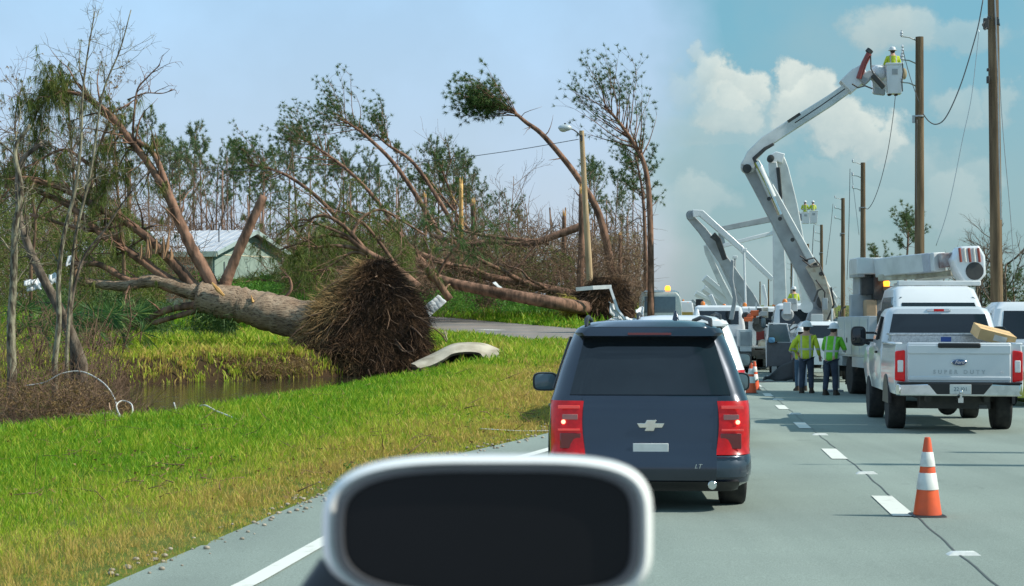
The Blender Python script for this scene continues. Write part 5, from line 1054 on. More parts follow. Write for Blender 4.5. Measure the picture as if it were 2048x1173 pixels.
# ---------------------------------------------------------------- cones
def cone(h=.91, label='', small=False):
    t = thing('traffic_cone', (0, 0, 0), 0, label, 'traffic cone', None); k = h / .91
    b = MB(); b.loft([[(x * .19 * k * q, y * .19 * k * q, z * k) for x, y in ((-1, -1), (1, -1), (1, 1), (-1, 1))] for q, z in ((1, 0), (1, .025), (.9, .04))]); b.build('base', BLKP if not small else ORG, t, bevel=.01)
    def rad(z): return (.165 - (.165 - .034) * (z / .91)) * k
    b = MB(); b.lathe([(rad(.035), .035 * k), (rad(.88), .88 * k), (rad(.9) * .85, .91 * k), (.001, .91 * k)], (0, 0, 0), 'z', 28); b.build('cone_body', ORG, t, ang=50)
    for a, c in ((.58, .745), (.32, .51)):
        b = MB(); b.lathe([(rad(a) + .002, a * k), (rad(a) + .005, a * k + .003), (rad(c) + .005, c * k - .003), (rad(c) + .001, c * k)], (0, 0, 0), 'z', 28); b.build('reflective_collar', CONW, t, ang=50)
    return t
c1 = cone(.71, 'orange traffic cone with white collars standing alone on the open road, nearest the camera'); b = G(1855, 15.9); c1.location = b
zq = [(1502, 45.5, 'front one of the overlapping pair of orange cones beyond the dark SUV'), (1509, 47.8, 'rear one of the overlapping pair of orange cones beyond the dark SUV'), (1470, 55, 'single orange cone left of the overlapping pair'), (1450, 57, 'orange cone just right of the SUV roof line'), (1443, 62, 'orange cone mostly hidden behind the cone next to the dark SUV')]
for px, z_, lb in zq: q = dup(c1, label=lb); q.location = G(px, z_); q.scale = (1.15, 1.15, 1.1)
q = dup(c1, label='orange and white cone standing before the outrigger of the main bucket truck'); q.location = G(1560, 66); q.scale = (.9, .9, .9)
# ================================================================ utility trucks, poles, workers
def truck(label, px, z_, yaw=HDG, L_=7.2, cabh=2.55, w=1.15, m=None, beacon=True, out_=True, deck=True, colr=None, name='bucket_truck', boxh=1.75, parts=2):
    """work truck seen from behind: service body, dual wheels, cab, pedestal"""
    m = m or P_GREYW; t = thing(name, (0, 0, 0), 0, label, 'truck', None); place(t, px, z_, yaw); SH = P_SHADE
    fr = MB()
    for s_ in (-1, 1): fr.b2(s_ * .42 - .05, s_ * .42 + .05, .0, L_, .62, .84)
    fr.b2(-w, w, -.06, .02, .55, .80); fr.b2(-.3, .3, -.12, -.06, .45, .62); fr.b2(-.14, .14, -.14, -.12, .64, .76); fr.build('chassis', FRAME, t, bevel=.01)
    for s_ in (-1, 1):
        b = MB(); b.b2(min(s_ * .70, s_ * w), max(s_ * .70, s_ * w), .03, L_ - 2.5, .95, boxh); b.b2(min(s_ * .72, s_ * w), max(s_ * .72, s_ * w), .03, .62, .70, .95); b.b2(min(s_ * .72, s_ * w), max(s_ * .72, s_ * w), 1.95, L_ - 2.5, .70, .95)
        bo = b.build('service_body', m, t, bevel=.015)
        nd = 4 if parts > 1 else 2
        for k in range(nd):
            y0 = .10 + (L_ - 2.65) * k / nd; d = MB(); d.b2(min(s_ * (w + .001), s_ * (w + .02)), max(s_ * (w + .001), s_ * (w + .02)), y0, y0 + (L_ - 2.65) / nd - .06, 1.0, boxh - .06); do = d.build('compartment_door', SH if k % 2 == 0 and parts < 2 else m, bo, bevel=.006)
            d = MB(); d.b2(min(s_ * (w + .02), s_ * (w + .035)), max(s_ * (w + .02), s_ * (w + .035)), y0 + .3, y0 + .36, 1.3, 1.42); d.build('latch', FRAME, do)
        d = MB(); d.b2(min(s_ * .74, s_ * (w - .04)), max(s_ * .74, s_ * (w - .04)), .012, .03, 1.0, boxh - .08); d.build('rear_panel', SH, bo, bevel=.006)
        l = MB(); l.b2(min(s_ * .80, s_ * .98), max(s_ * .80, s_ * .98), -.08, -.06, .64, .72); l.build('tail_lamp', LAMPR, t, bevel=.004)
        wheel(t, s_ * .92, 1.3, .49, .44, .5, 6, rimm=P_GREYW); wheel(t, s_ * .98, L_ - 1.0, .47, .28, .5, 6)
        mf = MB(); mf.b2(min(s_ * .72, s_ * 1.1), max(s_ * .72, s_ * 1.1), .52, .54, .22, .72); mf.build('mud_flap', RUB, t)
        if out_:
            o_ = MB(); o_.b2(min(s_ * (w - .02), s_ * (w + .14)), max(s_ * (w - .02), s_ * (w + .14)), -.02, .18, .10, 1.15); o_.box((s_ * (w + .10), .08, .04), (.42, .36, .06)); o_.build('outrigger', SH, t, bevel=.01)
    if deck: d = MB(); d.b2(-.70, .70, .02, L_ - 2.5, .86, .94); d.b2(-.68, -.5, .5, .9, .94, 1.5); d.b2(.2, .62, .3, .8, .94, 1.35); d.build('deck', SH, t, bevel=.01)
    sh = Shell([(.75, 1.0, L_ - 2.3, L_ + .3, .1), (1.4, 1.06, L_ - 2.3, L_ + .3, .12), (1.7, 1.05, L_ - 2.3, L_ - .2, .12), (cabh - .35, .98, L_ - 2.25, L_ - .7, .14), (cabh - .08, .92, L_ - 2.2, L_ - .9, .16), (cabh, .80, L_ - 2.1, L_ - 1.0, .2)])
    sh.body('cab', P_WHITE, t, ang=38); sh.rpatch('rear_window', GLASS, t, lambda z: -.80, lambda z: .80, 1.80, cabh - .22, .01, 12, 3)
    for s_ in (-1, 1): sh.spatch('side_window', GLASS2, t, lambda z: L_ - 2.0, lambda z: L_ - .75, 1.75, cabh - .25, s_); mirror(t, s_ * 1.32, L_ - .5, 1.85, .2, .42)
    if beacon: b = MB(); b.lathe([(.001, 0), (.09, 0), (.09, .1), (.05, .16), (.001, .17)], (-.6, L_ - 1.9, cabh + .0), 'z', 12); b.build('beacon', AMB if beacon == 2 else AMBO, t, ang=60)
    return t
def w2l(t, p): bpy.context.view_layer.update(); return t.matrix_world.inverted() @ Vector(p)
def arm(t, pts, w0, w1, z_, name='boom', m=None, h=1.0, holes=0, dz=None, bev=.03, cyl=False):
    """boom section drawn through picture points at its true distance, as a box beam"""
    q = [w2l(t, P(a, b, z_ + (dz[i] if dz else 0))) for i, (a, b) in enumerate(pts)]; mb = MB(); px_ = z_ / F; n = len(q); u0 = Vector((0, 1, 0)); rg = []
    for i, p in enumerate(q):
        d = (q[min(i + 1, n - 1)] - q[max(i - 1, 0)]).normalized(); a = d.cross(u0).normalized(); b = a.cross(d); ww = (w0 + (w1 - w0) * i / (n - 1)) * px_ / 2
        rg.append([p + a * ww * s_ + b * ww * h * r_ for s_, r_ in ((-1, -1), (1, -1), (1, 1), (-1, 1))])
    mb.loft(rg); o = mb.build(name, m or P_GREYW, t, ang=30, bevel=bev)
    if holes:
        hb = MB()
        for k in range(holes):
            f = (k + .6) / holes * (n - 1); i = int(min(f, n - 2)); p = q[i].lerp(q[i + 1], f - i); d = (q[i + 1] - q[i]).normalized(); a = d.cross(u0).normalized(); b = a.cross(d); ww = (w0 + (w1 - w0) * f / (n - 1)) * px_ / 2
            c = p + b * ww * h * 1.01; hb.loft([[c + (d * math.cos(x) * .06 + a * math.sin(x) * .05) + b * e for x in [j * .785 for j in range(8)]] for e in (-.01, .012)])
        if cyl is None: pass
        hb.build('boom_port', FRAME, o)
    return o
def rod(t, pts, r_px, z_, name, m, n=8): q = [w2l(t, P(a, b, z_)) for a, b in pts]; mb = MB(); mb.tube(q, r_px * z_ / F, n); return mb.build(name, m, t, ang=60)
def knuckle(t, px, py, r_px, z_, wid=.3, m=None, name='boom_joint'):
    c = w2l(t, P(px, py, z_)); r = r_px * z_ / F; mb = MB(); mb.lathe([(r * .4, -wid), (r, -wid * .9), (r, wid * .9), (r * .4, wid)], c, 'y', 18); return mb.build(name, m or P_GREYW, t, ang=40)
def bucket(t, x0, x1, y0, y1, z_, par=None, name='bucket', side=True):
    c0 = w2l(t, P((x0 + x1) / 2, y1, z_)); w = (x1 - x0) / 2 * z_ / F; h = (y1 - y0) * z_ / F; mb = MB(); g = lambda k, z: [(c0.x + a * w * k, c0.y + b * w * .9 * k, c0.z + z) for a, b in ((-1, -1), (0, -1.04), (1, -1), (1, 1), (0, 1.04), (-1, 1))]
    mb.loft([g(.86, 0), g(.96, h * .5), g(1, h * .93), g(1.08, h * .94), g(1.08, h), g(.94, h), g(.90, h * .2)]); o = mb.build(name, P_WHITE, t, ang=30, bevel=.02); k = MB(); k.b2(c0.x - w * .35, c0.x + w * .35, c0.y - w * .97, c0.y - w * .93, c0.z + h * .62, c0.z + h * .8); k.build('step_hole', P_SHADE, o); return o
# main bucket truck, its boom reaching up to the near pole
ZB = 62
T1 = truck('main bucket truck whose tall folded boom lifts a bucket to the nearest pole', 1622, ZB - 2, boxh=1.7)
arm(T1, [(1652, 622), (1640, 590), (1600, 515), (1560, 440), (1520, 368), (1500, 335)], 48, 30, ZB, 'lower_boom', P_SHADE, .55, 7)
arm(T1, [(1668, 600), (1652, 575), (1615, 508), (1572, 430), (1535, 362), (1512, 322)], 16, 12, ZB - .3, 'leveling_rod', P_GREYW, .6)
arm(T1, [(1494, 335), (1504, 312), (1530, 285), (1600, 240), (1660, 202), (1702, 172), (1722, 158)], 26, 20, ZB - .2, 'upper_boom', P_GREYW, .8, 3)
arm(T1, [(1690, 176), (1712, 156), (1730, 148)], 34, 38, ZB - .25, 'boom_tip', P_WHITE, .9)
arm(T1, [(1515, 330), (1508, 318), (1530, 298), (1548, 288)], 10, 6, ZB - .5, 'lift_link', FRAME, .5)
rod(T1, [(1512, 325), (1535, 372), (1560, 430)], 5, ZB - .6, 'hydraulic_cylinder', CHR); rod(T1, [(1518, 335), (1545, 395)], 8, ZB - .55, 'cylinder_barrel', P_GREYW)
knuckle(T1, 1496, 333, 15, ZB); knuckle(T1, 1494, 338, 9, ZB - .4, .1, FRAME, 'joint_pin'); knuckle(T1, 1648, 604, 15, ZB - .2, .5, FRAME, 'turret')
arm(T1, [(1640, 620), (1630, 660), (1632, 700)], 40, 52, ZB, 'pedestal', P_SHADE, .8)
rod(T1, [(1718, 158), (1728, 128), (1738, 108)], 6, ZB - .6, 'jib', mat('red_jib', (.28, .06, .05), .6)); rod(T1, [(1736, 106), (1741, 100)], 7, ZB - .6, 'jib_head', FRAME); rod(T1, [(1741, 112), (1742, 138), (1748, 150)], 1.6, ZB - .7, 'winch_line', FRAME, 5)
arm(T1, [(1722, 165), (1740, 150), (1752, 158)], 20, 16, ZB - .5, 'boom_knuckle', P_SHADE, .9); arm(T1, [(1745, 150), (1768, 176)], 10, 10, ZB - .8, 'tip_bracket', FRAME, .8); arm(T1, [(1748, 182), (1770, 186)], 14, 12, ZB - .4, 'bucket_mount', P_SHADE, .8)
b = MB(); c0 = w2l(T1, P(1756, 148, ZB - .1)); b.ell(c0, (.30, .28, .30)); b.build('boom_tip_cover', P_WHITE, T1, ang=60)
bucket(T1, 1772, 1804, 128, 189, ZB - .5); bucket(T1, 1743, 1772, 132, 186, ZB + .1)
b = MB(); c0 = w2l(T1, P(1808, 148, ZB - .3)); b.ell(c0, (.10, .12, .2)); b.build('tool_pouch', mat('canvas', (.32, .26, .16), .9), T1)
for k, (px, py) in enumerate([(1628, 604), (1676, 640)]): rod(T1, [(px, py), (px + 8, py - 22), (px + 16, py - 26)], 2, ZB - 1, 'hose', FRAME, 5)
# second truck: upright folded boom behind the main one
T2 = truck('bucket truck with its boom folded upright, directly behind the main bucket truck', 1590, 73)
arm(T2, [(1618, 640), (1614, 590), (1600, 510), (1582, 410), (1565, 340), (1557, 318)], 26, 24, 73, 'lower_boom', P_GREYW, .7, 5); arm(T2, [(1545, 325), (1550, 380), (1556, 440), (1558, 520), (1560, 610)], 17, 26, 72.6, 'upper_boom', P_GREYW, .8, 4)
arm(T2, [(1540, 322), (1552, 314), (1566, 318)], 20, 20, 72.8, 'boom_elbow', P_WHITE, .9); knuckle(T2, 1541, 318, 7, 72.5, .3, FRAME); arm(T2, [(1556, 335), (1562, 400)], 8, 6, 72.4, 'lift_cylinder', FRAME)
# third: long elbow far to the left
T3 = truck('bucket truck whose elbowed boom reaches farthest left', 1505, 84)
arm(T3, [(1520, 640), (1500, 600), (1450, 525), (1405, 462), (1378, 432)], 28, 14, 84, 'lower_boom', P_SHADE, .7, 5); arm(T3, [(1385, 428), (1402, 427), (1430, 452), (1480, 496), (1545, 560)], 16, 10, 83.6, 'upper_boom', P_WHITE, .8); knuckle(T3, 1381, 431, 9, 84, .3, P_SHADE)
arm(T3, [(1425, 470), (1436, 480), (1450, 520)], 14, 10, 83.3, 'lift_link', FRAME)
# fourth: level arm carrying two workers
T4 = truck('bucket truck whose level boom carries two workers in a far bucket', 1478, 98)
arm(T4, [(1500, 640), (1482, 600), (1448, 530), (1425, 485), (1415, 468)], 18, 12, 98, 'lower_boom', P_SHADE, .7, 3); arm(T4, [(1440, 459), (1490, 449), (1545, 438), (1600, 430)], 10, 14, 98, 'upper_boom', P_SHADE, .8); arm(T4, [(1446, 492), (1500, 478), (1548, 466)], 8, 8, 98, 'telescopic_arm', P_WHITE, .8); arm(T4, [(1440, 458), (1446, 492)], 10, 10, 98.2, 'arm_link', P_SHADE)
bucket(T4, 1603, 1619, 425, 448, 97.5); bucket(T4, 1619, 1635, 422, 447, 97.5); arm(T4, [(1585, 432), (1606, 436)], 18, 12, 97.8, 'bucket_mount', P_SHADE)
ZF = [(1452, 118, [(1470, 620), (1440, 560), (1415, 505), (1412, 490)], 10, 'with a slender dark-edged boom left of the level boom'),
      (1434, 140, [(1470, 622), (1430, 580), (1408, 557)], 13, 'with a stowed boom slanting left, nearest of the stowed row'), (1424, 160, [(1462, 632), (1430, 600), (1406, 578)], 11, 'with the second slanting stowed boom of the row'),
      (1414, 182, [(1455, 640), (1420, 605), (1390, 588)], 9, 'with the lowest stowed boom of the row'), (1408, 210, [(1452, 622), (1440, 590), (1436, 566)], 6, 'far down the line with a small upright boom'),
      (1404, 240, [(1446, 630), (1428, 602), (1410, 570)], 5, 'farthest down the line behind the stowed booms')]
for i, (px, z_, bp, w_, lb) in enumerate(ZF):
    t = truck('small distant bucket truck ' + lb, px, z_, out_=False, parts=1, beacon=i % 2 == 0); arm(t, bp, w_ * 1.3, w_, z_, 'boom', P_WHITE if i % 2 else P_GREYW, .8); arm(t, [(bp[-1][0] + 2, bp[-1][1] - 3), (bp[1][0] + 14, bp[1][1] + 2), (bp[0][0] + 12, bp[0][1] - 4)], w_ * .8, w_ * .6, z_ - .4, 'upper_boom', P_WHITE, .8)
# ladder-like white rack behind the stowed booms
t = truck('line truck with an equipment rack, left of the truck with the farthest-reaching boom', 1482, 74, boxh=1.5, w=1.0); mb = MB()
for k in range(6): mb.b2(-.9 + k * .3, -.84 + k * .3, .2, .26, 1.5, 2.5 + .2 * (k % 2))
mb.b2(-.95, .75, .18, .28, 2.1, 2.18); mb.build('rack', P_GREYW, t)
mb = MB(); mb.lathe([(.05, -.1), (.28, -.1), (.28, .1), (.05, .1)], (.1, .05, 1.7), 'y', 20); mb.build('cable_reel', FRAME, t); mb = MB(); mb.b2(.55, .95, .0, .3, 1.15, 1.55); mb.build('red_box', mat('red_box', (.25, .04, .03), .6), t)
t = truck('line truck with a dark cable reel on its deck, behind the pair of cones', 1528, 70, boxh=1.55, w=1.0); mb = MB(); mb.lathe([(.05, -.1), (.25, -.1), (.25, .1), (.05, .1)], (-.2, .05, 1.75), 'y', 20); mb.build('cable_reel', FRAME, t); [MB().b2(*q_).build('rack', P_WHITE, t) for q_ in ((-.6, -.3, .02, .12, 1.0, 2.0), (.3, .5, .05, .2, 1.0, 2.1))]
# white pickup with its door open beside the workers
t = thing('work_pickup', (0, 0, 0), 0, 'white pickup with its driver door open, behind the workers in yellow', 'pickup truck'); place(t, 1655, 54.5)
sh = Shell([(.55, .92, 0, 4.2, .1), (1.0, .98, 0, 4.3, .14), (1.28, .97, .02, 3.9, .14), (1.36, .94, .06, 2.6, .14), (1.75, .82, .25, 2.2, .18), (1.86, .70, .4, 2.0, .2)]); sh.body('body', P_WHITE, t, ang=38); sh.rpatch('rear_window', GLASS, t, lambda z: -.78 + (z - 1.4) * .3, lambda z: .78 - (z - 1.4) * .3, 1.36, 1.74, .01)
for s_ in (-1, 1):
    sh.spatch('side_window', GLASS, t, lambda z: .5, lambda z: 2.1, 1.38, 1.7, s_); wheel(t, s_ * .85, .9, .38, .26); wheel(t, s_ * .85, 3.4, .38, .26); l = MB(); l.b2(min(s_ * .84, s_ * .97), max(s_ * .84, s_ * .97), -.03, .05, .85, 1.2); l.build('tail_lamp', LAMPR, t, bevel=.01)
d = MB(); d.b2(-1.75, -.98, 1.9, 1.98, .45, 1.20); do = d.build('open_door', mat('door_inside', (.10, .11, .12), .6), t, bevel=.02); d = MB(); d.tube([(-.98, 1.94, 1.2), (-1.12, 1.94, 1.78), (-1.68, 1.94, 1.80), (-1.76, 1.94, 1.2), (-1.74, 1.94, .45)], .028, 6); d.build('door_frame', P_WHITE, do)
d = MB(); d.b2(-1.68, -1.02, 1.935, 1.945, 1.22, 1.76); d.build('side_window', GLASS2, do); mirror(t, -1.60, 1.78, 1.28, .24, .2, BLKP, mat('blue_mirror', (.10, .28, .45), .2))
# fallen tarp / kneeling board left of the open door
tp2 = thing('tarp', G(1562, 56), 0, 'dark folded tarp propped on the road beside the open pickup door', 'tarp'); mb = MB(); mb.grid(lambda a, b: (-.55 + a * 1.0 + .1 * b, .1 * math.sin(a * 5), b * (.10 + a * .75) + .02 + .04 * math.sin(a * 9 + b * 4)), [i / 8 for i in range(9)], [i / 6 for i in range(7)]); o = mb.build('cover', mat('dark_tarp', (.05, .06, .065), .6), tp2, fix=False); md = o.modifiers.new('thick', 'SOLIDIFY'); md.thickness = .05
# digger derrick truck with stowed boom
DD = truck('digger derrick truck with its boom stowed level over the cab, behind the white pickup', 1768, 46.6, math.pi, L_=6.6, cabh=2.62, w=1.2, name='derrick_truck', beacon=False, m=mat('dusty_grey', (.46, .50, .51), .45, col2=(.40, .44, .45), sc=1.5, det=7, coat=.2), boxh=1.95)
z0 = 46.0
mb = MB(); zs_ = [1.74, 2.0, 2.24]; yf = [6.6 - .2 - .5 * (z - 1.7) / .57 + .02 for z in zs_]
mb.grid(lambda a, k: ((a * 2 - 1) * (.90 - .04 * k), yf[int(k)], zs_[int(k)]), [i / 8 for i in range(9)], [0, 1, 2]); mb.build('windscreen', GLASS, DD)
mb = MB(); mb.tube([(-.4, 6.44, 1.76), (.1, 6.40, 1.80)], .012, 5); mb.build('wiper', FRAME, DD); mb = MB(); mb.b2(-.72, .72, 6.61, 6.66, 1.0, 1.5); mb.build('grille', CHR, DD, bevel=.02)
def dbox(x0, x1, y0, y1, dz, name, m, d=.8, bev=.03): c = w2l(DD, P((x0 + x1) / 2, (y0 + y1) / 2, z0 + dz)); px_ = (z0 + dz) / F; mb = MB(); mb.box(c, ((x1 - x0) * px_, d, (y1 - y0) * px_)); return mb.build(name, m, DD, bevel=bev)
dbox(1706, 1764, 517, 550, 0, 'counter_box', P_GREYW, 1.0); dbox(1706, 1722, 520, 556, .1, 'box_cover', P_SHADE, 1.1); dbox(1712, 1762, 550, 650, .4, 'turret_column', P_SHADE, .9); dbox(1722, 1746, 556, 590, -.25, 'control_panel', FRAME, .2, .01); dbox(1700, 1766, 590, 640, .0, 'operator_platform', P_SHADE, .3, .02)
dbox(1728, 1752, 600, 640, -.3, 'seat', mat('tan_leather', (.42, .30, .18), .7), .3, .04); dbox(1745, 1770, 548, 600, -.3, 'hydraulic_valves', FRAME, .3, .01)
arm(DD, [(1762, 536), (1800, 531), (1880, 524)], 38, 36, z0 - .5, 'outer_boom', P_GREYW, .8, dz=[0, -1, -2.5]); arm(DD, [(1825, 530), (1872, 525)], 39, 38, z0 - 1.8, 'boom_panel', mat('grey_panel', (.42, .45, .50), .5), .82, dz=[0, -1.1]); arm(DD, [(1878, 522), (1915, 519)], 30, 28, z0 - 3.1, 'inner_boom', mat('dirty_boom', (.20, .13, .12), .7, col2=(.4, .4, .4), sc=6), .8)
arm(DD, [(1760, 556), (1830, 552), (1905, 546)], 14, 12, z0 - .8, 'auger_tube', mat('cream_tube', (.52, .52, .42), .5, col2=(.3, .28, .22), sc=5), 1, dz=[0, -1, -2.2]); arm(DD, [(1790, 572), (1860, 560), (1920, 548)], 10, 8, z0 - 1, 'boom_rest', P_GREYW, 1, dz=[0, -1, -2])
q = w2l(DD, P(1933, 530, z0 - 3.4)); mb = MB(); mb.loft([[(q.x - a * k, q.y - y, q.z + b * k) for a, b in [(-.40, .10), (-.22, .42), (.22, .44), (.36, .2), (.38, -.25), (.18, -.46), (-.12, -.46), (-.28, -.2)]] for y, k in ((-.35, .92), (-.3, 1), (.3, 1))]); ho = mb.build('boom_head', P_WHITE, DD, bevel=.03)
mb = MB(); mb.lathe([(.001, .33), (.21, .33), (.21, .37), (.001, .37)], (q.x - .10, q.y, q.z - .16), 'y', 20); mb.build('sheave', FRAME, ho, ang=60)
for k in range(5): mb = MB(); mb.tube([(q.x + .26 - k * .11, q.y + .37, q.z + .38), (q.x + .22 - k * .11, q.y + .37, q.z + .05)], .030, 8); mb.build('hose', mat('rope', (.7, .68, .6), .8) if k % 2 else mat('red_hose', (.3, .06, .04), .6), ho, ang=60)
q = w2l(DD, P(1773, 567, z0 - .6)); mb = MB(); mb.lathe([(.001, -.08), (.07, -.08), (.085, .02), (.05, .08), (.001, .09)], q, 'z', 14); mb.build('beacon', AMB, DD, ang=60); dbox(1764, 1786, 573, 582, -.4, 'beacon_bracket', FRAME, .2, .01)
mb = MB(); q = w2l(DD, P(1830, 640, z0 + 3)); dbox(1795, 1960, 562, 572, -4.5, 'light_bar', P_GREYW, .2, .02)
# white cab with an orange beacon, cut by the dark SUV, far ahead in the left lane
t = thing('cab_truck', (0, 0, 0), 0, 'white truck cab with an orange beacon, rising behind the dark SUV on the left', 'truck'); place(t, 1320, 84, HDG); t.location.z = P(0, 583, 84).z - 2.45
sh = Shell([(-.6, .95, 0, 4, .1), (1.6, 1.0, 0, 3.6, .14), (2.2, .94, .05, 3.3, .16), (2.42, .86, .1, 3.1, .2), (2.5, .7, .3, 2.9, .22)]); sh.body('cab', mat('cream_paint', (.62, .64, .58), .35, coat=.5), t, ang=38); sh.rpatch('rear_window', GLASS2, t, lambda z: -.72, lambda z: .72, 1.45, 2.2, .01)
b = MB(); b.lathe([(.001, 0), (.13, 0), (.13, .14), (.08, .22), (.001, .23)], (.35, .5, 2.5), 'z', 12); b.build('beacon', AMB, t, ang=60)
t = thing('box_truck', (0, 0, 0), 0, 'white and yellow truck with tall black mirrors, between the cream cab and the boom trucks', 'truck'); place(t, 1350, 96, HDG); t.location.z = P(0, 606, 96).z - 2.15
sh = Shell([(-.6, 1.0, 0, 4, .06), (1.75, 1.0, 0, 3.6, .06), (2.15, .95, .05, 3.3, .1)]); sh.body('cab', P_WHITE, t); b = MB(); b.b2(-.9, .95, -.06, -.005, 1.3, 1.65); b.build('yellow_panel', mat('yellow_panel', (.45, .30, .06), .6), t)
for s_, z in ((1, 2.0), (1, 1.6)): b = MB(); b.b2(s_ * (1.1 + (z < 1.9) * .75), s_ * (1.5 + (z < 1.9) * .55), .2, .3, z - .45, z + .35); b.build('door_mirror', BLKP, t, bevel=.03)
# ---------------------------------------------------------------- utility poles and wires
CREO = mat('creosote_pole', (.23, .165, .10), .9, col2=(.10, .07, .045), sc=2.2, det=8, stretch=(3, 3, .25), bump=.012, bsc=18, spec=.1); PORC = mat('porcelain', (.55, .58, .60), .3); HW = MATS['galvanised']
def upole(label, px, z_, top=11.2, r=.15, arms=True, lean=0, n=10):
    b = G(px, z_); t = thing('utility_pole', b, 0, label, 'utility pole', 'line of utility poles beside the road'); mb = MB(); mb.tube([(0, 0, -.2), (lean * .5, 0, top * .5), (lean, 0, top)], [r * 1.18, r * 1.05, r * .88], 14); mb.build('pole', CREO, t, ang=60)
    if arms:
        for k, h in enumerate((.12, .88, 1.62)):
            a = MB(); a.tube([(lean - .1, 0, top - h), (lean - .35, -.05, top - h + .10), (lean - .62, -.05, top - h + .13)], .022, 6); ao = a.build('arm', HW, t, ang=60); i_ = MB()
            i_.lathe([(.02, .0), (.05, .02), (.055, .05), (.03, .07), (.055, .09), (.05, .13), (.02, .16), (.03, .2)], (lean - .60, -.05, top - h + .13), 'z', 10); i_.build('insulator', PORC, ao, ang=60)
        bk = MB(); bk.lathe([(r, -.03), (r + .03, -.02), (r + .03, .02), (r, .03)], (lean * .8, 0, top - 2.6), 'z', 14); bk.box((lean * .8 - r - .05, -.03, top - 2.7), (.08, .08, .25)); bk.build('clamp', HW, t)
    return t
PL = [(1839, 59, 'near wooden utility pole the bucket is working at, three arms on its left'), (1726, 104, 'second wooden utility pole down the line with three thin arms'), (1686, 132.6, 'third utility pole down the line'), (1643, 167, 'fourth utility pole down the line, right of the far bucket'),
      (1616, 205, 'short-looking fifth utility pole seen beyond the far bucket'), (1583, 248, 'sixth utility pole, thin and dark above the trucks'), (1561, 300, 'seventh utility pole, a thin line above the trucks'), (1537, 350, 'eighth utility pole, barely visible above the trucks'), (1520, 400, 'farthest utility pole at the vanishing point of the road')]
for px, z_, lb in PL: upole(lb, px, z_, arms=z_ < 260)
tk = upole('thick dark utility pole at the right edge running out of the top of the picture', 1996, 45, 16.2, .135, False, lean=-.20)
for (px, py, w, h) in ((1972, 48, 10, 22), (1994, 44, 8, 12), (1978, 36, 6, 6), (1976, 160, 5, 14), (1976, 140, 4, 6)): mb = MB(); mb.box(P(px, py, 44.8) - tk.location, (w * .0125, .1, h * .0125)); mb.build('bracket', FRAME, tk, bevel=.01)
mb = MB(); mb.tube([P(1972, 40, 44.8) - tk.location, P(1965, 50, 44.7) - tk.location, P(1970, 60, 44.7) - tk.location, P(1975, 54, 44.8) - tk.location], .02, 6); mb.build('hook', FRAME, tk); mb = MB(); mb.tube([P(1995, 35, 44.8) - tk.location, P(1999, 52, 44.8) - tk.location], .02, 6); mb.build('hook', FRAME, tk)
mb = MB(); mb.tube([P(1990, 0, 44.75) - tk.location, P(1996, 150, 44.75) - tk.location, P(1999, 330, 44.75) - tk.location, P(2002, 440, 44.75) - tk.location], .018, 6); mb.build('conduit', HW, tk)
gW = 'wires hanging between the poles'
def wire(label, pts, z_, r=.014, m=None): o = cable(label, [P(x, y, z_ + d) for x, y, d in [(q + (0,))[:3] for q in pts]], r, m or WIRE, 'power_line', gW); return o
wire('slack black wire swooping from the top of the thick pole to the near pole', [(1966, 0), (1957, 50), (1945, 95), (1925, 160), (1905, 210), (1888, 240), (1872, 249), (1858, 243), (1846, 228)], 50, .017)
wire('thin pale wire hanging between the two big poles', [(1958, 60), (1953, 110), (1942, 200), (1925, 280), (1905, 380), (1890, 440), (1872, 492)], 52, .010, HW)
wire('black wire falling from the bucket to the second pole', [(1791, 190), (1786, 235), (1776, 300), (1762, 360), (1748, 400), (1736, 418), (1728, 414)], 66, .013)
wire('wire slanting from the upper arm down across the near pole', [(1806, 100), (1812, 125), (1822, 160), (1838, 205)], 58.5, .012)
wire('guy wire falling along the right side of the thick pole', [(1994, 60), (1999, 140), (2003, 220), (2010, 310), (2020, 420), (2030, 560)], 45.5, .010, HW)
wire('jumper wires hanging from the arms of the second pole', [(1700, 338), (1699, 400), (1697, 480), (1694, 560)], 104, .018)
wire('wires hanging between the third and second poles', [(1703, 345), (1712, 420), (1718, 470)], 104, .015, HW)
wire('wires hanging from the arms of the third pole', [(1666, 408), (1661, 460), (1652, 530)], 132, .018)
wire('thin wire hanging under the far bucket', [(1628, 450), (1626, 480), (1622, 560)], 98, .02)
wire('wire string beside the near pole under its lowest arm', [(1834, 240), (1833, 320), (1833, 420)], 58, .010)
mb = thing('insulator_string', P(1805, 110, 58.8), 0, 'insulator string hanging from the top arm of the near pole by the worker', 'insulator'); m_ = MB(); m_.lathe([(.01, .35)] + [(r_, -.1 * k + z) for k in range(5) for r_, z in ((.02, .30), (.055, .26), (.02, .22))] + [(.01, -.3)], (0, 0, 0), 'z', 10); m_.build('discs', PORC, mb, ang=60); m_ = MB(); m_.tube([(0, 0, -.28), (.02, 0, -.55), (-.02, 0, -.9), (0, 0, -1.2)], .02, 6); m_.build('clamp', FRAME, mb)
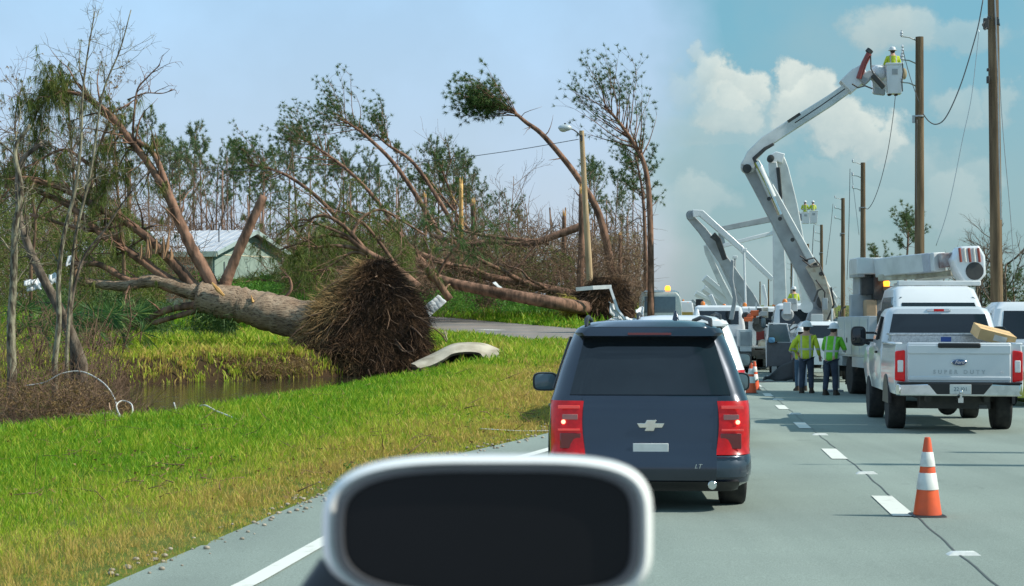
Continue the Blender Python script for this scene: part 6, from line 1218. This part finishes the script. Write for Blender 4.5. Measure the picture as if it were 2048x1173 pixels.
# ---------------------------------------------------------------- people
SKIN = mat('skin', (.50, .28, .18), .55); HIVIS = None
def skinned(name, vs, es, rs, m, par, subs=2, root=0):
    me = bpy.data.meshes.new(name); me.from_pydata([tuple(v_) for v_ in vs], es, []); me.materials.append(m); o = bpy.data.objects.new(name, me); C.objects.link(o); o.parent = par
    sk = o.modifiers.new('skin', 'SKIN'); lay = me.skin_vertices[0] if me.skin_vertices else None
    if lay is None: bpy.context.view_layer.objects.active = o; bpy.ops.mesh.customdata_skin_add(); lay = me.skin_vertices[0]
    for i, r_ in enumerate(rs): lay.data[i].radius = (r_, r_) if not isinstance(r_, tuple) else r_; lay.data[i].use_root = i == root
    sk.use_smooth_shade = True; q = o.modifiers.new('sub', 'SUBSURF'); q.levels = subs; q.render_levels = subs; return o
def vest(name, c, g_=(.42, .45, .40)):
    def ex(t, cc, vec, b):
        s_ = t.nodes.new('ShaderNodeSeparateXYZ'); L(t, vec, s_.inputs[0]); ax = mth(t, 'ABSOLUTE', s_.outputs[0])
        k = mth(t, 'LESS_THAN', mth(t, 'ABSOLUTE', mth(t, 'SUBTRACT', s_.outputs[2], 1.12)), .025); k2 = mth(t, 'LESS_THAN', mth(t, 'ABSOLUTE', mth(t, 'SUBTRACT', ax, .11)), .024)
        return mixc(t, mth(t, 'MAXIMUM', k, k2), cc, g_)
    return mat(name, c, .8, col2=tuple(x * .8 for x in c), sc=9, det=4, bump=.015, bsc=14, extra=ex, spec=.2)
YEL = vest('yellow_shirt', (.52, .62, .05)); GRNV = vest('green_shirt', (.16, .50, .04)); JEAN = mat('dark_jeans', (.022, .032, .055), .9, col2=(.04, .055, .085), sc=7); JEAN2 = mat('faded_jeans', (.06, .11, .17), .9, sc=7); BOOT = mat('work_boots', (.05, .035, .025), .8); HAT = mat('hard_hat', (.62, .64, .64), .35, coat=.3); HAIR = mat('hair', (.03, .02, .015), .8)
def person(label, loc, yaw, shirt, jean, arms='down', hat=True, lower=True, lean=0.0, step=.0, k=1.0, head=0.0):
    t = thing('person', loc, yaw, label, 'person'); t.scale = (k, k, k); ln = lean
    J = {'pel': (0, 0, .95), 'wst': (0, .01 + ln * .1, 1.10), 'chs': (0, .0 + ln * .3, 1.30), 'nb': (0, -.02 + ln * .45, 1.46), 'nk': (0, .0 + ln * .5, 1.54), 'hd': (0, .02 + ln * .55, 1.63), 'ht': (0, .02 + ln * .55, 1.73)}
    names = list(J); V = [Vector(J[n_]) for n_ in names]; E = [(0, 1), (1, 2), (2, 3), (3, 4), (4, 5), (5, 6)]; Rr = [.15, .135, .155, .085, .058, .095, .07]
    sleeves = []; legs = []
    for s_ in (-1, 1):
        i0 = len(V); sh = Vector((s_ * .185, ln * .42, 1.42))
        if arms == 'down': el = sh + Vector((s_ * .09, -.02, -.28)); wr = el + Vector((s_ * .02, .10, -.24))
        elif arms == 'front': el = sh + Vector((s_ * .11, .06, -.27)); wr = el + Vector((-s_ * .12, .23, -.02))
        elif arms == 'hip': el = sh + Vector((s_ * .17, -.03, -.25)) if s_ < 0 else sh + Vector((.1, .0, -.28)); wr = el + (Vector((.10, .12, -.16)) if s_ < 0 else Vector((.02, .12, -.2)))
        else: el = sh + Vector((s_ * .12, .10, -.22)); wr = el + Vector((-s_ * .05, .16, .14))
        d = (wr - el).normalized(); V += [sh, el, wr, wr + d * .07]; Rr += [.062, .046, .030, (.042, .02)]; E += [(3, i0), (i0, i0 + 1), (i0 + 1, i0 + 2), (i0 + 2, i0 + 3)]; sleeves.append((sh, el, wr)); a = d.cross(Vector((0, 1, .3))).normalized()
        for f in range(4): b_ = len(V); V += [wr + d * .11 + a * (.026 - .0175 * f), wr + d * (.165 - .006 * abs(f - 1.3)) + a * (.028 - .0185 * f) + Vector((0, .012, -.004))]; Rr += [.0088, .0075]; E += [(i0 + 3, b_), (b_, b_ + 1)]
        b_ = len(V); V += [wr + d * .055 + a * .045 + Vector((0, .01, 0)), wr + d * .095 + a * .06 + Vector((0, .02, 0))]; Rr += [.011, .009]; E += [(i0 + 2, b_), (b_, b_ + 1)]
        i1 = len(V); hp = Vector((s_ * .095, 0, .90)); kn = Vector((s_ * .105, .02 + s_ * step * .5, .49)); an = Vector((s_ * .12, -.02 + s_ * step, .09)); V += [hp, kn, an, an + Vector((s_ * .03, .14, -.05))]; Rr += [.088, .058, .042, (.04, .03)]; E += [(0, i1), (i1, i1 + 1), (i1 + 1, i1 + 2), (i1 + 2, i1 + 3)]; legs.append((hp, kn, an))
    skinned('body', V, E, Rr, SKIN, t, 1)
    hc = Vector((0, .02 + ln * .55, 1.645)); m_ = MB(); m_.ell(hc + Vector((0, .0, 0)), (.078, .098, .115), 16, 12); m_.ell(hc + Vector((0, .10, -.015)), (.014, .022, .022), 8, 6)
    for s_ in (-1, 1): m_.ell(hc + Vector((s_ * .08, 0, -.01)), (.012, .022, .032), 8, 6)
    ho = m_.build('head', SKIN, t, ang=180); m_ = MB(); [m_.ell(hc + Vector((s_ * .03, .088, .015)), (.012, .010, .007), 8, 5) for s_ in (-1, 1)]; m_.build('eye', mat('eye_dark', (.03, .02, .02), .3), ho); m_ = MB(); m_.ell(hc + Vector((0, .088, -.055)), (.024, .010, .006), 8, 5); m_.build('mouth', mat('lips', (.35, .14, .11), .5), ho)
    m_ = MB(); m_.ell(hc + Vector((0, -.022, .018)), (.083, .092, .112), 16, 12); m_.build('hair', HAIR, ho, ang=180)
    sv_ = [Vector((0, 0, .80)), Vector((0, .01 + ln * .1, 1.06)), Vector((0, ln * .3, 1.29)), Vector((0, -.01 + ln * .45, 1.45))]; se = [(0, 1), (1, 2), (2, 3)]; sr_ = [(.195, .145), (.18, .14), (.205, .15), (.12, .09)]
    for sh, el, wr in sleeves: i0 = len(sv_); sv_ += [sh, el, el.lerp(wr, .93)]; sr_ += [.085, .062, .045]; se += [(3, i0), (i0, i0 + 1), (i0 + 1, i0 + 2)]
    skinned('shirt', sv_, se, sr_, shirt, t, 2, 2)
    if lower:
        lv = [Vector((0, 0, 1.01))]; le = []; lr = [(.175, .135)]
        for hp, kn, an in legs: i0 = len(lv); lv += [hp + Vector((0, 0, -.08)), kn, an + Vector((0, 0, .0))]; lr += [.108, .082, .068]; le += [(0, i0), (i0, i0 + 1), (i0 + 1, i0 + 2)]
        skinned('trousers', lv, le, lr, jean, t, 2)
        for hp, kn, an in legs: m_ = MB(); m_.loft([ring(.052, an.y - .07, an.y + .20, .0, .05), ring(.054, an.y - .07, an.y + .20, .05, .05), ring(.048, an.y - .06, an.y + .10, .10, .045), ring(.05, an.y - .06, an.y + .06, .16, .045)]); m_.v = [(x + an.x, y, z) for x, y, z in m_.v]; m_.build('boot', BOOT, t, ang=60)
    if hat:
        m_ = MB(); m_.lathe([(.165, .0), (.168, .012), (.125, .022), (.122, .05), (.108, .10), (.075, .135), (.03, .152), (.001, .154)], hc + Vector((0, 0, .035)), 'z', 24); hto = m_.build('hard_hat', HAT, t, ang=60); m_ = MB(); m_.tube([hc + Vector((0, -.10, .10)), hc + Vector((0, -.06, .165)), hc + Vector((0, .02, .192)), hc + Vector((0, .09, .14))], .012, 6); m_.build('ridge', HAT, hto, ang=60)
    return t
b = G(1613, 45.6); person('worker in a yellow shirt and white hard hat with his back turned, fully visible', b, -HDG - .25, YEL, JEAN, 'hip', step=.03, k=1.01)
person('worker in a white hard hat, mostly hidden behind the fully visible worker in yellow', G(1602, 47.3), -HDG + .4, YEL, JEAN2, 'front', k=.93)
person('worker in a bright green shirt stooping at the left end of the derrick truck', G(1661, 44.2), -HDG - .5, GRNV, JEAN, 'front', lean=.35, step=.05, k=.98)
q = P(1786, 92, ZB - .5); person('lineman in a yellow shirt and hard hat standing in the raised near bucket', (q.x, q.y, q.z - 1.70), .0, YEL, JEAN, 'front', lean=.1, k=.92)
q = P(1610, 403, 97.5); person('left one of the two workers standing in the far bucket', (q.x, q.y, q.z - 1.20), -.3, YEL, JEAN, 'front', k=.68)
q = P(1626, 403, 97.5); person('right one of the two workers standing in the far bucket', (q.x, q.y, q.z - 1.20), .3, YEL, JEAN, 'front', k=.68)
q = P(1588, 602, 70); person('small worker in yellow up on the deck of a truck below the upright boom', (q.x, q.y, q.z - .9), .3, YEL, JEAN, 'front', k=.8)
# ---------------------------------------------------------------- trees beyond the right-hand verge
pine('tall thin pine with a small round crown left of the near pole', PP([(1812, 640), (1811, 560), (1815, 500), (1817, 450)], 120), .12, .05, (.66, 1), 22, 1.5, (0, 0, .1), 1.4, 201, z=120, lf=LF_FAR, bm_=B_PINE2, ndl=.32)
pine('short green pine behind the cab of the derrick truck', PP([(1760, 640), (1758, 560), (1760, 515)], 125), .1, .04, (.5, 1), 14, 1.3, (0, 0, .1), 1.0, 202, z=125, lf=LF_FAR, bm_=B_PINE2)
bare('spreading bare tree between the two big utility poles', G(1935, 115), 5.6, .14, 203, .55, 5, B_GREY, z=115, kids=4, first=.3, spread=.55) if False else None
bare('spreading bare tree between the two big utility poles', G(1938, 115), 5.4, .12, 203, .7, 4, B_GREY, z=115, kids=4, first=.35)
bare('bare tree right of the thick utility pole at the edge', G(2016, 110), 5.6, .12, 204, .7, 4, B_GREY, z=110, kids=4, first=.35)
bare('smaller bare tree behind the stowed derrick boom', G(1880, 130), 4.4, .1, 205, .6, 3, B_GREY, z=130, kids=3)
for i, (px, h, lb) in enumerate([(1960, 4.6, 'dense green pine left of the thick utility pole'), (2026, 4.8, 'dense green pine at the right edge beyond the work truck'), (1985, 3.8, 'low bushy pine directly behind the thick utility pole')]):
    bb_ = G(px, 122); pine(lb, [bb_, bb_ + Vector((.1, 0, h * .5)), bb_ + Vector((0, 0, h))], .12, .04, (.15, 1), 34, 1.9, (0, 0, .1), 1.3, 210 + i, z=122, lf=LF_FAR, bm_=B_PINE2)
for i in range(14):
    px = [1670, 1682, 1694, 1700, 1712, 1735, 1750, 1772, 1785, 1798, 1842, 1860, 1900, 1925][i]; hh = 2.6 + 1.6 * rnd.random(); o = dup(tp[i % 3] if i % 2 else bp_[i % 6], label='thin bare trunk in the open row of trees beyond the derrick truck'); o['group'] = 'bare trunks beyond the derrick truck'; o.location = G(px, 150 + 3 * i); s_ = rnd.uniform(.6, .9); o.scale = (s_, s_, s_)
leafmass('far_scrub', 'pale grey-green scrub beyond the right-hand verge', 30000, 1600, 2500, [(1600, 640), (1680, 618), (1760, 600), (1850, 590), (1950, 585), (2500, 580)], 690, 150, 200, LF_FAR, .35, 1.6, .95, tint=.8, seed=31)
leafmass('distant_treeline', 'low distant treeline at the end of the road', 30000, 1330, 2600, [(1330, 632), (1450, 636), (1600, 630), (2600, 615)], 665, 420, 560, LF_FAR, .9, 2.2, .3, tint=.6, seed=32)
# low brick building glimpsed past the thick pole
bd = thing('shop_building', G(2010, 100), 0, 'low building with a brown fascia glimpsed beyond the thick utility pole', 'building'); mb = MB(); mb.b2(-2.2, 4, 0, 6, 0, 2.3); mb.build('wall', mat('brick_wall', (.22, .12, .09), .9), bd); mb = MB(); mb.b2(-2.5, 4.3, -.4, 6.4, 2.305, 2.8); mb.build('fascia', mat('brown_fascia', (.26, .20, .16), .8), bd)
# more of the queue: cabs, racks and booms crowding toward the vanishing point
for i, (px, z_, lb, bp, w_) in enumerate([(1440, 66, 'partly hidden behind the cones left of the equipment-rack truck', [(1462, 640), (1470, 600), (1463, 560), (1465, 520)], 7),
      (1418, 104, 'peeping over the SUV roof, with a short raised boom', [(1436, 640), (1428, 610), (1420, 590)], 9), (1392, 128, 'left of the stowed row, with a low flat boom', [(1430, 640), (1405, 622), (1385, 610)], 7),
      (1545, 90, 'between the cable-reel truck and the upright boom', [(1530, 640), (1532, 600), (1526, 570)], 6), (1380, 150, 'at the left end of the queue behind the SUV roof', [(1420, 640), (1398, 615), (1384, 600)], 6)]):
    t = truck('bucket truck ' + lb, px, z_, out_=False, parts=1, beacon=1, boxh=1.6 + .1 * (i % 3)); arm(t, bp, w_ * 1.3, w_, z_, 'boom', P_WHITE if i % 2 else P_SHADE, .8)
# thin poles, flags and hoses standing up from the truck decks
for i, (px, y0, y1, z_, lb) in enumerate([(1492, 640, 500, 79, 'thin white lifting jib standing behind the equipment rack'), (1468, 640, 515, 86, 'thin grey pole upright left of the equipment rack'), (1585, 610, 500, 88, 'slim grey pole rising between the upright boom and the main boom')]):
    t = thing('jib_pole', P(px, y0, z_), 0, lb, 'pole'); mb = MB(); mb.tube([(0, 0, 0), P(px + (2 if i else -4), y1, z_) - P(px, y0, z_)], .05, 8); mb.build('mast', P_WHITE if i != 1 else P_SHADE, t); mb = MB(); mb.box(P(px + (2 if i else -4), y1, z_) - P(px, y0, z_), (.22, .12, .14)); mb.build('head', P_WHITE, t, bevel=.02)
# gear standing on the decks and hanging from the rear of the working trucks
HOSE = mat('black_hose', (.02, .02, .022), .6); RUST = mat('rusty_panel', (.50, .46, .38), .7, col2=(.30, .17, .09), sc=5, det=7, contrast=(.5, .75)); ORGB = mat('orange_jug', (.6, .12, .03), .5); COLS = [P_WHITE, P_SHADE, FRAME, P_GREYW, RUST, FRAME, P_SHADE, ORGB]
def deck_gear(t, seed, n=12, zmax=2.3, w=1.0):
    r = random.Random(seed)
    for k in range(n):
        x = r.uniform(-w, w); y = r.uniform(-.05, .9); z = r.uniform(.85, zmax); q = r.random(); mb = MB(); m = COLS[r.randrange(8)]
        if q < .5: a, b, c = r.uniform(.12, .4), r.uniform(.1, .35), r.uniform(.1, .45); mb.box((x, y, z), (a, b, c)); mb.build('tool_bin', m, t, bevel=.012)
        elif q < .72: mb.lathe([(.04, -.05), (.1 + .12 * r.random(), -.05), (.12 + .1 * r.random(), .05), (.04, .05)], (x, y - .1, z), 'y', 16); mb.build('reel', m, t, ang=50)
        elif q < .88: mb.tube(curve_pts([(x, y, z), (x + r.uniform(-.3, .3), y - .15, z - .35), (x + r.uniform(-.5, .5), y - .1, z + .05)], 5), .022, 6); mb.build('hose', HOSE, t, ang=180)
        else: mb.tube([(x, y, z - .4), (x + r.uniform(-.15, .15), y, z + r.uniform(.4, 1.0))], .03, 6); mb.build('upright', P_WHITE if r.random() < .6 else P_SHADE, t, ang=60)
for t, sd_, n_, zm in ((T1, 1, 20, 2.6), (T2, 2, 14, 2.5), (T3, 3, 14, 2.4), (T4, 4, 10, 2.3)): deck_gear(t, sd_, n_, zm)
for o in [o for o in list(C.objects) if o.parent is None and str(o.get('label', '')).startswith('line truck')]: deck_gear(o, len(o['label']), 18, 2.5)
# hydraulic details on the main boom
arm(T1, [(1660, 640), (1652, 600), (1640, 560), (1622, 528)], 22, 26, ZB - .6, 'boom_base_plate', RUST, .5)
for pp in ([(1600, 512), (1612, 520), (1628, 516), (1640, 530)], [(1605, 520), (1622, 534), (1640, 532), (1648, 552)], [(1632, 560), (1650, 585), (1648, 620)], [(1662, 575), (1668, 610), (1655, 640)]): rod(T1, pp, 1.8, ZB - .9, 'hose', HOSE, 6)
for a, b in ((1612, 522), (1630, 530), (1642, 548), (1560, 438), (1538, 398), (1585, 480)): mb = MB(); c0 = w2l(T1, P(a, b, ZB - .75)); mb.lathe([(.001, -.05), (.07, -.05), (.07, .05), (.001, .05)], c0, 'y', 12); mb.build('pin', FRAME, T1, ang=50)
rod(T1, [(1690, 178), (1640, 213), (1590, 246)], 1.2, ZB - .8, 'hose', HOSE, 5); rod(T1, [(1704, 168), (1716, 176), (1730, 172), (1745, 178)], 1.6, ZB - .9, 'hose', HOSE, 6)
b = MB(); c0 = w2l(T1, P(1588, 236, ZB - .65)); b.box(c0, (.5, .02, .1), Matrix.Rotation(-.58, 3, 'Y')); b.build('worn_decal', FRAME, T1)
# two more poles of the line stand on the verge to the right; their shadows cross the near lane
upole('utility pole on the right verge beside the nearest cone, outside the picture', 1024 + 16.9 / 20.4 * F, 20.4, 11.0, .15); upole('utility pole on the right verge behind the one beside the cone, outside the picture', 1024 + 17.6 / 22.6 * F, 22.6, 10.2, .13, False)
# ================================================================ storm litter on the grass and the road shoulder
r = random.Random(77); mb = MB()
for i in range(420):
    z_ = r.uniform(17, 44); px = r.uniform(-40, 1080); x = PX(px, z_)
    if x > edgeL(z_) - .1 or -.02 < float(ditch_t(x, z_)) < 1: continue
    p = Vector((x, z_, g1(x, z_) + r.uniform(.02, .09))); w = wander(r, p, Vector((r.gauss(0, 1), r.gauss(0, 1), r.gauss(.1, .15))), r.uniform(.12, .55), 4, .5); w = [Vector((a.x, a.y, max(a.z, g1(a.x, a.y) + .02))) for a in w]; mb.tube(w, rads(r.uniform(.003, .009), .002, 5), 4)
tag(mb.build('fallen_twigs', B_TWIG, ang=180, fix=False), 'small fallen twigs scattered over the grass bank', 'twigs', kind='stuff')
n = 2600; x, y = scatter(n, -40, 1150, 17, 45); k = (x < edgeL(y) + .25) & ~((ditch_t(x, y) > 0) & (ditch_t(x, y) < 1)); x, y = x[k], y[k]; n = len(x)
a_ = nr.random(n) * 6.28; tag(blades('dead_leaf_litter', np.stack([x, y, gz(x, y) + .03 + .05 * nr.random(n)], -1), np.stack([np.cos(a_), np.sin(a_), nr.random(n) * .6], -1) * .05, np.full(n, .035), nr.random(n), LF_BROWN), 'brown dead leaves scattered over the grass bank', 'leaves', kind='stuff')
x, y = scatter(5000, -60, 1130, 12, 34); k = np.abs(x - edgeL(y)) < .22; x, y = x[k], y[k]; mb = MB()
for a, b in zip(x, y):
    s_ = r.uniform(.008, .028); mb.ell((a, b, g1(a, b) + .012 + s_ * .4), (s_, s_ * r.uniform(.6, 1), s_ * .6), 6, 4)
tag(mb.build('gravel', mat('gravel', (.42, .36, .28), .9, col2=(.2, .17, .13), sc=5), ang=60, fix=False), 'loose gravel along the edge of the asphalt', 'gravel', kind='stuff')
# broad-leaved weeds standing in the bank
wb, wd_, ww, wt = [], [], [], []
for i in range(150):
    z_ = r.uniform(17, 42); px = r.uniform(-40, 1150); x = PX(px, z_)
    if x > edgeL(z_) - .3 or 0 < float(ditch_t(x, z_)) < 1: continue
    g_ = g1(x, z_); h = r.uniform(.04, .10)
    for j in range(14): a = r.uniform(0, 6.28); wb.append((x + r.gauss(0, .03), z_ + r.gauss(0, .03), g_ + h * r.uniform(.1, .9))); wd_.append((math.cos(a) * h * .5, math.sin(a) * h * .5, h * r.uniform(0, .5))); ww.append(h * .2); wt.append(r.random() * .6)
tag(blades('weeds', np.array(wb), np.array(wd_), np.array(ww), np.array(wt), LF_SHRUB, mid=np.zeros((len(wb), 3))), 'small broad-leaved weeds dotted over the grass bank', 'weeds', kind='stuff')
